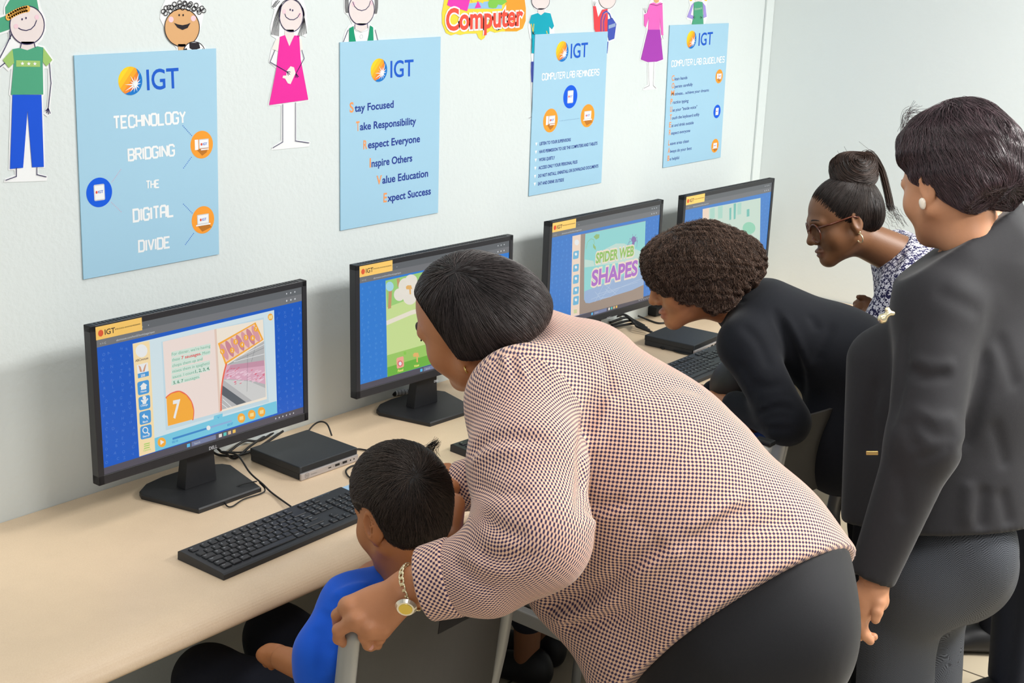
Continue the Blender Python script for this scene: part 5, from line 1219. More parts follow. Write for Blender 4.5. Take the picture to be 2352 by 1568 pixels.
# ---- cloth
def cloth_nodes(name):
    m = bpy.data.materials.new(name); m.use_nodes = True; nt = m.node_tree; b = nt.nodes['Principled BSDF']
    b.inputs['Roughness'].default_value = .8; b.inputs['Specular IOR Level'].default_value = .25
    uv = nt.nodes.new('ShaderNodeUVMap'); uv.uv_map = 'weave'; return m, nt, b, uv
def N_(nt, t, **kw):
    n = nt.nodes.new(t)
    for k, v in kw.items():
        if k == 'op': n.operation = v
        else: n.inputs[int(k[1:])].default_value = v
    return n
def chk_mat():
    m, nt, b, uv = cloth_nodes('checked_chiffon'); L = nt.links.new
    sp = nt.nodes.new('ShaderNodeSeparateXYZ'); L(uv.outputs[0], sp.inputs[0])
    a1 = N_(nt, 'ShaderNodeMath', op='ADD'); L(sp.outputs[0], a1.inputs[0]); L(sp.outputs[1], a1.inputs[1])
    a2 = N_(nt, 'ShaderNodeMath', op='SUBTRACT'); L(sp.outputs[0], a2.inputs[0]); L(sp.outputs[1], a2.inputs[1])
    K = 2*math.pi/.0088; cs = []
    for a in (a1, a2):
        mm = N_(nt, 'ShaderNodeMath', op='MULTIPLY', i1=K); L(a.outputs[0], mm.inputs[0]); cc = N_(nt, 'ShaderNodeMath', op='COSINE'); L(mm.outputs[0], cc.inputs[0]); cs.append(cc)
    s = N_(nt, 'ShaderNodeMath', op='ADD'); L(cs[0].outputs[0], s.inputs[0]); L(cs[1].outputs[0], s.inputs[1])
    mr = nt.nodes.new('ShaderNodeMapRange'); mr.inputs['From Min'].default_value = -2; mr.inputs['From Max'].default_value = 2; L(s.outputs[0], mr.inputs['Value'])
    rp = nt.nodes.new('ShaderNodeValToRGB'); e = rp.color_ramp.elements; e[0].position = 0; e[0].color = lin((239, 201, 174)); e[1].position = 1; e[1].color = lin((46, 38, 72))
    for ps, c in ((.34, (234, 196, 168)), (.46, (206, 166, 150)), (.60, (160, 122, 120)), (.69, (56, 46, 80))): x = e.new(ps); x.color = lin(c)
    L(mr.outputs[0], rp.inputs[0]); L(rp.outputs[0], b.inputs['Base Color']); b.inputs['Sheen Weight'].default_value = .15
    return m
def herring_mat():
    m, nt, b, uv = cloth_nodes('herringbone_tweed'); L = nt.links.new
    sp = nt.nodes.new('ShaderNodeSeparateXYZ'); L(uv.outputs[0], sp.inputs[0])
    pp = N_(nt, 'ShaderNodeMath', op='PINGPONG', i1=.0085); L(sp.outputs[1], pp.inputs[0])
    ad = N_(nt, 'ShaderNodeMath', op='ADD'); L(pp.outputs[0], ad.inputs[0]); L(sp.outputs[0], ad.inputs[1])
    mm = N_(nt, 'ShaderNodeMath', op='MULTIPLY', i1=2*math.pi/.0040); L(ad.outputs[0], mm.inputs[0]); si = N_(nt, 'ShaderNodeMath', op='SINE'); L(mm.outputs[0], si.inputs[0])
    nz = nt.nodes.new('ShaderNodeTexNoise'); nz.inputs['Scale'].default_value = 700; L(uv.outputs[0], nz.inputs['Vector'])
    a2 = N_(nt, 'ShaderNodeMath', op='MULTIPLY_ADD', i1=2.2, i2=-1.1); L(nz.outputs[0], a2.inputs[0]); a3 = N_(nt, 'ShaderNodeMath', op='ADD'); L(si.outputs[0], a3.inputs[0]); L(a2.outputs[0], a3.inputs[1])
    mr = nt.nodes.new('ShaderNodeMapRange'); mr.inputs['From Min'].default_value = -1.3; mr.inputs['From Max'].default_value = 1.4; L(a3.outputs[0], mr.inputs['Value'])
    rp = nt.nodes.new('ShaderNodeValToRGB'); rp.color_ramp.elements[0].color = lin((28, 30, 35)); rp.color_ramp.elements[1].color = lin((98, 102, 110)); L(mr.outputs[0], rp.inputs[0]); L(rp.outputs[0], b.inputs['Base Color'])
    return m
def floral_mat():
    m, nt, b, uv = cloth_nodes('navy_floral_print'); L = nt.links.new
    cols = []
    for sc_, off, big in ((70.0, 0.0, .33), (150.0, 3.3, .22)):
        mp = nt.nodes.new('ShaderNodeVectorMath'); mp.operation = 'SCALE'; mp.inputs['Scale'].default_value = sc_; L(uv.outputs[0], mp.inputs[0])
        ao = nt.nodes.new('ShaderNodeVectorMath'); ao.operation = 'ADD'; ao.inputs[1].default_value = (off, off*.7, 0); L(mp.outputs[0], ao.inputs[0])
        vo = nt.nodes.new('ShaderNodeTexVoronoi'); vo.voronoi_dimensions = '2D'; vo.inputs['Scale'].default_value = 1.0; vo.inputs['Randomness'].default_value = .75; L(ao.outputs[0], vo.inputs['Vector'])
        df = nt.nodes.new('ShaderNodeVectorMath'); df.operation = 'SUBTRACT'; L(ao.outputs[0], df.inputs[0]); L(vo.outputs['Position'], df.inputs[1])
        sx = nt.nodes.new('ShaderNodeSeparateXYZ'); L(df.outputs[0], sx.inputs[0]); at = N_(nt, 'ShaderNodeMath', op='ARCTAN2'); L(sx.outputs[1], at.inputs[0]); L(sx.outputs[0], at.inputs[1])
        m5 = N_(nt, 'ShaderNodeMath', op='MULTIPLY', i1=5.0); L(at.outputs[0], m5.inputs[0]); co = N_(nt, 'ShaderNodeMath', op='COSINE'); L(m5.outputs[0], co.inputs[0])
        ra = N_(nt, 'ShaderNodeMath', op='MULTIPLY_ADD', i1=.11, i2=big); L(co.outputs[0], ra.inputs[0]); le = N_(nt, 'ShaderNodeMath', op='LESS_THAN'); L(vo.outputs['Distance'], le.inputs[0]); L(ra.outputs[0], le.inputs[1])
        ce = N_(nt, 'ShaderNodeMath', op='GREATER_THAN', i1=.07); L(vo.outputs['Distance'], ce.inputs[0]); mu = N_(nt, 'ShaderNodeMath', op='MULTIPLY'); L(le.outputs[0], mu.inputs[0]); L(ce.outputs[0], mu.inputs[1]); cols.append(mu)
    mx = N_(nt, 'ShaderNodeMath', op='MAXIMUM'); L(cols[0].outputs[0], mx.inputs[0]); L(cols[1].outputs[0], mx.inputs[1])
    mc = nt.nodes.new('ShaderNodeMix'); mc.data_type = 'RGBA'; mc.inputs[6].default_value = lin((40, 38, 78)); mc.inputs[7].default_value = lin((232, 230, 240)); L(mx.outputs[0], mc.inputs[0]); L(mc.outputs[2], b.inputs['Base Color'])
    return m
def skin_mat(name, rgb): return mat('skin_'+name, rgb, rough=.48, spec=.4, noise=.05, nscale=60, bump=.12, bscale=500, sss=0)
def hair_mat(name, rough=.40, spec=.36): 
    m = mat('hair_'+name, (30, 26, 26), rough=rough, spec=spec, attr='tint'); return m
def eyes(parent, o, R, sc, iris=(60, 36, 22)):
    for s in (1, -1):
        c = o+(R.T@np.array([.0765, s*.032, -.002]))*sc
        b = MB(); n1, n2 = 14, 10; vs = []; 
        ax = R[0]; u = R[1]; w = R[2]; r = .0128*sc
        for i in range(n2+1):
            a = math.pi*i/n2
            for k in range(n1): t = 2*math.pi*k/n1; vs.append(c+r*(ax*math.cos(a)+(u*math.cos(t)+w*math.sin(t))*math.sin(a)))
        for i in range(n2):
            b.cur = 1 if i < 2 else 0
            b.add([], [])
        b.v = [tuple(x) for x in vs]; b.f = []; b.mi = []
        for i in range(n2):
            for k in range(n1): b.f.append((i*n1+k, (i+1)*n1+k, (i+1)*n1+(k+1) % n1, i*n1+(k+1) % n1)); b.mi.append(1 if i < 3 else 0)
        b.build('eye', [mat('eye_white', (226, 220, 214), rough=.2), mat('eye_iris', iris, rough=.15)], parent, smooth=True, world=True)
# ---------------------------------------------------------------- people
def person(base, label, group=None):
    return empty('person', tuple(map(float, base)), 0.0, label, 'person', group)
def skin_cols(v, rgb, spots=()):
    c = np.tile(np.array(lin(rgb)[:3]), (len(v), 1))
    for o, r, col, k in spots:
        w = np.exp(-(((v-np.asarray(o))**2).sum(1))/(r*r))[:, None]*k
        c = c*(1-w)+w*np.array(lin(col)[:3])
    return c
def skin_tint(): return mat('skin_tinted', (150, 100, 70), rough=.46, spec=.42, attr='tint', noise=.05, nscale=70, bump=.10, bscale=600)
def lips_at(o, R, sc, col, k=.55): return [(o+R.T@np.array([.092, y, z])*sc, .011*sc, col, k) for y in (-.014, 0, .014) for z in (-.068, -.078)]
def brow(parent, o, R, sc, side=1, col=(30, 24, 22)):
    pts = [o+R.T@np.array(p)*sc for p in ((.0965, side*.014, .021), (.0955, side*.028, .0265), (.086, side*.046, .024), (.075, side*.056, .016))]
    b = MB(); b.tube(spline(pts, 4), [.0022, .0028, .003, .003, .003, .0028, .0026, .0022, .002, .0016, .0012, .0008, .0005], 6, flat=.6); b.build('eyebrow', mat('brow_hair', col, rough=.7), parent, smooth=True, world=True)
DENIM = mat('black_stretch_cloth', (29, 29, 32), rough=.75, spec=.3, noise=.06, nscale=900, bump=.15, bscale=1200, sheen=.1)
GOLD = mat('gold', (238, 208, 128), rough=.25, metal=1.0); GOLDP = mat('pale_gold', (244, 230, 190), rough=.3, metal=.85)
SHOE = mat('black_shoe', (22, 22, 24), rough=.5)
def hoop(parent, c, ax, r, tr, m, name='earring', a0=0, a1=360):
    u = unit(np.cross(ax, (0.1, .2, 1.0))); w = np.cross(unit(ax), u); b = MB()
    ts = np.radians(np.linspace(a0, a1, 20)); b.tube([c+r*(u*math.cos(t)+w*math.sin(t)) for t in ts], tr, 8); return b.build(name, m, parent, smooth=True, world=True)
def shoes(parent, spots, m=SHOE):
    for c, f in spots:
        c = np.asarray(c, float); f = unit((f[0], f[1], 0)); s = np.array([-f[1], f[0], 0]); R = np.stack([f, s, [0, 0, 1]])
        sf = Soft(local([ELL((.02, 0, .04), (.075, .042, .042), k=.02), ELL((.12, 0, .03), (.085, .047, .032), k=.03), ELL((-.03, 0, .05), (.05, .038, .06), k=.02), HALF((0, 0, .004), (0, 0, -1))], c, R))
        v, q = soft_geo(sf, c-.26, c+.26, .007); mesh_from('shoe', v, q, m, parent)
def build_a():
    up = np.array([0, 0, 1.0])
    nk = P(1222, 800, 2.36); pc = P(1700, 1395, 2.36)
    a = unit(nk-pc); l = unit(np.array([-.84, -.54, 0])); b = unit(np.cross(a, l)); l = np.cross(b, a)
    t = person((pc[0], pc[1], 0), 'woman in the navy and peach checked blouse leaning over the boy\'s chair')
    # head
    F = cdir(-.79, -.12, -.60); U = cdir(-.43, .86, .30); R = frame(F, U); sc = 1.03
    o = P(1066, 832, 2.27)-R.T@np.array([-.006, .076, -.036])*sc
    loc = lambda *p: o+R.T@np.array(p)*sc
    hd = local(head_ops(jaw=1.06, cheek=1.12, nose=1.05, lips=1.1), o, R, sc)
    shL, elL, wrL = P(1198, 925, 2.20), P(1222, 1228, 2.02), P(938, 1350, 2.075)
    shR = nk-l*.20-a*.07-b*.03; elR, wrR = P(1190, 1095, 2.62), P(1020, 1150, 2.66)
    neck = [CON(loc(-.02, 0, -.05), nk-a*.02+b*.0, .056, .066, k=.03)]
    hands = []
    mk = [(800, 1392, 2.085), (818, 1424, 2.07), (848, 1446, 2.068), (878, 1446, 2.075)]
    fin = [[(800, 1392, 2.085), (776, 1412, 2.11), (778, 1440, 2.15), (800, 1462, 2.17)], [(818, 1424, 2.07), (779, 1446, 2.085), (778, 1466, 2.105), (795, 1478, 2.13)],
           [(848, 1446, 2.068), (838, 1462, 2.075), (846, 1480, 2.09), (852, 1485, 2.10)], [(878, 1446, 2.075), (872, 1466, 2.085), (866, 1478, 2.10), (868, 1482, 2.11)]]
    frs = [(.0125, .0105, .0095, .0085), (.0125, .0108, .0095, .0085), (.012, .0102, .0092, .008), (.011, .0092, .0082, .0072)]
    w = wrL
    for m_, r_ in zip(mk, (.0165, .0165, .016, .0145)): hands.append(CON(w+(P(*m_)-w)*.18, P(*m_), .021, r_, k=.016))
    hands.append(ELL(P(868, 1398, 2.09), (.035, .03, .022), frame(P(830, 1425, 2.08)-w, -CF), k=.02))
    for m_ in mk: hands.append(ELL(P(m_[0]+3, m_[1]-4, m_[2]-.012), (.010, .010, .008), k=.010))
    for pts, rs in zip(fin, frs): hands += finger([P(*p) for p in pts], rs)
    hands += finger([P(905, 1400, 2.10), P(868, 1432, 2.13), P(838, 1455, 2.15), P(820, 1470, 2.17)], (.018, .013, .011, .009), k=.014)
    foreL = [CON(wrL, P(1050, 1318, 2.05), .0275, .041, k=.02)]
    foreL[0] = BONE(wrL, P(1060, 1316, 2.05), cdir(.3, 1, 0), (.031, .025), (.042, .038), k=.02)
    body = Soft(hd+neck); handL = Soft(foreL+hands)
    hr = P(965, 1170, 2.69); fx = unit(P(900, 1190, 2.70)-wrR)
    handR = [BONE(P(1120, 1118, 2.63), wrR, up, (.036, .036), (.026, .03), k=.02), ELL(hr, (.045, .024, .038), frame(hr-wrR, up), k=.015)]
    for k in range(4):
        q0 = hr+fx*.03+np.cross(up, fx)*(.027-.018*k); handR += finger([q0, q0+fx*.03+up*.006, q0+fx*.055-up*.004, q0+fx*.07-up*.014], (.0095, .009, .008, .007))
    handR += finger([hr-fx*.01+np.cross(up, fx)*.03, hr+fx*.02+np.cross(up, fx)*.05, hr+fx*.045+np.cross(up, fx)*.052], (.012, .0095, .008))
    inner = Soft([BONE(nk-a*.06, pc, l, (.12, .07), (.13, .10), k=.05), CON(nk-a*.06, shL, .05, .05, k=.04), CON(nk-a*.06, shR, .05, .05, k=.04), CON(shL, elL, .05, .04, k=.02), CON(elL, P(1060, 1316, 2.05), .04, .036, k=.02), CON(shR, elR, .05, .04), CON(elR, P(1110, 1120, 2.63), .038, .034)])
    g1 = soft_geo(body, o-.21, o+.21, .003); g2 = soft_geo(handL, *bounds([wrL, P(760, 1490, 2.2), P(760, 1380, 2.05), P(1060, 1300, 2.0)], .06), .0024)
    g3 = soft_geo(Soft(handR), *bounds([P(880, 1200, 2.7), P(1130, 1110, 2.6)], .06), .004); g4 = soft_geo(inner, *bounds([nk, pc, shL, elL, shR, elR, wrR], .2), .016)
    v, q = join_geo(g1, g2, g3, g4)
    sk = (184, 122, 82); spots = lips_at(o, R, sc, (150, 74, 66))+[(P(800, 1400, 2.07), .05, (200, 140, 104), .5)]
    mesh_from('body', v, q, skin_tint(), t, cols=skin_cols(v, sk, spots))
    eyes(t, o, R, sc); brow(t, o, R, sc, 1, (44, 32, 28))
    lash = [loc(.089, .020, .004), loc(.0945, .031, .006), loc(.087, .048, .002)]; bb = MB(); bb.tube(spline(lash, 4), .0014, 5); bb.build('eyelash', mat('lash', (20, 16, 16), rough=.6), t, world=True)
    # fingernail on the ring finger
    bb = MB(); c = P(851, 1484, 2.083); 
    sfn = Soft([ELL(c, (.0052, .0022, .0065), frame(CR, CU), k=.002)]); vv, qq = soft_geo(sfn, c-.012, c+.012, .001); mesh_from('fingernail', vv, qq, mat('nail', (206, 146, 128), rough=.3), t)
    # hair: a straight bob
    hops = [ELL((-.012, 0, .042), (.106, .088, .092), k=.02), ELL((-.072, 0, .022), (.080, .084, .072), k=.03), ELL((-.112, 0, -.004), (.035, .066, .034), k=.03)]
    for s in (1, -1): hops += [ELL((-.038, s*.070, -.004), (.052, .024, .056), k=.02)]
    hops += [HALF((.030, .07, .074), (.705, .687, -.16), k=.008), HALF((.030, -.07, .074), (.705, -.687, -.16), k=.008), HALF((0, 0, -.024), (.10, 0, -1), k=.01)]
    hs = Soft(local(hops, o+.07*sc*(R.T@np.array([.035, .06, -.02])), R, sc*.93)); hv, hq = soft_geo(hs, o-.24, o+.24, .0036)
    cr = hit(hs, 1089, 655); cr = cr+hs.grad(cr[None].astype(np.float32))[0]*.012
    def dirf(p, n): return (p-cr)*1.0+(R[2]*-.06+R[0]*-.03)
    sv, sq, NN, SS = strands(hs, hv, hq, 12000, dirf, 11, .0115, .0026, .0005, 5, lenvar=.45, wob=.008)
    hc = np.tile(np.array(lin((34, 30, 30))[:3]), (len(hv), 1)); cols = np.concatenate([hc, tint_strands(NN, SS, (60, 52, 51), .42)])
    v, q = join_geo((hv, hq), (sv, sq)); mesh_from('hair', v, q, hair_mat('sleek'), t, cols=cols)
    # blouse
    sh0 = nk-a*.05
    ops = [BONE(nk-a*.11+b*.012, nk-a*.34+b*.010, l, (.190, .130), (.205, .175), k=.03), BONE(nk-a*.30+b*.012, pc+a*.06+b*.010, l, (.200, .178), (.225, .200), k=.07), BONE(pc+a*.06+b*.018, pc-a*.32+b*.0, l, (.228, .208), (.238, .215), k=.03),
           CON(nk-a*.085+l*.02, shL+a*.0, .070, .082, k=.06), CON(nk-a*.085-l*.02, shR, .070, .075, k=.06), CON(nk+a*.0+b*.006, nk-a*.06, .070, .095, k=.035),
           ELL(nk-a*.30-b*.12, (.15, .12, .12), frame(a, b), k=.06), ELL(pc+a*.20-b*.13, (.15, .17, .13), frame(a, l), k=.08), ELL(pc-a*.04-b*.15, (.24, .165, .19), frame(a, l), k=.06)]
    arm = [CON(shL, P(1212, 1070, 2.10), .086, .090, k=.045), CON(P(1212, 1070, 2.10), elL, .090, .084, k=.03), CON(elL, P(1120, 1312, 2.035), .083, .064, k=.04), CON(P(1120, 1312, 2.035), P(1000, 1328, 2.05), .063, .052, k=.03)]
    armR = [CON(shR, elR, .078, .062, k=.04), CON(elR, P(1078, 1112, 2.645), .058, .047, k=.03)]
    ts_ = Soft(ops); H1, Hm, H2 = hit(ts_, 1915, 1258), hit(ts_, 1690, 1366), hit(ts_, 1450, 1552); hn = np.cross(H2-H1, Hm-H1); hn = unit(hn if hn@a < 0 else -hn)
    cut = [HALF(H1, hn, k=.006), HALF(P(1002, 1331, 2.05), P(938, 1336, 2.06)-P(1120, 1306, 2.03), k=.004), HALF(P(1066, 1118, 2.645), wrR-P(1078, 1112, 2.645), k=.004)]
    X = lambda x, y, d: P(x, y, d)
    disp = folds(Soft(ops+arm), [([(1078, 1045), (1110, 1015), (1160, 1003), (1270, 1012)], 0.0086, 0.0136), ([(1080, 1062), (1130, 1040), (1200, 1035)], 0.0078, -0.0068), ([(1393, 890), (1356, 955), (1340, 1031), (1340, 1110), (1330, 1190)], 0.0109, 0.0238), ([(1410, 905), (1380, 970), (1365, 1050)], 0.0094, -0.0085), ([(1580, 1250), (1650, 1205), (1730, 1160)], 0.0101, 0.0136), ([(1570, 1225), (1640, 1180), (1710, 1140)], 0.0101, -0.0102), ([(1400, 1322), (1460, 1290), (1530, 1245)], 0.0101, 0.0221), ([(1440, 1335), (1510, 1292), (1570, 1262)], 0.0109, -0.0136), ([(1246, 1394), (1310, 1380), (1382, 1348), (1420, 1318)], 0.0101, 0.0238), ([(1262, 1424), (1340, 1408), (1420, 1370)], 0.0101, -0.0136), ([(1290, 1440), (1380, 1425), (1460, 1395)], 0.0094, 0.0102), ([(1345, 1175), (1390, 1160), (1440, 1150)], 0.0086, 0.0119), ([(1350, 1205), (1400, 1190), (1450, 1165)], 0.0086, -0.0085), ([(1104, 1184), (1150, 1215), (1215, 1235)], 0.0094, 0.0136), ([(1042, 1282), (1085, 1325), (1135, 1358)], 0.0070, 0.0136), ([(1060, 1270), (1110, 1300), (1180, 1320)], 0.0078, -0.0085), ([(1100, 1262), (1160, 1285), (1240, 1270)], 0.0078, 0.0119), ([(1138, 812), (1148, 860)], 0.0039, 0.0102), ([(1172, 812), (1192, 880)], 0.0039, 0.0102), ([(1202, 815), (1228, 876)], 0.0039, 0.0102), ([(1226, 822), (1262, 880)], 0.0039, 0.0085), ([(1155, 815), (1168, 865)], 0.0039, -0.0085), ([(1188, 815), (1210, 870)], 0.0039, -0.0085), ([(1380, 800), (1400, 870), (1395, 910)], 0.0078, 0.0102), ([(1440, 1180), (1475, 1210), (1512, 1246)], 0.0047, 0.0068), ([(1560, 1320), (1580, 1400)], 0.0047, 0.0051), ([(1090, 1110), (1140, 1130), (1220, 1130)], 0.0094, 0.0085), ([(1500, 1120), (1600, 1030), (1680, 980)], 0.0140, 0.0068), ([(1640, 1260), (1740, 1210), (1830, 1190)], 0.0117, 0.0085), ([(1460, 900), (1540, 880), (1620, 900)], 0.0156, 0.0068)])
    bl = Soft(ops+arm+armR+cut, disp); bl.ops += [(lambda p, f=Soft(foreL): f(p)-.002, .004, True)]
    lo, hi = bounds([nk, pc, shL, elL, shR, wrR, P(990, 1320, 2.05)], .27); hi = hi+.02
    bv, bq = soft_geo(bl, lo, hi, .0062)
    bones = [(nk+a*.2, pc-a*.3, b, .19, .17), ([nk-a*.04-l*.03, nk-a*.06+l*.08, shL, P(1215, 1060, 2.09), P(1242, 1180, 2.025), P(1215, 1285, 1.995), P(1095, 1322, 2.025), P(985, 1328, 2.05)], None, b, .105, .075), ([nk-a*.04+l*.03, nk-a*.07-l*.08, shR, (shR+elR)/2-a*.01, elR, (elR+wrR)/2, wrR+(wrR-elR)*.3], None, b, .06, .055)]
    mesh_from('blouse', bv, bq, chk_mat(), t, uv=bone_uv(bv, bq, bones))
    # rolled cuffs
    def cuff(c0, ax, ra, wdt, side, nm='rolled_cuff'):
        ax = unit(ax); cs = Soft([BONE(c0-ax*wdt/2, c0+ax*wdt/2, side, ra, (ra[0]+.004, ra[1]+.004), k=.004), BONE(c0-ax*(wdt+.05), c0+ax*(wdt+.05), side, (ra[0]-.007, ra[1]-.007), (ra[0]-.004, ra[1]-.004), k=.003, sub=True), HALF(c0-ax*(wdt*.5), -ax, k=.003), HALF(c0+ax*(wdt*.5), ax, k=.003)])
        cv, cq = soft_geo(cs, c0-.1, c0+.1, .003); mesh_from(nm, cv, cq, MATC, t, uv=bone_uv(cv, cq, [(c0-ax*.1, c0+ax*.1, side, ra[0], 1)]))
    MATC = bpy.data.materials['checked_chiffon']
    cuff(P(1012, 1332, 2.048), P(1110, 1308, 2.03)-P(1012, 1332, 2.048), (.058, .054), .050, cdir(.2, 1, 0)); cuff(P(1075, 1113, 2.645), P(1120, 1104, 2.63)-P(1075, 1113, 2.645), (.050, .050), .04, up)
    # collar
    cs = Soft([CON(nk+a*.005+b*.004, nk-a*.05, .074, .104, k=.02), CON(nk+a*.08+b*.004, nk-a*.012, .064, .066, k=.003, sub=True), HALF(nk-a*.034, -a, k=.003), HALF(nk+a*.012+b*.05, a+b*.25, k=.003)])
    cv, cq = soft_geo(cs, nk-.14, nk+.14, .004); mesh_from('collar', cv, cq, MATC, t, uv=bone_uv(cv, cq, [(nk-a*.1, nk+a*.1, b, .075, 1)]))
    # trousers
    back = unit(np.array([b[0], b[1], 0])); kn = lambda s: np.array([pc[0], pc[1], 0])-back*.10+l*.10*s*np.array([1, 1, 0])
    tr = [ELL(pc+a*.03, (.20, .222, .185), frame(a, l), k=.05)]
    for s in (1, -1):
        hj = pc+l*.105*s-up*.03; tr += [ELL(pc+l*.10*s+back*.075-up*.005, (.130, .125, .142), k=.05), CON(hj, kn(s)+up*.47-back*.03, .128, .078, k=.05), CON(kn(s)+up*.47-back*.03, kn(s)+up*.10, .075, .058, k=.02)]
    tr += [HALF(H1-hn*.008, -hn, k=.004)]
    ts = Soft(tr, [CREASE(X(1545, 1470, 2.1), X(1555, 1568, 2.1), .004, .002)])
    v, q = soft_geo(ts, *bounds([pc+a*.1, kn(1)+up*.08, kn(-1)+up*.08], .34), .009); mesh_from('trousers', v, q, DENIM, t)
    shoes(t, [(kn(1)+up*.0, -back), (kn(-1)+up*.0, -back)])
    # jewellery
    hoop(t, loc(-.006, .079, -.048), R[0]*.8+R[1]*.5, .0062, .0016, GOLD)
    wx = unit(P(1060, 1316, 2.05)-wrL); side = unit(CU-wx*(CU@wx)); tow = np.cross(wx, side); tow = tow if tow@(-CF) > 0 else -tow
    c0 = wrL+wx*.004; wt_ = empty('pin', (0, 0, 0)); bpy.data.objects.remove(wt_)
    bb = MB()
    for k in range(22):
        an = 2*math.pi*k/22; c = c0+side*.0345*math.cos(an)+tow*.0295*math.sin(an); tg = unit(-side*.0345*math.sin(an)+tow*.0295*math.cos(an)); nr = unit(side*math.cos(an)+tow*math.sin(an)); 
        e1 = tg*.0062; e2 = (wx*math.cos(.5)+nr*math.sin(.5))*.0052
        bb.tube([c+e1*math.cos(x)+e2*math.sin(x) for x in np.linspace(0, 2*math.pi, 15)], .0016, 6, cap=False)
    br = bb.build('watch_bracelet', GOLDP, t, smooth=True, world=True)
    fc = P(932, 1396, 2.045); fn = unit(tow*.8-side*.55); fu = unit(wx-fn*(wx@fn)); fv = np.cross(fn, fu); bb = MB()
    def disc(r0, r1, h0, h1, mi):
        bb.cur = mi; vs = []
        for r, h in ((r0, h0), (r1, h1), (0.0001, h1)):
            vs += [fc+fn*h+r*(fu*math.cos(x)+fv*math.sin(x)) for x in np.linspace(0, 2*math.pi, 28, endpoint=False)]
        fs = []
        for k in range(2): fs += [(k*28+i, k*28+(i+1) % 28, (k+1)*28+(i+1) % 28, (k+1)*28+i) for i in range(28)]
        bb.add(vs, fs)
    disc(.0170, .0135, -.002, .0026, 0); disc(.0112, .0104, .0020, .0032, 1)
    bb.build('watch_face', [mat('watch_bezel', (240, 232, 212), rough=.25, metal=.7), mat('watch_dial', (232, 204, 90), rough=.3, metal=.5)], t, world=True)
    hoop(t, P(1043, 1142, 2.655), P(1120, 1118, 2.63)-wrR, .036, .0022, GOLD, 'bangle')
    return dict(nk=nk, pc=pc, t=t)
A_ = build_a()
BLUE = mat('royal_blue_tshirt', (28, 92, 212), rough=.8, spec=.2, noise=.05, nscale=600, bump=.2, bscale=900, sheen=.15)
NAVYC = mat('navy_cloth', (30, 34, 46), rough=.8, spec=.25, noise=.08, nscale=800, bump=.2, bscale=1000)
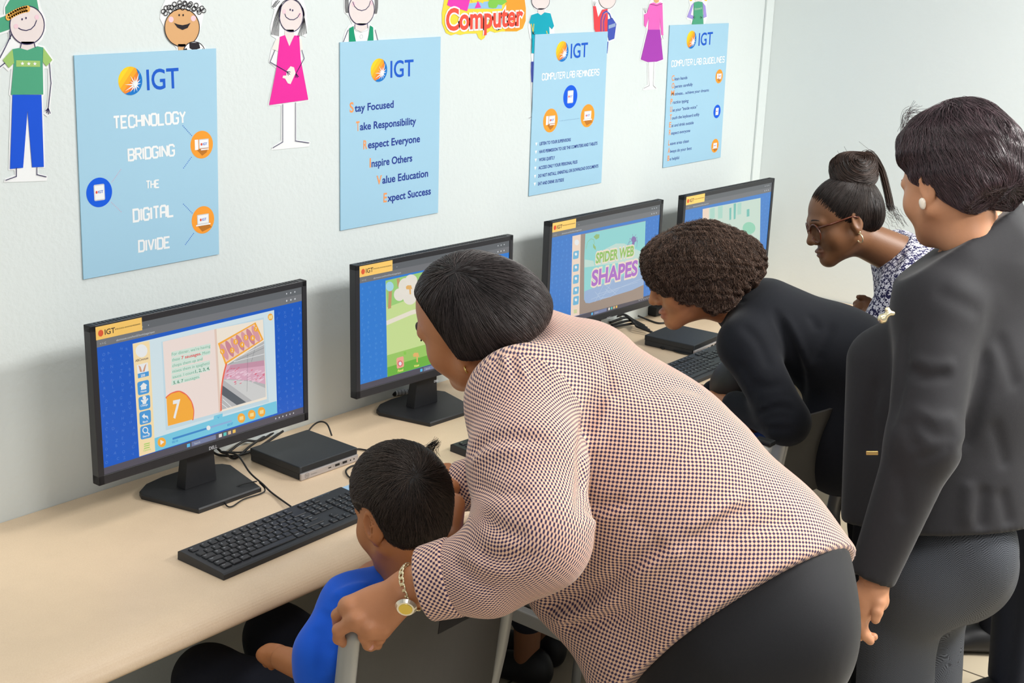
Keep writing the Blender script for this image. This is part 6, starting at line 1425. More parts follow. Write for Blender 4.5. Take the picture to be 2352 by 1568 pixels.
def build_boy():
    up = np.array([0, 0, 1.0])
    F = cdir(-.67, -.06, -.74); U = cdir(-.02, .97, .18); R = frame(F, U); sc = .885
    o = P(864, 1208, 2.225)-R.T@np.array([-.012, .077, -.008])*sc
    loc = lambda *p: o+R.T@np.array(p)*sc
    pel = np.array([.655, -.825, .53]); ch = np.array([.66, -.855, .735]); nb = P(950, 1335, 2.32)
    t = person((pel[0], pel[1], 0), 'small boy in a blue t-shirt seated at the nearest keyboard')
    lf = np.array([-1, 0, 0.]); fw = np.array([0, 1, 0.])
    hd = local(head_ops(jaw=1.0, cheek=1.15, nose=.85, ear=1.1, flare=.62, out=.007, child=True), o, R, sc)
    neck = [CON(loc(-.030, 0, -.055), nb-up*.02, .047, .054, k=.025)]
    shL, shR = P(806, 1400, 2.275), P(1070, 1360, 2.42)
    elL, haL = P(742, 1546, 2.25), np.array([.60, -.60, .585])
    elR = np.array([.93, -.66, .72]); haR = np.array([.98, -.47, .775])
    head = Soft(hd+neck)
    armL = Soft([CON(shL, elL, .028, .030, k=.02), CON(elL, P(650, 1512, 2.36), .030, .022, k=.02), ELL(P(628, 1503, 2.42), (.032, .024, .02), frame(CR, CU), k=.015)]+finger([P(625, 1498, 2.41), P(606, 1500, 2.44), P(604, 1515, 2.45)], (.012, .009, .008))+finger([P(628, 1505, 2.40), P(612, 1512, 2.43), P(612, 1524, 2.44)], (.012, .009, .008))+finger([P(636, 1508, 2.39), P(622, 1520, 2.41), P(624, 1530, 2.42)], (.012, .009, .008))+finger([P(640, 1510, 2.38), P(634, 1526, 2.40)], (.011, .008))+finger([P(640, 1492, 2.40), P(618, 1488, 2.42)], (.011, .008)))
    wR = P(1040, 1160, 2.54)
    armR = Soft([CON(shR, P(1015, 1262, 2.42), .030, .034, k=.02), CON(P(1015, 1262, 2.42), wR, .033, .024, k=.02), ELL(P(1030, 1120, 2.60), (.024, .034, .018), frame(CR, CU), k=.015)]+sum([finger([P(1020+6*k, 1110, 2.61), P(1010+8*k, 1085, 2.64), P(1006+9*k, 1070, 2.65)], (.009, .0075, .007)) for k in range(4)], []))
    g = [soft_geo(head, o-np.array([.2, .2, .26]), o+.2, .003), soft_geo(armL, *bounds([shL, elL, P(600, 1530, 2.46), P(640, 1480, 2.36)], .07), .004), soft_geo(armR, *bounds([shR, P(1005, 1262, 2.42), P(1010, 1060, 2.66)], .07), .004),
         soft_geo(Soft([BONE(ch+up*.02, pel, lf, (.11, .07), (.11, .08), k=.04), CON(ch+up*.06, nb-up*.02, .06, .045, k=.04)]), *bounds([ch, pel, nb], .16), .012)]
    v, q = join_geo(*g); mesh_from('body', v, q, skin_tint(), t, cols=skin_cols(v, (176, 112, 68), lips_at(o, R, sc, (160, 84, 70))))
    eyes(t, o, R, sc); brow(t, o, R, sc, 1); brow(t, o, R, sc, -1)
    hops = [ELL((-.006, 0, .040), (.105, .084, .088), k=.02), ELL((-.045, 0, .010), (.066, .079, .080), k=.03), ELL((-.052, 0, -.040), (.050, .058, .042), k=.025),
            ELL((.120, 0, -.035), (.092, .13, .098), k=.012, sub=True), ELL((.022, .090, -.034), (.055, .04, .058), k=.01, sub=True), ELL((.015, -.085, -.030), (.045, .03, .050), k=.01, sub=True), ELL((-.010, .094, -.016), (.027, .034, .036), k=.006, sub=True), ELL((-.010, -.094, -.016), (.027, .034, .036), k=.006, sub=True), HALF((0, 0, -.058), (.62, 0, -1), k=.008)]
    hs = Soft(local(hops, o-CR*.007+CU*.011, R, sc*.96)); hv, hq = soft_geo(hs, o-.2, o+.2, .003)
    wh = loc(-.080, .018, .070)
    def dirf(p, n): 
        r = p-wh; return r/(np.linalg.norm(r, axis=1, keepdims=True)+.01)+.35*np.cross(R[2], r)/(np.linalg.norm(r, axis=1, keepdims=True)+.01)
    sv, sq, NN, SS = strands(hs, hv, hq, 17000, dirf, 7, .0056, .0032, .00036, 9, lenvar=.5, wob=.10, tip=.005)
    pts = []; g_ = np.random.default_rng(3); c0 = P(985, 1050, 2.30)
    for k in range(90):
        a_ = c0+g_.normal(size=3)*.006; j_ = g_.normal(); e = P(1004, 1007, 2.30)+CR*.004*j_+CU*(.003*g_.normal()-.006); m_ = (a_+e)/2+CR*(.003*j_-.004)+CU*.003; pts.append(spline([a_, m_, e], 4))
    pts = np.array(pts); tv, tq = tubes(pts, np.full(pts.shape[:2], .00026))
    hc = np.tile(np.array(lin((30, 26, 24))[:3]), (len(hv), 1)); cols = np.concatenate([hc, tint_strands(NN, SS, (62, 52, 46), .42), np.tile(np.array(lin((44, 37, 33))[:3]), (len(tv), 1))])
    v, q = join_geo((hv, hq), (sv, sq), (tv, tq)); mesh_from('hair', v, q, hair_mat('short', .42), t, cols=cols)
    # t-shirt
    ops = [BONE(ch+up*.02, pel-up*.06, lf, (.148, .088), (.160, .10), k=.04), CON(shL+np.array([.02, .02, 0]), shR-np.array([.03, 0, 0]), .052, .052, k=.05), CON(nb-up*.075, nb-up*.015, .075, .058, k=.03),
           CON(shL, P(750, 1500, 2.25), .052, .050, k=.03), CON(P(750, 1500, 2.25), P(738, 1545, 2.255), .050, .046, k=.03), CON(shR, shR+(P(1015, 1262, 2.42)-shR)*.5, .05, .05, k=.03), HALF(pel-up*.13, -up), CON(nb+up*.06, nb-up*.004, .05, .049, k=.006, sub=True), HALF(nb+up*.012, up+fw*-.1, k=.005), HALF(P(706, 1534, 2.27), P(660, 1512, 2.33)-elL, k=.006)]
    disp = folds(Soft(ops), [([(762, 1400), (745, 1470), (735, 1560)], 0.0099, 0.0098), ([(880, 1335), (820, 1365), (780, 1410)], 0.0072, 0.0084), ([(850, 1340), (800, 1350), (760, 1375)], 0.0072, -0.0070), ([(720, 1440), (745, 1480), (770, 1500)], 0.0081, 0.0084), ([(790, 1420), (770, 1490), (765, 1560)], 0.0090, -0.0070), ([(735, 1400), (760, 1440), (775, 1460)], 0.0072, 0.0070)])
    v, q = soft_geo(Soft(ops, disp), *bounds([nb, pel, shL, shR, elL], .16), .005); mesh_from('t_shirt', v, q, BLUE, t)
    # trousers: thighs run under the desk, feet on the floor
    ops = [ELL(pel+np.array([0, .0, -.01]), (.165, .13, .085), k=.05)]
    for hx, kx, ky, kz in ((-.07, .575, -.455, .495), (.07, .745, -.465, .525)):
        ops += [CON(pel+np.array([hx, .02, 0]), (kx, ky, kz), .085, .066, k=.04), CON((kx, ky, kz), (kx+.01, ky-.03, .10), .064, .048, k=.03)]
    v, q = soft_geo(Soft(ops), np.array([.42, -1.03, .05]), np.array([.90, -.34, .66]), .007); mesh_from('trousers', v, q, NAVYC, t)
    shoes(t, [((.585, -.47, .0), (0, 1)), ((.755, -.48, .0), (0, 1))])
build_boy()
SWEAT = mat('black_knit', (24, 26, 32), rough=.85, spec=.2, noise=.08, nscale=900, bump=.25, bscale=1100, sheen=.12)
def legs(t, pc, l, back, m, hip=(.17, .20, .17), top=None, thigh=.095, spread=.085, knee_z=.47, name='trousers', h=.011):
    up = np.array([0, 0, 1.0]); ops = [ELL(pc, hip, frame(np.array([0, 0, 1.]), l), k=.05)]
    gx = np.array([pc[0], pc[1], 0])
    for s in (1, -1):
        ops += [ELL(pc+l*.08*s+back*.05, (.11, .11, .12), k=.05), CON(pc+l*spread*s, gx+l*spread*s+up*knee_z, thigh+.012, .068, k=.04), CON(gx+l*spread*s+up*knee_z, gx+l*spread*s+back*.02+up*.09, .064, .055, k=.02)]
    if top is not None: ops.append(HALF(*top))
    v, q = soft_geo(Soft(ops), *bounds([pc, gx+up*.1], .32), h); o = mesh_from(name, v, q, m, t)
    shoes(t, [(gx+l*spread*s, -back) for s in (1, -1)]); return o
def build_c():
    up = np.array([0, 0, 1.0])
    F = cdir(-.92, -.24, -.10); U = cdir(-.24, .93, .16); R = frame(F, U); sc = .98
    d = 3.36; nose = P(1497, 692, d); o = nose-R.T@np.array([.113, 0, -.035])*sc
    loc = lambda *p: o+R.T@np.array(p)*sc
    nk = P(1690, 700, 3.40); pc = np.array([2.22, -1.10, .87]); a = unit(nk-pc); l = np.array([-.80, -.60, 0]); b = unit(np.cross(a, l)); l = np.cross(b, a)
    t = person((pc[0], pc[1], 0), 'woman with curly brown hair in a black jumper bending over a keyboard')
    shL, elL, wrL = P(1712, 790, 3.27), P(1806, 968, 3.20), P(1690, 930, 3.36)
    shR = nk-l*.15-a*.05; elR, wrR = P(1700, 905, 3.62), P(1640, 900, 3.64)
    head = Soft(local(head_ops(jaw=.95, nose=1.15, lips=1.15), o, R, sc)+[CON(loc(-.02, 0, -.06), nk, .050, .056, k=.03)])
    hand = lambda w, d_: [ELL(w+d_*.045, (.045, .034, .016), frame(d_, np.array([0, 0, 1.])), k=.02)]+sum([finger([w+d_*.08+np.cross(up, d_)*(.024-.016*k), w+d_*.115+np.cross(up, d_)*(.026-.018*k)+up*.004, w+d_*.15+np.cross(up, d_)*(.026-.018*k)-up*.01], (.0095, .0085, .007)) for k in range(4)], [])+finger([w+d_*.03+np.cross(up, d_)*.03, w+d_*.07+np.cross(up, d_)*.05], (.012, .008))
    dl, dr = unit(wrL-elL), unit(wrR-elR)
    hands = Soft([CON(wrL-dl*.04, wrL, .026, .024), CON(wrR-dr*.04, wrR, .026, .024)]+hand(wrL, dl)+hand(wrR, dr))
    inner = Soft([BONE(nk-a*.05, pc, l, (.10, .06), (.11, .07), k=.04), CON(nk, nk-a*.05, .045, .06), CON(nk-a*.06, shL, .04, .03), CON(shL, elL, .03, .025), CON(elL, wrL, .025, .022), CON(nk-a*.06, shR, .04, .03), CON(shR, elR, .03, .025), CON(elR, wrR, .025, .022)])
    v, q = join_geo(soft_geo(head, o-.22, o+.22, .0032), soft_geo(hands, *bounds([wrL, wrL+dl*.16, wrR, wrR+dr*.16], .06), .005), soft_geo(inner, *bounds([nk, pc, shL, elL, wrL, elR, wrR], .15), .014))
    mesh_from('body', v, q, skin_tint(), t, cols=skin_cols(v, (186, 124, 82), lips_at(o, R, sc, (170, 96, 84))))
    eyes(t, o, R, sc); brow(t, o, R, sc, 1, (50, 38, 30))
    # curly hair, parted, falling to the jaw
    hops = [ELL((-.015, 0, .050), (.118, .105, .105), k=.02), ELL((-.100, 0, .022), (.080, .098, .075), k=.03), ELL((-.028, .070, -.015), (.075, .034, .068), k=.03), ELL((-.028, -.070, -.015), (.075, .034, .068), k=.03), ELL((.045, .050, .022), (.055, .040, .052), k=.03), ELL((.045, -.050, .022), (.055, .040, .052), k=.03),
            ELL((.085, 0, .058), (.050, .082, .062), k=.03), ELL((.045, 0, .085), (.075, .085, .055), k=.03), ELL((.118, 0, -.075), (.072, .13, .085), k=.012, sub=True), ELL((.06, .09, -.085), (.075, .06, .050), k=.012, sub=True), HALF((0, 0, -.082), (.12, 0, -1), k=.01)]
    hs = Soft(local(hops, o+CR*.018-CU*.009, R, sc*.94), [lambda p: .0035*np.sin(p[..., 0]*160+3*np.sin(p[..., 2]*90))*np.sin(p[..., 2]*150+p[..., 1]*120)])
    hv, hq = soft_geo(hs, o-.26, o+.26, .0045)
    cr = loc(.045, -.01, .16); dn = -R[2]*.07
    sv, sq, NN, SS = strands(hs, hv, hq, 9000, lambda p, n: (p-cr)*.8+dn, 16, .0052, .006, .00042, 21, lenvar=.55, wob=.03, curl=.0026, curln=3.6, tip=.005)
    hc = np.tile(np.array(lin((46, 36, 32))[:3]), (len(hv), 1)); cols = np.concatenate([hc, tint_strands(NN, SS, (100, 79, 67), .45)])
    v, q = join_geo((hv, hq), (sv, sq)); mesh_from('hair', v, q, hair_mat('curly', .5, .35), t, cols=cols)
    ops = [BONE(nk-a*.09+b*.006, nk-a*.30+b*.010, l, (.150, .100), (.150, .112), k=.03), BONE(nk-a*.28+b*.010, pc+a*.03, l, (.145, .112), (.165, .125), k=.05), ELL(P(1930, 1015, 3.36), (.10, .12, .14), k=.06), CON(nk-a*.06+l*.02, shL, .062, .060, k=.05), CON(nk-a*.06-l*.02, shR, .062, .06, k=.05), CON(nk+a*.002, nk-a*.05, .060, .085, k=.03),
           CON(shL, elL, .064, .054, k=.035), CON(elL, wrL, .053, .036, k=.025), CON(shR, elR, .06, .05, k=.03), CON(elR, wrR, .05, .034, k=.02), HALF(pc-a*.03-np.array([0, 0, .05]), -a, k=.006)]
    disp = folds(Soft(ops), [([(1666, 706), (1690, 694), (1717, 690)], 0.0034, 0.0045), ([(1776, 705), (1816, 796), (1838, 860), (1842, 920)], 0.0110, 0.0210), ([(1800, 720), (1840, 800), (1862, 860)], 0.0102, -0.0075), ([(1737, 952), (1788, 935), (1828, 947)], 0.0059, 0.0105), ([(1752, 966), (1790, 955), (1826, 962)], 0.0051, 0.0090), ([(1740, 940), (1790, 920), (1822, 925)], 0.0059, -0.0060), ([(1735, 985), (1780, 985), (1825, 985)], 0.0068, 0.0075), ([(1915, 737), (1890, 790), (1872, 836)], 0.0102, 0.0090), ([(1700, 740), (1745, 790), (1770, 850)], 0.0119, 0.0075), ([(1860, 720), (1880, 760)], 0.0102, 0.0075), ([(1690, 830), (1720, 870), (1735, 920)], 0.0085, 0.0075), ([(1720, 880), (1770, 890), (1820, 870)], 0.0102, 0.0075)])
    bl = Soft(ops, disp); v, q = soft_geo(bl, *bounds([nk, pc, shL, shR, elL, wrL, elR, wrR], .2), .0065); mesh_from('jumper', v, q, SWEAT, t)
    legs(t, pc-up*.03, l, unit(np.array([b[0], b[1], 0])), mat('black_trousers', (26, 27, 31), rough=.8, spec=.25, bump=.15, bscale=900), top=(pc+a*.10, a))
build_c()
def build_d():
    up = np.array([0, 0, 1.0])
    F = cdir(-.89, -.27, .02); U = cdir(-.30, .93, .16); R = frame(F, U); sc = .95
    d = 3.62; o = P(1969, 512, d-.07)-R.T@np.array([-.010, .078, -.010])*sc
    loc = lambda *p: o+R.T@np.array(p)*sc
    nk = P(2062, 585, 3.66); pc = nk+np.array([.22, -.30, -.36]); a = unit(nk-pc); l = np.array([-.80, -.60, 0]); b = unit(np.cross(a, l)); l = np.cross(b, a)
    t = person((pc[0], pc[1], 0), 'woman with a top bun and glasses in a navy floral dress by the far monitor')
    shL = P(2095, 655, 3.56); elL = P(2022, 790, 3.62); haL = P(1992, 708, 3.76); shR = nk-l*.15-a*.05; elR = nk-l*.15-a*.2-b*.12; haR = haL+CR*.02+CF*.12
    head = Soft(local(head_ops(jaw=.95, nose=1.1, lips=1.15), o, R, sc)+[CON(loc(-.025, 0, -.06), nk, .048, .056, k=.03)])
    hand = [CON(elL, haL, .036, .024, k=.02), ELL(haL-CR*.008+up*.012, (.024, .026, .020), frame(CR, CU), k=.015)]+sum([finger([haL+up*.012-CR*.014-CF*.006*k, P(1976, 690+9*k, 3.755-.01*k), P(1964, 697+8*k, 3.75-.01*k)], (.0105, .009, .0075)) for k in range(3)], [])+finger([haL+up*.02, P(1984, 684, 3.74), P(1972, 682, 3.735)], (.0105, .0085, .0075))
    inner = Soft([BONE(nk-a*.05, pc, l, (.10, .06), (.11, .07), k=.04), CON(nk, nk-a*.05, .045, .06), CON(nk-a*.05, shL, .04, .035), CON(shL, elL, .04, .036), CON(nk-a*.05, shR, .04, .035), CON(shR, elR, .036, .032), CON(elR, haR, .032, .022)])
    v, q = join_geo(soft_geo(head, o-.22, o+.22, .0033), soft_geo(Soft(hand), *bounds([elL, haL, haL+up*.06], .10), .004), soft_geo(inner, *bounds([nk, pc, shL, elL, elR, haR], .15), .014))
    mesh_from('body', v, q, skin_tint(), t, cols=skin_cols(v, (122, 82, 54), lips_at(o, R, sc, (108, 66, 58))))
    eyes(t, o, R, sc); brow(t, o, R, sc, 1)
    hops = [ELL((-.012, 0, .034), (.101, .080, .088), k=.02), ELL((-.06, 0, -.005), (.050, .070, .055), k=.03), ELL((.130, 0, -.045), (.095, .13, .108), k=.010, sub=True), ELL((.025, .085, -.050), (.060, .03, .054), k=.008, sub=True), ELL((.025, -.085, -.050), (.060, .03, .054), k=.008, sub=True), HALF((0, 0, -.058), (.5, 0, -1), k=.006)]
    hs = Soft(local(hops, o, R, sc)); hv, hq = soft_geo(hs, o-.2, o+.2, .0035)
    bc = P(1962, 388, 3.60); tie = bc-U*.03
    sv, sq, NN, SS = strands(hs, hv, hq, 4200, lambda p, n: (tie-p), 12, .0095, .0016, .0006, 31, lenvar=.5, wob=.004)
    # the coiled top bun
    bun = Soft([ELL(bc-CU*.018, (.060, .050, .042), frame(CR, CU), k=.02), ELL(bc+CU*.006-CR*.008, (.056, .044, .038), frame(CR, CU), k=.012), ELL(bc+CU*.010+CR*.028, (.030, .035, .030), frame(CR, CU), k=.012)], []); 
    bv, bq = soft_geo(bun, bc-.11, bc+.11, .004)
    ax = unit(-CF*.8+CU*.45+CR*.1); 
    s2, q2, N2, S2 = strands(bun, bv, bq, 1500, lambda p, n: np.cross(ax, p-bc)+.15*(p-bc), 12, .0075, .004, .0007, 33, lenvar=.3, wob=.002)
    loop = []
    g_ = np.random.default_rng(5)
    for k in range(160):
        j = g_.normal(size=3)*.004; loop.append([p+j for p in spline([P(1965, 375, 3.60), P(1995, 352, 3.60), P(2022, 385, 3.62), P(2038, 440, 3.64), P(2046, 480, 3.64)], 4)])
    loop = np.array(loop); s3, q3 = tubes(loop, np.full(loop.shape[:2], .0008))
    wisps = []
    for k in range(40):
        r_ = g_.random(); st = P(2040+g_.normal()*8, 480+g_.normal()*12, 3.63); e = st+CR*(.012+.03*r_)-CU*(.02+.02*g_.random()); wisps.append([st+(e-st)*x+CU*.012*math.sin(x*3.1)*g_.random() for x in np.linspace(0, 1, 8)])
    for k in range(14):
        st = P(1930+g_.random()*90, 365+g_.normal()*10, 3.6); e = st+CR*g_.normal()*.02+CU*(.01+.02*g_.random()); wisps.append([st+(e-st)*x for x in np.linspace(0, 1, 8)])
    wisps = np.array(wisps); s4, q4 = tubes(wisps, np.full(wisps.shape[:2], .0004))
    dk = lambda n, c: np.tile(np.array(lin(c)[:3]), (n, 1))
    cols = np.concatenate([dk(len(hv), (30, 24, 22)), tint_strands(NN, SS, (42, 33, 29), .4), dk(len(bv), (36, 27, 23)), tint_strands(N2, S2, (60, 45, 38), .4), tint_strands(160, loop.shape[1], (66, 50, 42), .35), dk(len(s4), (48, 40, 36))])
    v, q = join_geo((hv, hq), (sv, sq), (bv, bq), (s2, q2), (s3, q3), (s4, q4)); mesh_from('hair', v, q, hair_mat('sleek'), t, cols=cols)
    # glasses
    TS = mat('tortoiseshell', (92, 42, 20), rough=.25, spec=.6, noise=.5, nscale=120); g = empty('glasses', (0, 0, 0)); bpy.data.objects.remove(g)
    bb = MB()
    for s in (1, -1):
        rim = [loc(.106-.012*abs(math.cos(x)*.022+.03)/.05, s*(.034+.027*math.cos(x)), -.010+.025*math.sin(x)*(1 if math.sin(x) > 0 else 1.05)) for x in np.linspace(0, 2*math.pi, 25)]
        bb.tube(rim, .0022, 7, cap=False); bb.tube([loc(.092, s*.060, .006), loc(.060, s*.077, .008), loc(.0, s*.081, .012), loc(-.018, s*.080, .004)], [.0032, .003, .0022, .0018], 7)
    bb.tube([loc(.107, .010, -.002), loc(.110, 0, .001), loc(.107, -.010, -.002)], .0018, 6); fr_ = bb.build('glasses', TS, t, smooth=True, world=True)
    lens = bpy.data.materials.new('clear_lens'); lens.use_nodes = True; bs = lens.node_tree.nodes['Principled BSDF']; bs.inputs['Transmission Weight'].default_value = 1.0; bs.inputs['Roughness'].default_value = .02; bs.inputs['IOR'].default_value = 1.05
    for s in (1, -1):
        bb = MB(); pts = [loc(.105-.012*abs(math.cos(x)*.022+.03)/.05, s*(.034+.0255*math.cos(x)), -.010+.0235*math.sin(x)) for x in np.linspace(0, 2*math.pi, 24, endpoint=False)]; bb.add(pts, [tuple(range(24))]); ob = bb.build('lens', lens, None); ob.data.transform(pin(t)); ob.parent = fr_
    hoop(t, loc(-.006, .079, -.052), R[0]*.9+R[1]*.3, .0125, .0019, GOLDP); 
    bb = MB(); c = loc(-.010, .082, -.036); vv, qq = soft_geo(Soft([ELL(c, (.0026, .0026, .0026))]), c-.006, c+.006, .0009); mesh_from('ear_stud', vv, qq, GOLDP, t)
    # dress
    ops = [BONE(nk-a*.08-b*.005, nk-a*.28, l, (.150, .100), (.150, .110), k=.03), BONE(nk-a*.26, pc, l, (.150, .11), (.185, .15), k=.05), CON(nk-a*.05+l*.02, shL, .062, .072, k=.05), CON(nk-a*.05-l*.02, shR, .062, .066, k=.05), CON(nk+a*.012+b*.006, nk-a*.05, .054, .085, k=.03), CON(shL, shL+(elL-shL)*.85, .076, .074, k=.03), CON(shR, shR+(elR-shR)*.85, .07, .066, k=.03), ELL(nk-a*.18-b*.09, (.09, .12, .07), frame(a, l), k=.05),
           CON(pc, (pc[0], pc[1], .45), .17, .24, k=.08), HALF(shL+(elL-shL)*.9, elL-shL, k=.004), HALF((pc[0], pc[1], .42), -up, k=.004), CON(nk+a*.1, nk-a*.02-b*.02, .044, .046, k=.006, sub=True), HALF(nk+a*.02+b*.06, a, k=.004)]
    disp = folds(Soft(ops), [([(2040, 570), (2010, 630), (2000, 690)], .010, .007), ([(2000, 620), (1990, 700)], .008, -.006), ([(2060, 700), (2045, 660), (2030, 620)], .012, .007), ([(2090, 560), (2060, 600), (2050, 640)], .010, .005)])
    ds = Soft(ops, disp); lo, hi = bounds([nk, pc, shL, shR, elL, (pc[0], pc[1], .42)], .27); v, q = soft_geo(ds, lo, hi, .0075)
    mesh_from('floral_dress', v, q, floral_mat(), t, uv=box_uv(v, q, [b, l, a]))
    lg = Soft([CON((pc[0], pc[1], .55)+l*.08*s, (pc[0], pc[1], .08)+l*.08*s, .06, .04) for s in (1, -1)]); v, q = soft_geo(lg, *bounds([(pc[0], pc[1], .6), (pc[0], pc[1], .06)], .16), .012); mesh_from('tights', v, q, NAVYC, t)
    bk = unit(np.array([b[0], b[1], 0])); shoes(t, [(np.array([pc[0], pc[1], 0])+l*.08*s, -bk) for s in (1, -1)])
build_d()
BLAZ = mat('charcoal_blazer', (38, 37, 40), rough=.75, spec=.3, noise=.06, nscale=900, bump=.2, bscale=1100, sheen=.12)
def build_e():
    up = np.array([0, 0, 1.0])
    F = cdir(-.45, -.08, -.89); U = cdir(.02, .96, .26); R = frame(F, U); sc = 1.02
    d = 2.86; o = P(2128, 436, d-.065)-R.T@np.array([-.010, .077, -.012])*sc
    loc = lambda *p: o+R.T@np.array(p)*sc
    nk = P(2262, 522, 2.90); fw = unit(np.array([F[0], F[1], 0])); l = np.cross(up, fw); back = -fw
    pc = np.array([nk[0], nk[1], .80])+back*.0-l*.0; pc = P(2200, 1280, 2.92)
    a = unit(nk-pc); b = unit(np.cross(a, l)); l2 = np.cross(b, a)
    t = person((pc[0], pc[1], 0), 'woman with short dark hair in a charcoal blazer standing with her back to the viewer')
    shL = P(2155, 705, 2.78); elL = P(2122, 1015, 2.70); wrL = P(1998, 1335, 2.72); shR = nk-l*.17-up*.07; elR = shR-up*.28+fw*.02-l*.04; wrR = elR-up*.2+fw*.12
    head = Soft(local(head_ops(jaw=1.08, cheek=1.15), o, R, sc)+[CON(loc(-.03, 0, -.055), nk-a*.03+fw*.012, .055, .052, k=.03), CON(loc(.03, .0, -.085), loc(-.03, 0, -.12), .045, .05, k=.03)])
    PE = lambda x, y, dd=2.72: P(x+9, y, dd)
    hand = [CON(PE(2010, 1300), PE(2000, 1336), .027, .026, k=.015), ELL(PE(1988, 1372), (.020, .040, .032), frame(cdir(-.2, 0, .98), cdir(-.3, -.95, 0)*-1), k=.018), CON(PE(2000, 1340), PE(1975, 1402), .024, .017, k=.015), CON(PE(2002, 1342, 2.735), PE(1985, 1405, 2.74), .022, .016, k=.015)]
    hand += finger([PE(1972, 1400), PE(1968, 1434), PE(1976, 1458), PE(1990, 1472)], (.0125, .0105, .0098, .0085)) + finger([PE(1980, 1402, 2.735), PE(1972, 1440, 2.735), PE(1984, 1462, 2.735), PE(1998, 1462, 2.73)], (.012, .0105, .0095, .0085)) + finger([PE(1972, 1402, 2.75), PE(1958, 1440, 2.75), PE(1966, 1462, 2.75)], (.0115, .0098, .009)) + finger([PE(1966, 1400, 2.765), PE(1954, 1428, 2.77), PE(1956, 1450, 2.77)], (.0105, .009, .008))
    hand += finger([PE(2000, 1352, 2.715), PE(2010, 1384, 2.70), PE(2006, 1405, 2.695), PE(2002, 1422, 2.695)], (.017, .0125, .0115, .0095), k=.012)
    inner = Soft([BONE(nk-a*.08, pc, l, (.12, .07), (.13, .09), k=.04), CON(nk, nk-a*.08, .05, .07), CON(nk-a*.06, shL, .05, .04), CON(shL, elL, .04, .034), CON(elL, wrL, .034, .026), CON(nk-a*.06, shR, .05, .04), CON(shR, elR, .04, .034), CON(elR, wrR, .034, .026), ELL(wrR-up*.04, (.03, .02, .05))])
    v, q = join_geo(soft_geo(head, o-.23, o+.23, .0033), soft_geo(Soft(hand), *bounds([PE(2025, 1290), PE(1945, 1490, 2.78), PE(2020, 1420, 2.68)], .035), .0026), soft_geo(inner, *bounds([nk, pc, shL, elL, wrL, shR, wrR], .15), .014))
    mesh_from('body', v, q, skin_tint(), t, cols=skin_cols(v, (196, 140, 104), lips_at(o, R, sc, (176, 100, 92))))
    eyes(t, o, R, sc); brow(t, o, R, sc, 1)
    hops = [ELL((-.012, 0, .045), (.112, .081, .098), k=.02), ELL((-.058, 0, .010), (.078, .078, .088), k=.03), ELL((-.088, 0, -.070), (.040, .064, .062), k=.03), ELL((.045, 0, .075), (.055, .07, .045), k=.03), ELL((.115, 0, -.045), (.078, .14, .098), k=.012, sub=True), ELL((.022, .095, -.045), (.045, .045, .048), k=.010, sub=True), ELL((.022, -.095, -.045), (.045, .045, .048), k=.010, sub=True), HALF((0, 0, -.098), (-.55, 0, -1), k=.01), HALF((-.02, 0, -.035), (.75, 0, -1), k=.01)]
    hs = Soft(local(hops, o+R[2]*.004-R[0]*.006+CR*.012, R, sc*1.13), [lambda p: .003*np.sin(p[..., 0]*70+p[..., 2]*60)*np.sin(p[..., 2]*55)]); hv, hq = soft_geo(hs, o-.26, o+.26, .0042)
    cr = loc(-.035, -.01, .145)
    sv, sq, NN, SS = strands(hs, hv, hq, 10000, lambda p, n: (p-cr)+R[0]*-.02-R[2]*.03+.03*np.sin(p[..., :1]*90)*R[1], 11, .0085, .0045, .0005, 41, lenvar=.5, wob=.022, tip=.004)
    g_ = np.random.default_rng(8); w = []
    for k in range(26):
        st = P(2110+g_.normal()*12, 262+g_.normal()*14, 2.84); e = P(2076+g_.normal()*6, 300+g_.random()*40, 2.84); m_ = P(2082+g_.normal()*5, 262+g_.normal()*5, 2.84); w.append(spline([st, m_, e], 4))
    w = np.array(w); wv, wq = tubes(w, np.full(w.shape[:2], .0004))
    dk = lambda n, c: np.tile(np.array(lin(c)[:3]), (n, 1))
    cols = np.concatenate([dk(len(hv), (38, 29, 31)), tint_strands(NN, SS, (74, 57, 61), .45), dk(len(wv), (60, 48, 50))])
    v, q = join_geo((hv, hq), (sv, sq), (wv, wq)); mesh_from('hair', v, q, hair_mat('layered', .34, .6), t, cols=cols)
    c = loc(.0, .083, -.036); v, q = soft_geo(Soft([ELL(c, (.0085, .006, .0105), R, k=.004), ELL(c-R[2]*.008, (.006, .005, .007), R, k=.004)]), c-.025, c+.025, .0018); mesh_from('earring', v, q, mat('pearl', (244, 232, 214), rough=.2, spec=.7), t)
    # blazer
    H = P(2230, 1232, 2.75)
    ops = [BONE(nk-a*.12, nk-a*.36, l2, (.215, .125), (.205, .140), k=.03), BONE(nk-a*.34, pc-a*.03, l2, (.200, .14), (.220, .165), k=.06), CON(nk-a*.075+l*.02, shL, .075, .080, k=.06), CON(nk-a*.075-l*.02, shR, .075, .080, k=.06), CON(nk+a*.03+back*.0, nk-a*.08, .078, .12, k=.04),
           ELL(nk-a*.30+fw*.10, (.12, .15, .10), frame(a, l), k=.06), CON(P(2025, 830, 2.93), P(2005, 1180, 2.95), .075, .068, k=.07), HALF(P(2215, 1238, 2.72), -up+back*.25+l*.05, k=.006), CON(shL, elL, .082, .072, k=.035), CON(elL, P(2004, 1322, 2.72), .070, .047, k=.03), CON(shR, elR, .08, .066, k=.03), CON(elR, wrR, .064, .046, k=.02),
           HALF(P(2000, 1330, 2.72), P(2000, 1330, 2.72)-elL, k=.003)]
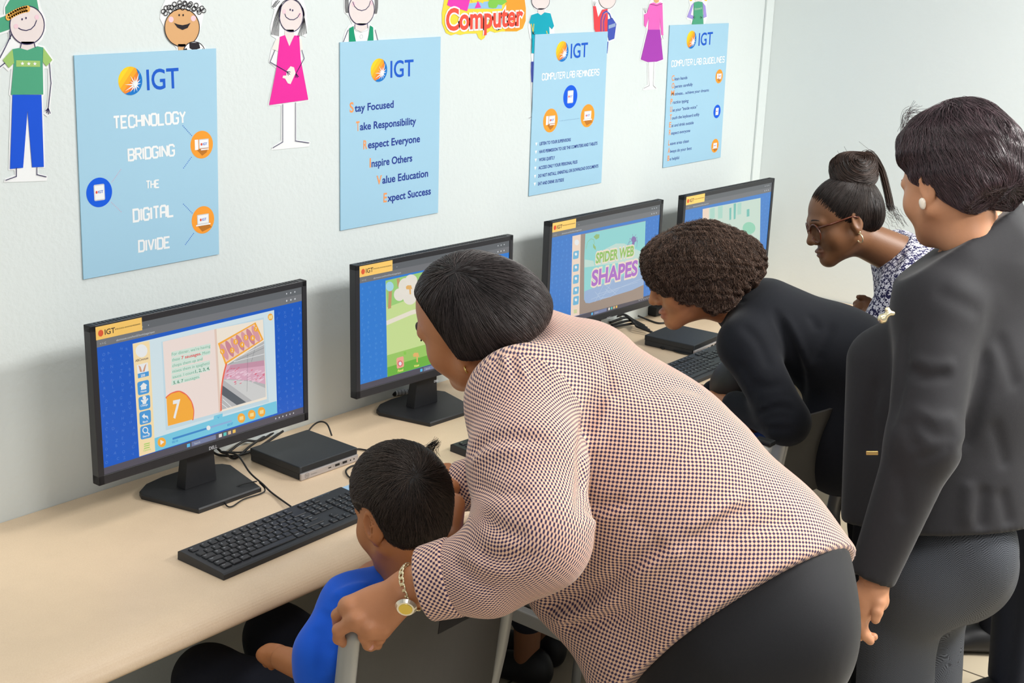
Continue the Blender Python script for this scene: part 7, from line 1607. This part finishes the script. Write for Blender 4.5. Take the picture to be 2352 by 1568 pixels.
    ops += [(CON(P(2012, 1290, 2.72), P(1990, 1365, 2.72), .034, .034)[0], .003, True), CON(P(2205, 600, 2.80), P(2290, 545, 2.84), .055, .06, k=.04), HALF(P(2165, 586, 2.78), np.cross(P(2290, 500, 2.84)-P(2165, 586, 2.78), CF)*(1 if np.cross(P(2290, 500, 2.84)-P(2165, 586, 2.78), CF)@up > 0 else -1), k=.006)]
    d_ = 2.62
    disp = folds(Soft(ops), [([(2085, 740), (2078, 800), (2076, 850), (2062, 910), (2045, 990)], 0.0112, 0.0106), ([(2081, 846), (2130, 868), (2188, 858)], 0.0101, 0.0097), ([(2090, 820), (2140, 838), (2200, 835)], 0.0112, -0.0053), ([(2265, 800), (2262, 850), (2250, 910), (2228, 985), (2203, 1049)], 0.0142, 0.0123), ([(2075, 960), (2090, 1000), (2104, 1035)], 0.0121, 0.0070), ([(2105, 960), (2150, 1000), (2200, 1000)], 0.0131, 0.0062), ([(2090, 930), (2140, 960), (2200, 960)], 0.0121, -0.0044), ([(2100, 1060), (2150, 1040), (2190, 1020)], 0.0101, 0.0053), ([(2262, 1113), (2256, 1180), (2250, 1235)], 0.0131, 0.0097), ([(2225, 1100), (2222, 1170), (2220, 1235)], 0.0142, -0.0070), ([(2300, 1120), (2312, 1170), (2320, 1210)], 0.0142, 0.0079), ([(2140, 660), (2200, 690), (2260, 720)], 0.0182, 0.0053), ([(2290, 760), (2320, 840), (2335, 900)], 0.0162, 0.0070), ([(2280, 960), (2300, 1030), (2310, 1080)], 0.0142, 0.0053), ([(2060, 1080), (2075, 1140), (2070, 1200)], 0.0121, 0.0044), ([(2020, 860), (2000, 960), (2000, 1060)], 0.0142, 0.0053)])
    bz = Soft(ops, disp); v, q = soft_geo(bz, *bounds([nk, pc, shL, shR, elL, wrL, wrR], .27), .0068); mesh_from('blazer', v, q, BLAZ, t)
    # collar roll and lapel edge
    c = P(2027, 732, 2.66); v, q = soft_geo(Soft([ELL(c, (.010, .010, .010), k=.004), ELL(c+cdir(.6, .6, .3)*.014, (.010, .007, .006), frame(cdir(.6, .6, 0), cdir(0, 1, 0)), k=.004), ELL(c+cdir(.4, .9, .2)*.021, (.007, .005, .005), k=.003), ELL(c+cdir(.9, .5, .2)*.022, (.006, .005, .005), k=.003)]), c-.045, c+.045, .0022); mesh_from('brooch', v, q, GOLDP, t)
    bb = MB(); c = P(2003, 1040, 2.67); bb.box(c, (.024, .004, .008), np.stack([CR, -CF, CU], 1), .0012); bb.build('pocket_clasp', mat('brass', (196, 158, 96), rough=.3, metal=.8), t, world=True)
    # tweed trousers
    gx = np.array([pc[0], pc[1], 0]); pc = P(2178, 1285, 2.92); tops = [ELL(pc+a*.03, (.16, .155, .125), frame(up, l), k=.05)]; ub = []
    for s, f0 in ((1, .0), (-1, .06)):
        k0 = gx+l*.075*s+fw*(.075+f0)+up*.47; tops += [ELL(pc+l*.06*s+back*.0-up*.03, (.09, .09, .12), k=.05), CON(pc+l*.065*s-up*.03, k0, .094, .080, k=.04), CON(k0, gx+l*.075*s+fw*(f0+.03)+up*.03, .085, .085, k=.03)]; ub.append((pc+l*.09*s+up*.2, gx+l*.09*s+fw*f0, back, .105, .1))
    ts = Soft(tops+[HALF(pc+a*.12, a)], [CREASE(P(2080, 1440, 2.75), P(2230, 1400, 2.8), .014, .006), CREASE(P(2090, 1500, 2.75), P(2220, 1450, 2.8), .016, -.006), CREASE(P(2100, 1520, 2.75), P(2200, 1500, 2.8), .012, .006)])
    v, q = soft_geo(ts, *bounds([pc, gx+up*.03], .33), .0085); mesh_from('tweed_trousers', v, q, herring_mat(), t, uv=bone_uv(v, q, ub)); shoes(t, [(gx+l*.09+fw*.0, fw), (gx-l*.09+fw*.06, fw)])
build_e()
def build_f():
    "person in navy at the right edge"
    up = np.array([0, 0, 1.0]); g0 = PZ(2352, 1640, 0.0); g0 = P(2372, 1450, 3.45); g0 = np.array([g0[0], g0[1], 0])
    fw = unit(np.array([-.75, .5, 0])); l = np.cross(up, fw); back = -fw
    sp = P(2392, 640, 3.45); pc = np.array([g0[0], g0[1], .88]); nk = np.array([g0[0], g0[1], sp[2]+.13])
    t = person(tuple(g0), 'person in dark navy clothes standing at the far right edge'); 
    o = nk+up*.17+fw*.03; R = frame(fw, up)
    v, q = join_geo(soft_geo(Soft(local(head_ops(), o, R)+[CON(o-up*.06-fw*.02, nk, .052, .058, k=.03)]), o-.22, o+.22, .005), soft_geo(Soft([BONE(nk-up*.1, pc, l, (.11, .07), (.12, .08)), CON(nk, nk-up*.1, .05, .07)]), *bounds([nk, pc], .15), .014))
    mesh_from('body', v, q, skin_tint(), t, cols=skin_cols(v, (150, 102, 72)))
    hs = Soft(local([ELL((-.012, 0, .042), (.106, .086, .092), k=.02), ELL((.115, 0, -.045), (.085, .14, .105), k=.012, sub=True), HALF((0, 0, -.05), (.4, 0, -1), k=.01)], o, R)); v, q = soft_geo(hs, o-.2, o+.2, .006); mesh_from('hair', v, q, mat('hair_plain', (34, 30, 30), rough=.5), t)
    shL, shR = nk+l*.18-up*.06, nk-l*.18-up*.06
    ops = [BONE(nk-up*.12, nk-up*.36, l, (.20, .12), (.185, .12), k=.04), BONE(nk-up*.34, pc, l, (.18, .12), (.20, .15), k=.05), CON(nk, nk-up*.08, .065, .11, k=.04)]
    for s, sh in ((1, shL), (-1, shR)): ops += [CON(nk-up*.06, sh, .07, .075, k=.05), CON(sh, sh+l*.05*s-up*.28, .07, .06, k=.04), CON(sh+l*.05*s-up*.28, sh+l*.06*s-up*.5+fw*.1, .056, .045, k=.02)]
    ops += [HALF(pc-up*.02, -up)]; v, q = soft_geo(Soft(ops), *bounds([nk, pc, shL, shR], .26), .011); mesh_from('navy_jacket', v, q, mat('navy_suit', (30, 36, 52), rough=.75, bump=.2, bscale=900), t)
    legs(t, pc, l, back, MATS['navy_suit'])
def build_child(base, yaw, label, shoe_at=None, low=0.0, lean=1.0):
    "seated pupil in the blue school t-shirt"
    up = np.array([0, 0, 1.0]); pel = np.array([base[0], base[1], .53]); fw = np.array([-math.sin(yaw), math.cos(yaw), 0]); lf = np.cross(up, fw)
    ch = pel+up*(.20-low)+fw*.07*lean; nb = ch+up*.075+fw*.05*lean; o = nb+up*.08+fw*.08*lean; R = frame(fw-up*.7, up+fw*.7)
    t = person((base[0], base[1], 0), label, None)
    body = [soft_geo(Soft(local(head_ops(jaw=.95, nose=.9), o, R, .86)+[CON(o-up*.06-fw*.02, nb, .042, .048, k=.02)]), o-.19, o+.19, .005)]
    sh = [ch+up*.06+lf*.13*s for s in (1, -1)]; el = [sh[0]-up*.17+fw*.05+lf*.03, sh[1]-up*.17+fw*.05-lf*.03]; ha = [pel+fw*.17+lf*.13+up*.01, pel+fw*.24-lf*.05+up*.09]
    aops = []
    for i in (0, 1):
        d_ = unit(ha[i]-el[i]); aops += [CON(sh[i], el[i], .036, .032), CON(el[i], ha[i], .031, .024, k=.02), ELL(ha[i]+d_*.03, (.035, .024, .015), frame(d_, up), k=.012)]
        for k in range(4): q0 = ha[i]+d_*.05+np.cross(up, d_)*(.018-.012*k); aops += finger([q0, q0+d_*.025+up*.002, q0+d_*.045-up*.008], (.0085, .0075, .0065))
    kn = [pel+fw*.36+lf*.09+up*-.02, pel+fw*.36-lf*.09-up*.02]; an = [np.array([k_[0], k_[1], .09])+fw*.02 for k_ in kn]
    if shoe_at: an = [np.array([s_[0], s_[1], .09]) for s_ in shoe_at]
    lops = [CON(an[i]+up*.10, an[i]-up*.02, .038, .034) for i in (0, 1)]
    body += [soft_geo(Soft(aops+[BONE(nb-up*.03, pel, lf, (.10, .06), (.10, .08), k=.04)]), *bounds([nb, pel, *sh, *el, *ha], .13), .005), soft_geo(Soft(lops), *bounds(an, .13), .006)]
    v, q = join_geo(*body); mesh_from('body', v, q, skin_tint(), t, cols=skin_cols(v, (140, 92, 62)))
    hs = Soft(local([ELL((-.012, 0, .040), (.104, .084, .088), k=.02), ELL((.12, 0, -.04), (.09, .14, .105), k=.012, sub=True), HALF((0, 0, -.06), (.4, 0, -1), k=.01)], o, R, .86)); v, q = soft_geo(hs, o-.19, o+.19, .006); mesh_from('hair', v, q, mat('hair_plain', (34, 30, 30), rough=.5), t)
    ops = [BONE(ch+up*.03, pel, lf, (.145, .09), (.145, .10), k=.04), CON(sh[0], sh[1], .05, .05, k=.05), CON(nb-up*.05, nb, .08, .055, k=.03)]+[CON(sh[i], sh[i]+(el[i]-sh[i])*.7, .05, .052, k=.03) for i in (0, 1)]+[HALF(pel-up*.09, -up), HALF(nb+up*.01, up)]
    v, q = soft_geo(Soft(ops), *bounds([nb, pel, *sh], .16), .008); mesh_from('t_shirt', v, q, BLUE, t)
    ops = [ELL(pel-up*.01, (.15, .13, .08), k=.05)]
    for i in (0, 1): ops += [CON(pel+lf*.07*(1-2*i), kn[i], .082, .062, k=.04), CON(kn[i], an[i]+up*.10, .060, .046, k=.03)]
    v, q = soft_geo(Soft(ops), *bounds([pel, *kn, *an], .16), .009); mesh_from('trousers', v, q, NAVYC, t)
    shoes(t, [((a_[0], a_[1], 0), fw+lf*.2) for a_ in an])
build_f()
build_child((1.49, -.86), 0.0, 'pupil hidden behind the checked blouse, black shoes showing under the desk', [(1.66, -.40), (1.77, -.36)])
build_child((2.05, -.83), -.05, 'pupil hidden behind the bending women, only blue shirt showing by the chair', low=.08, lean=.3)
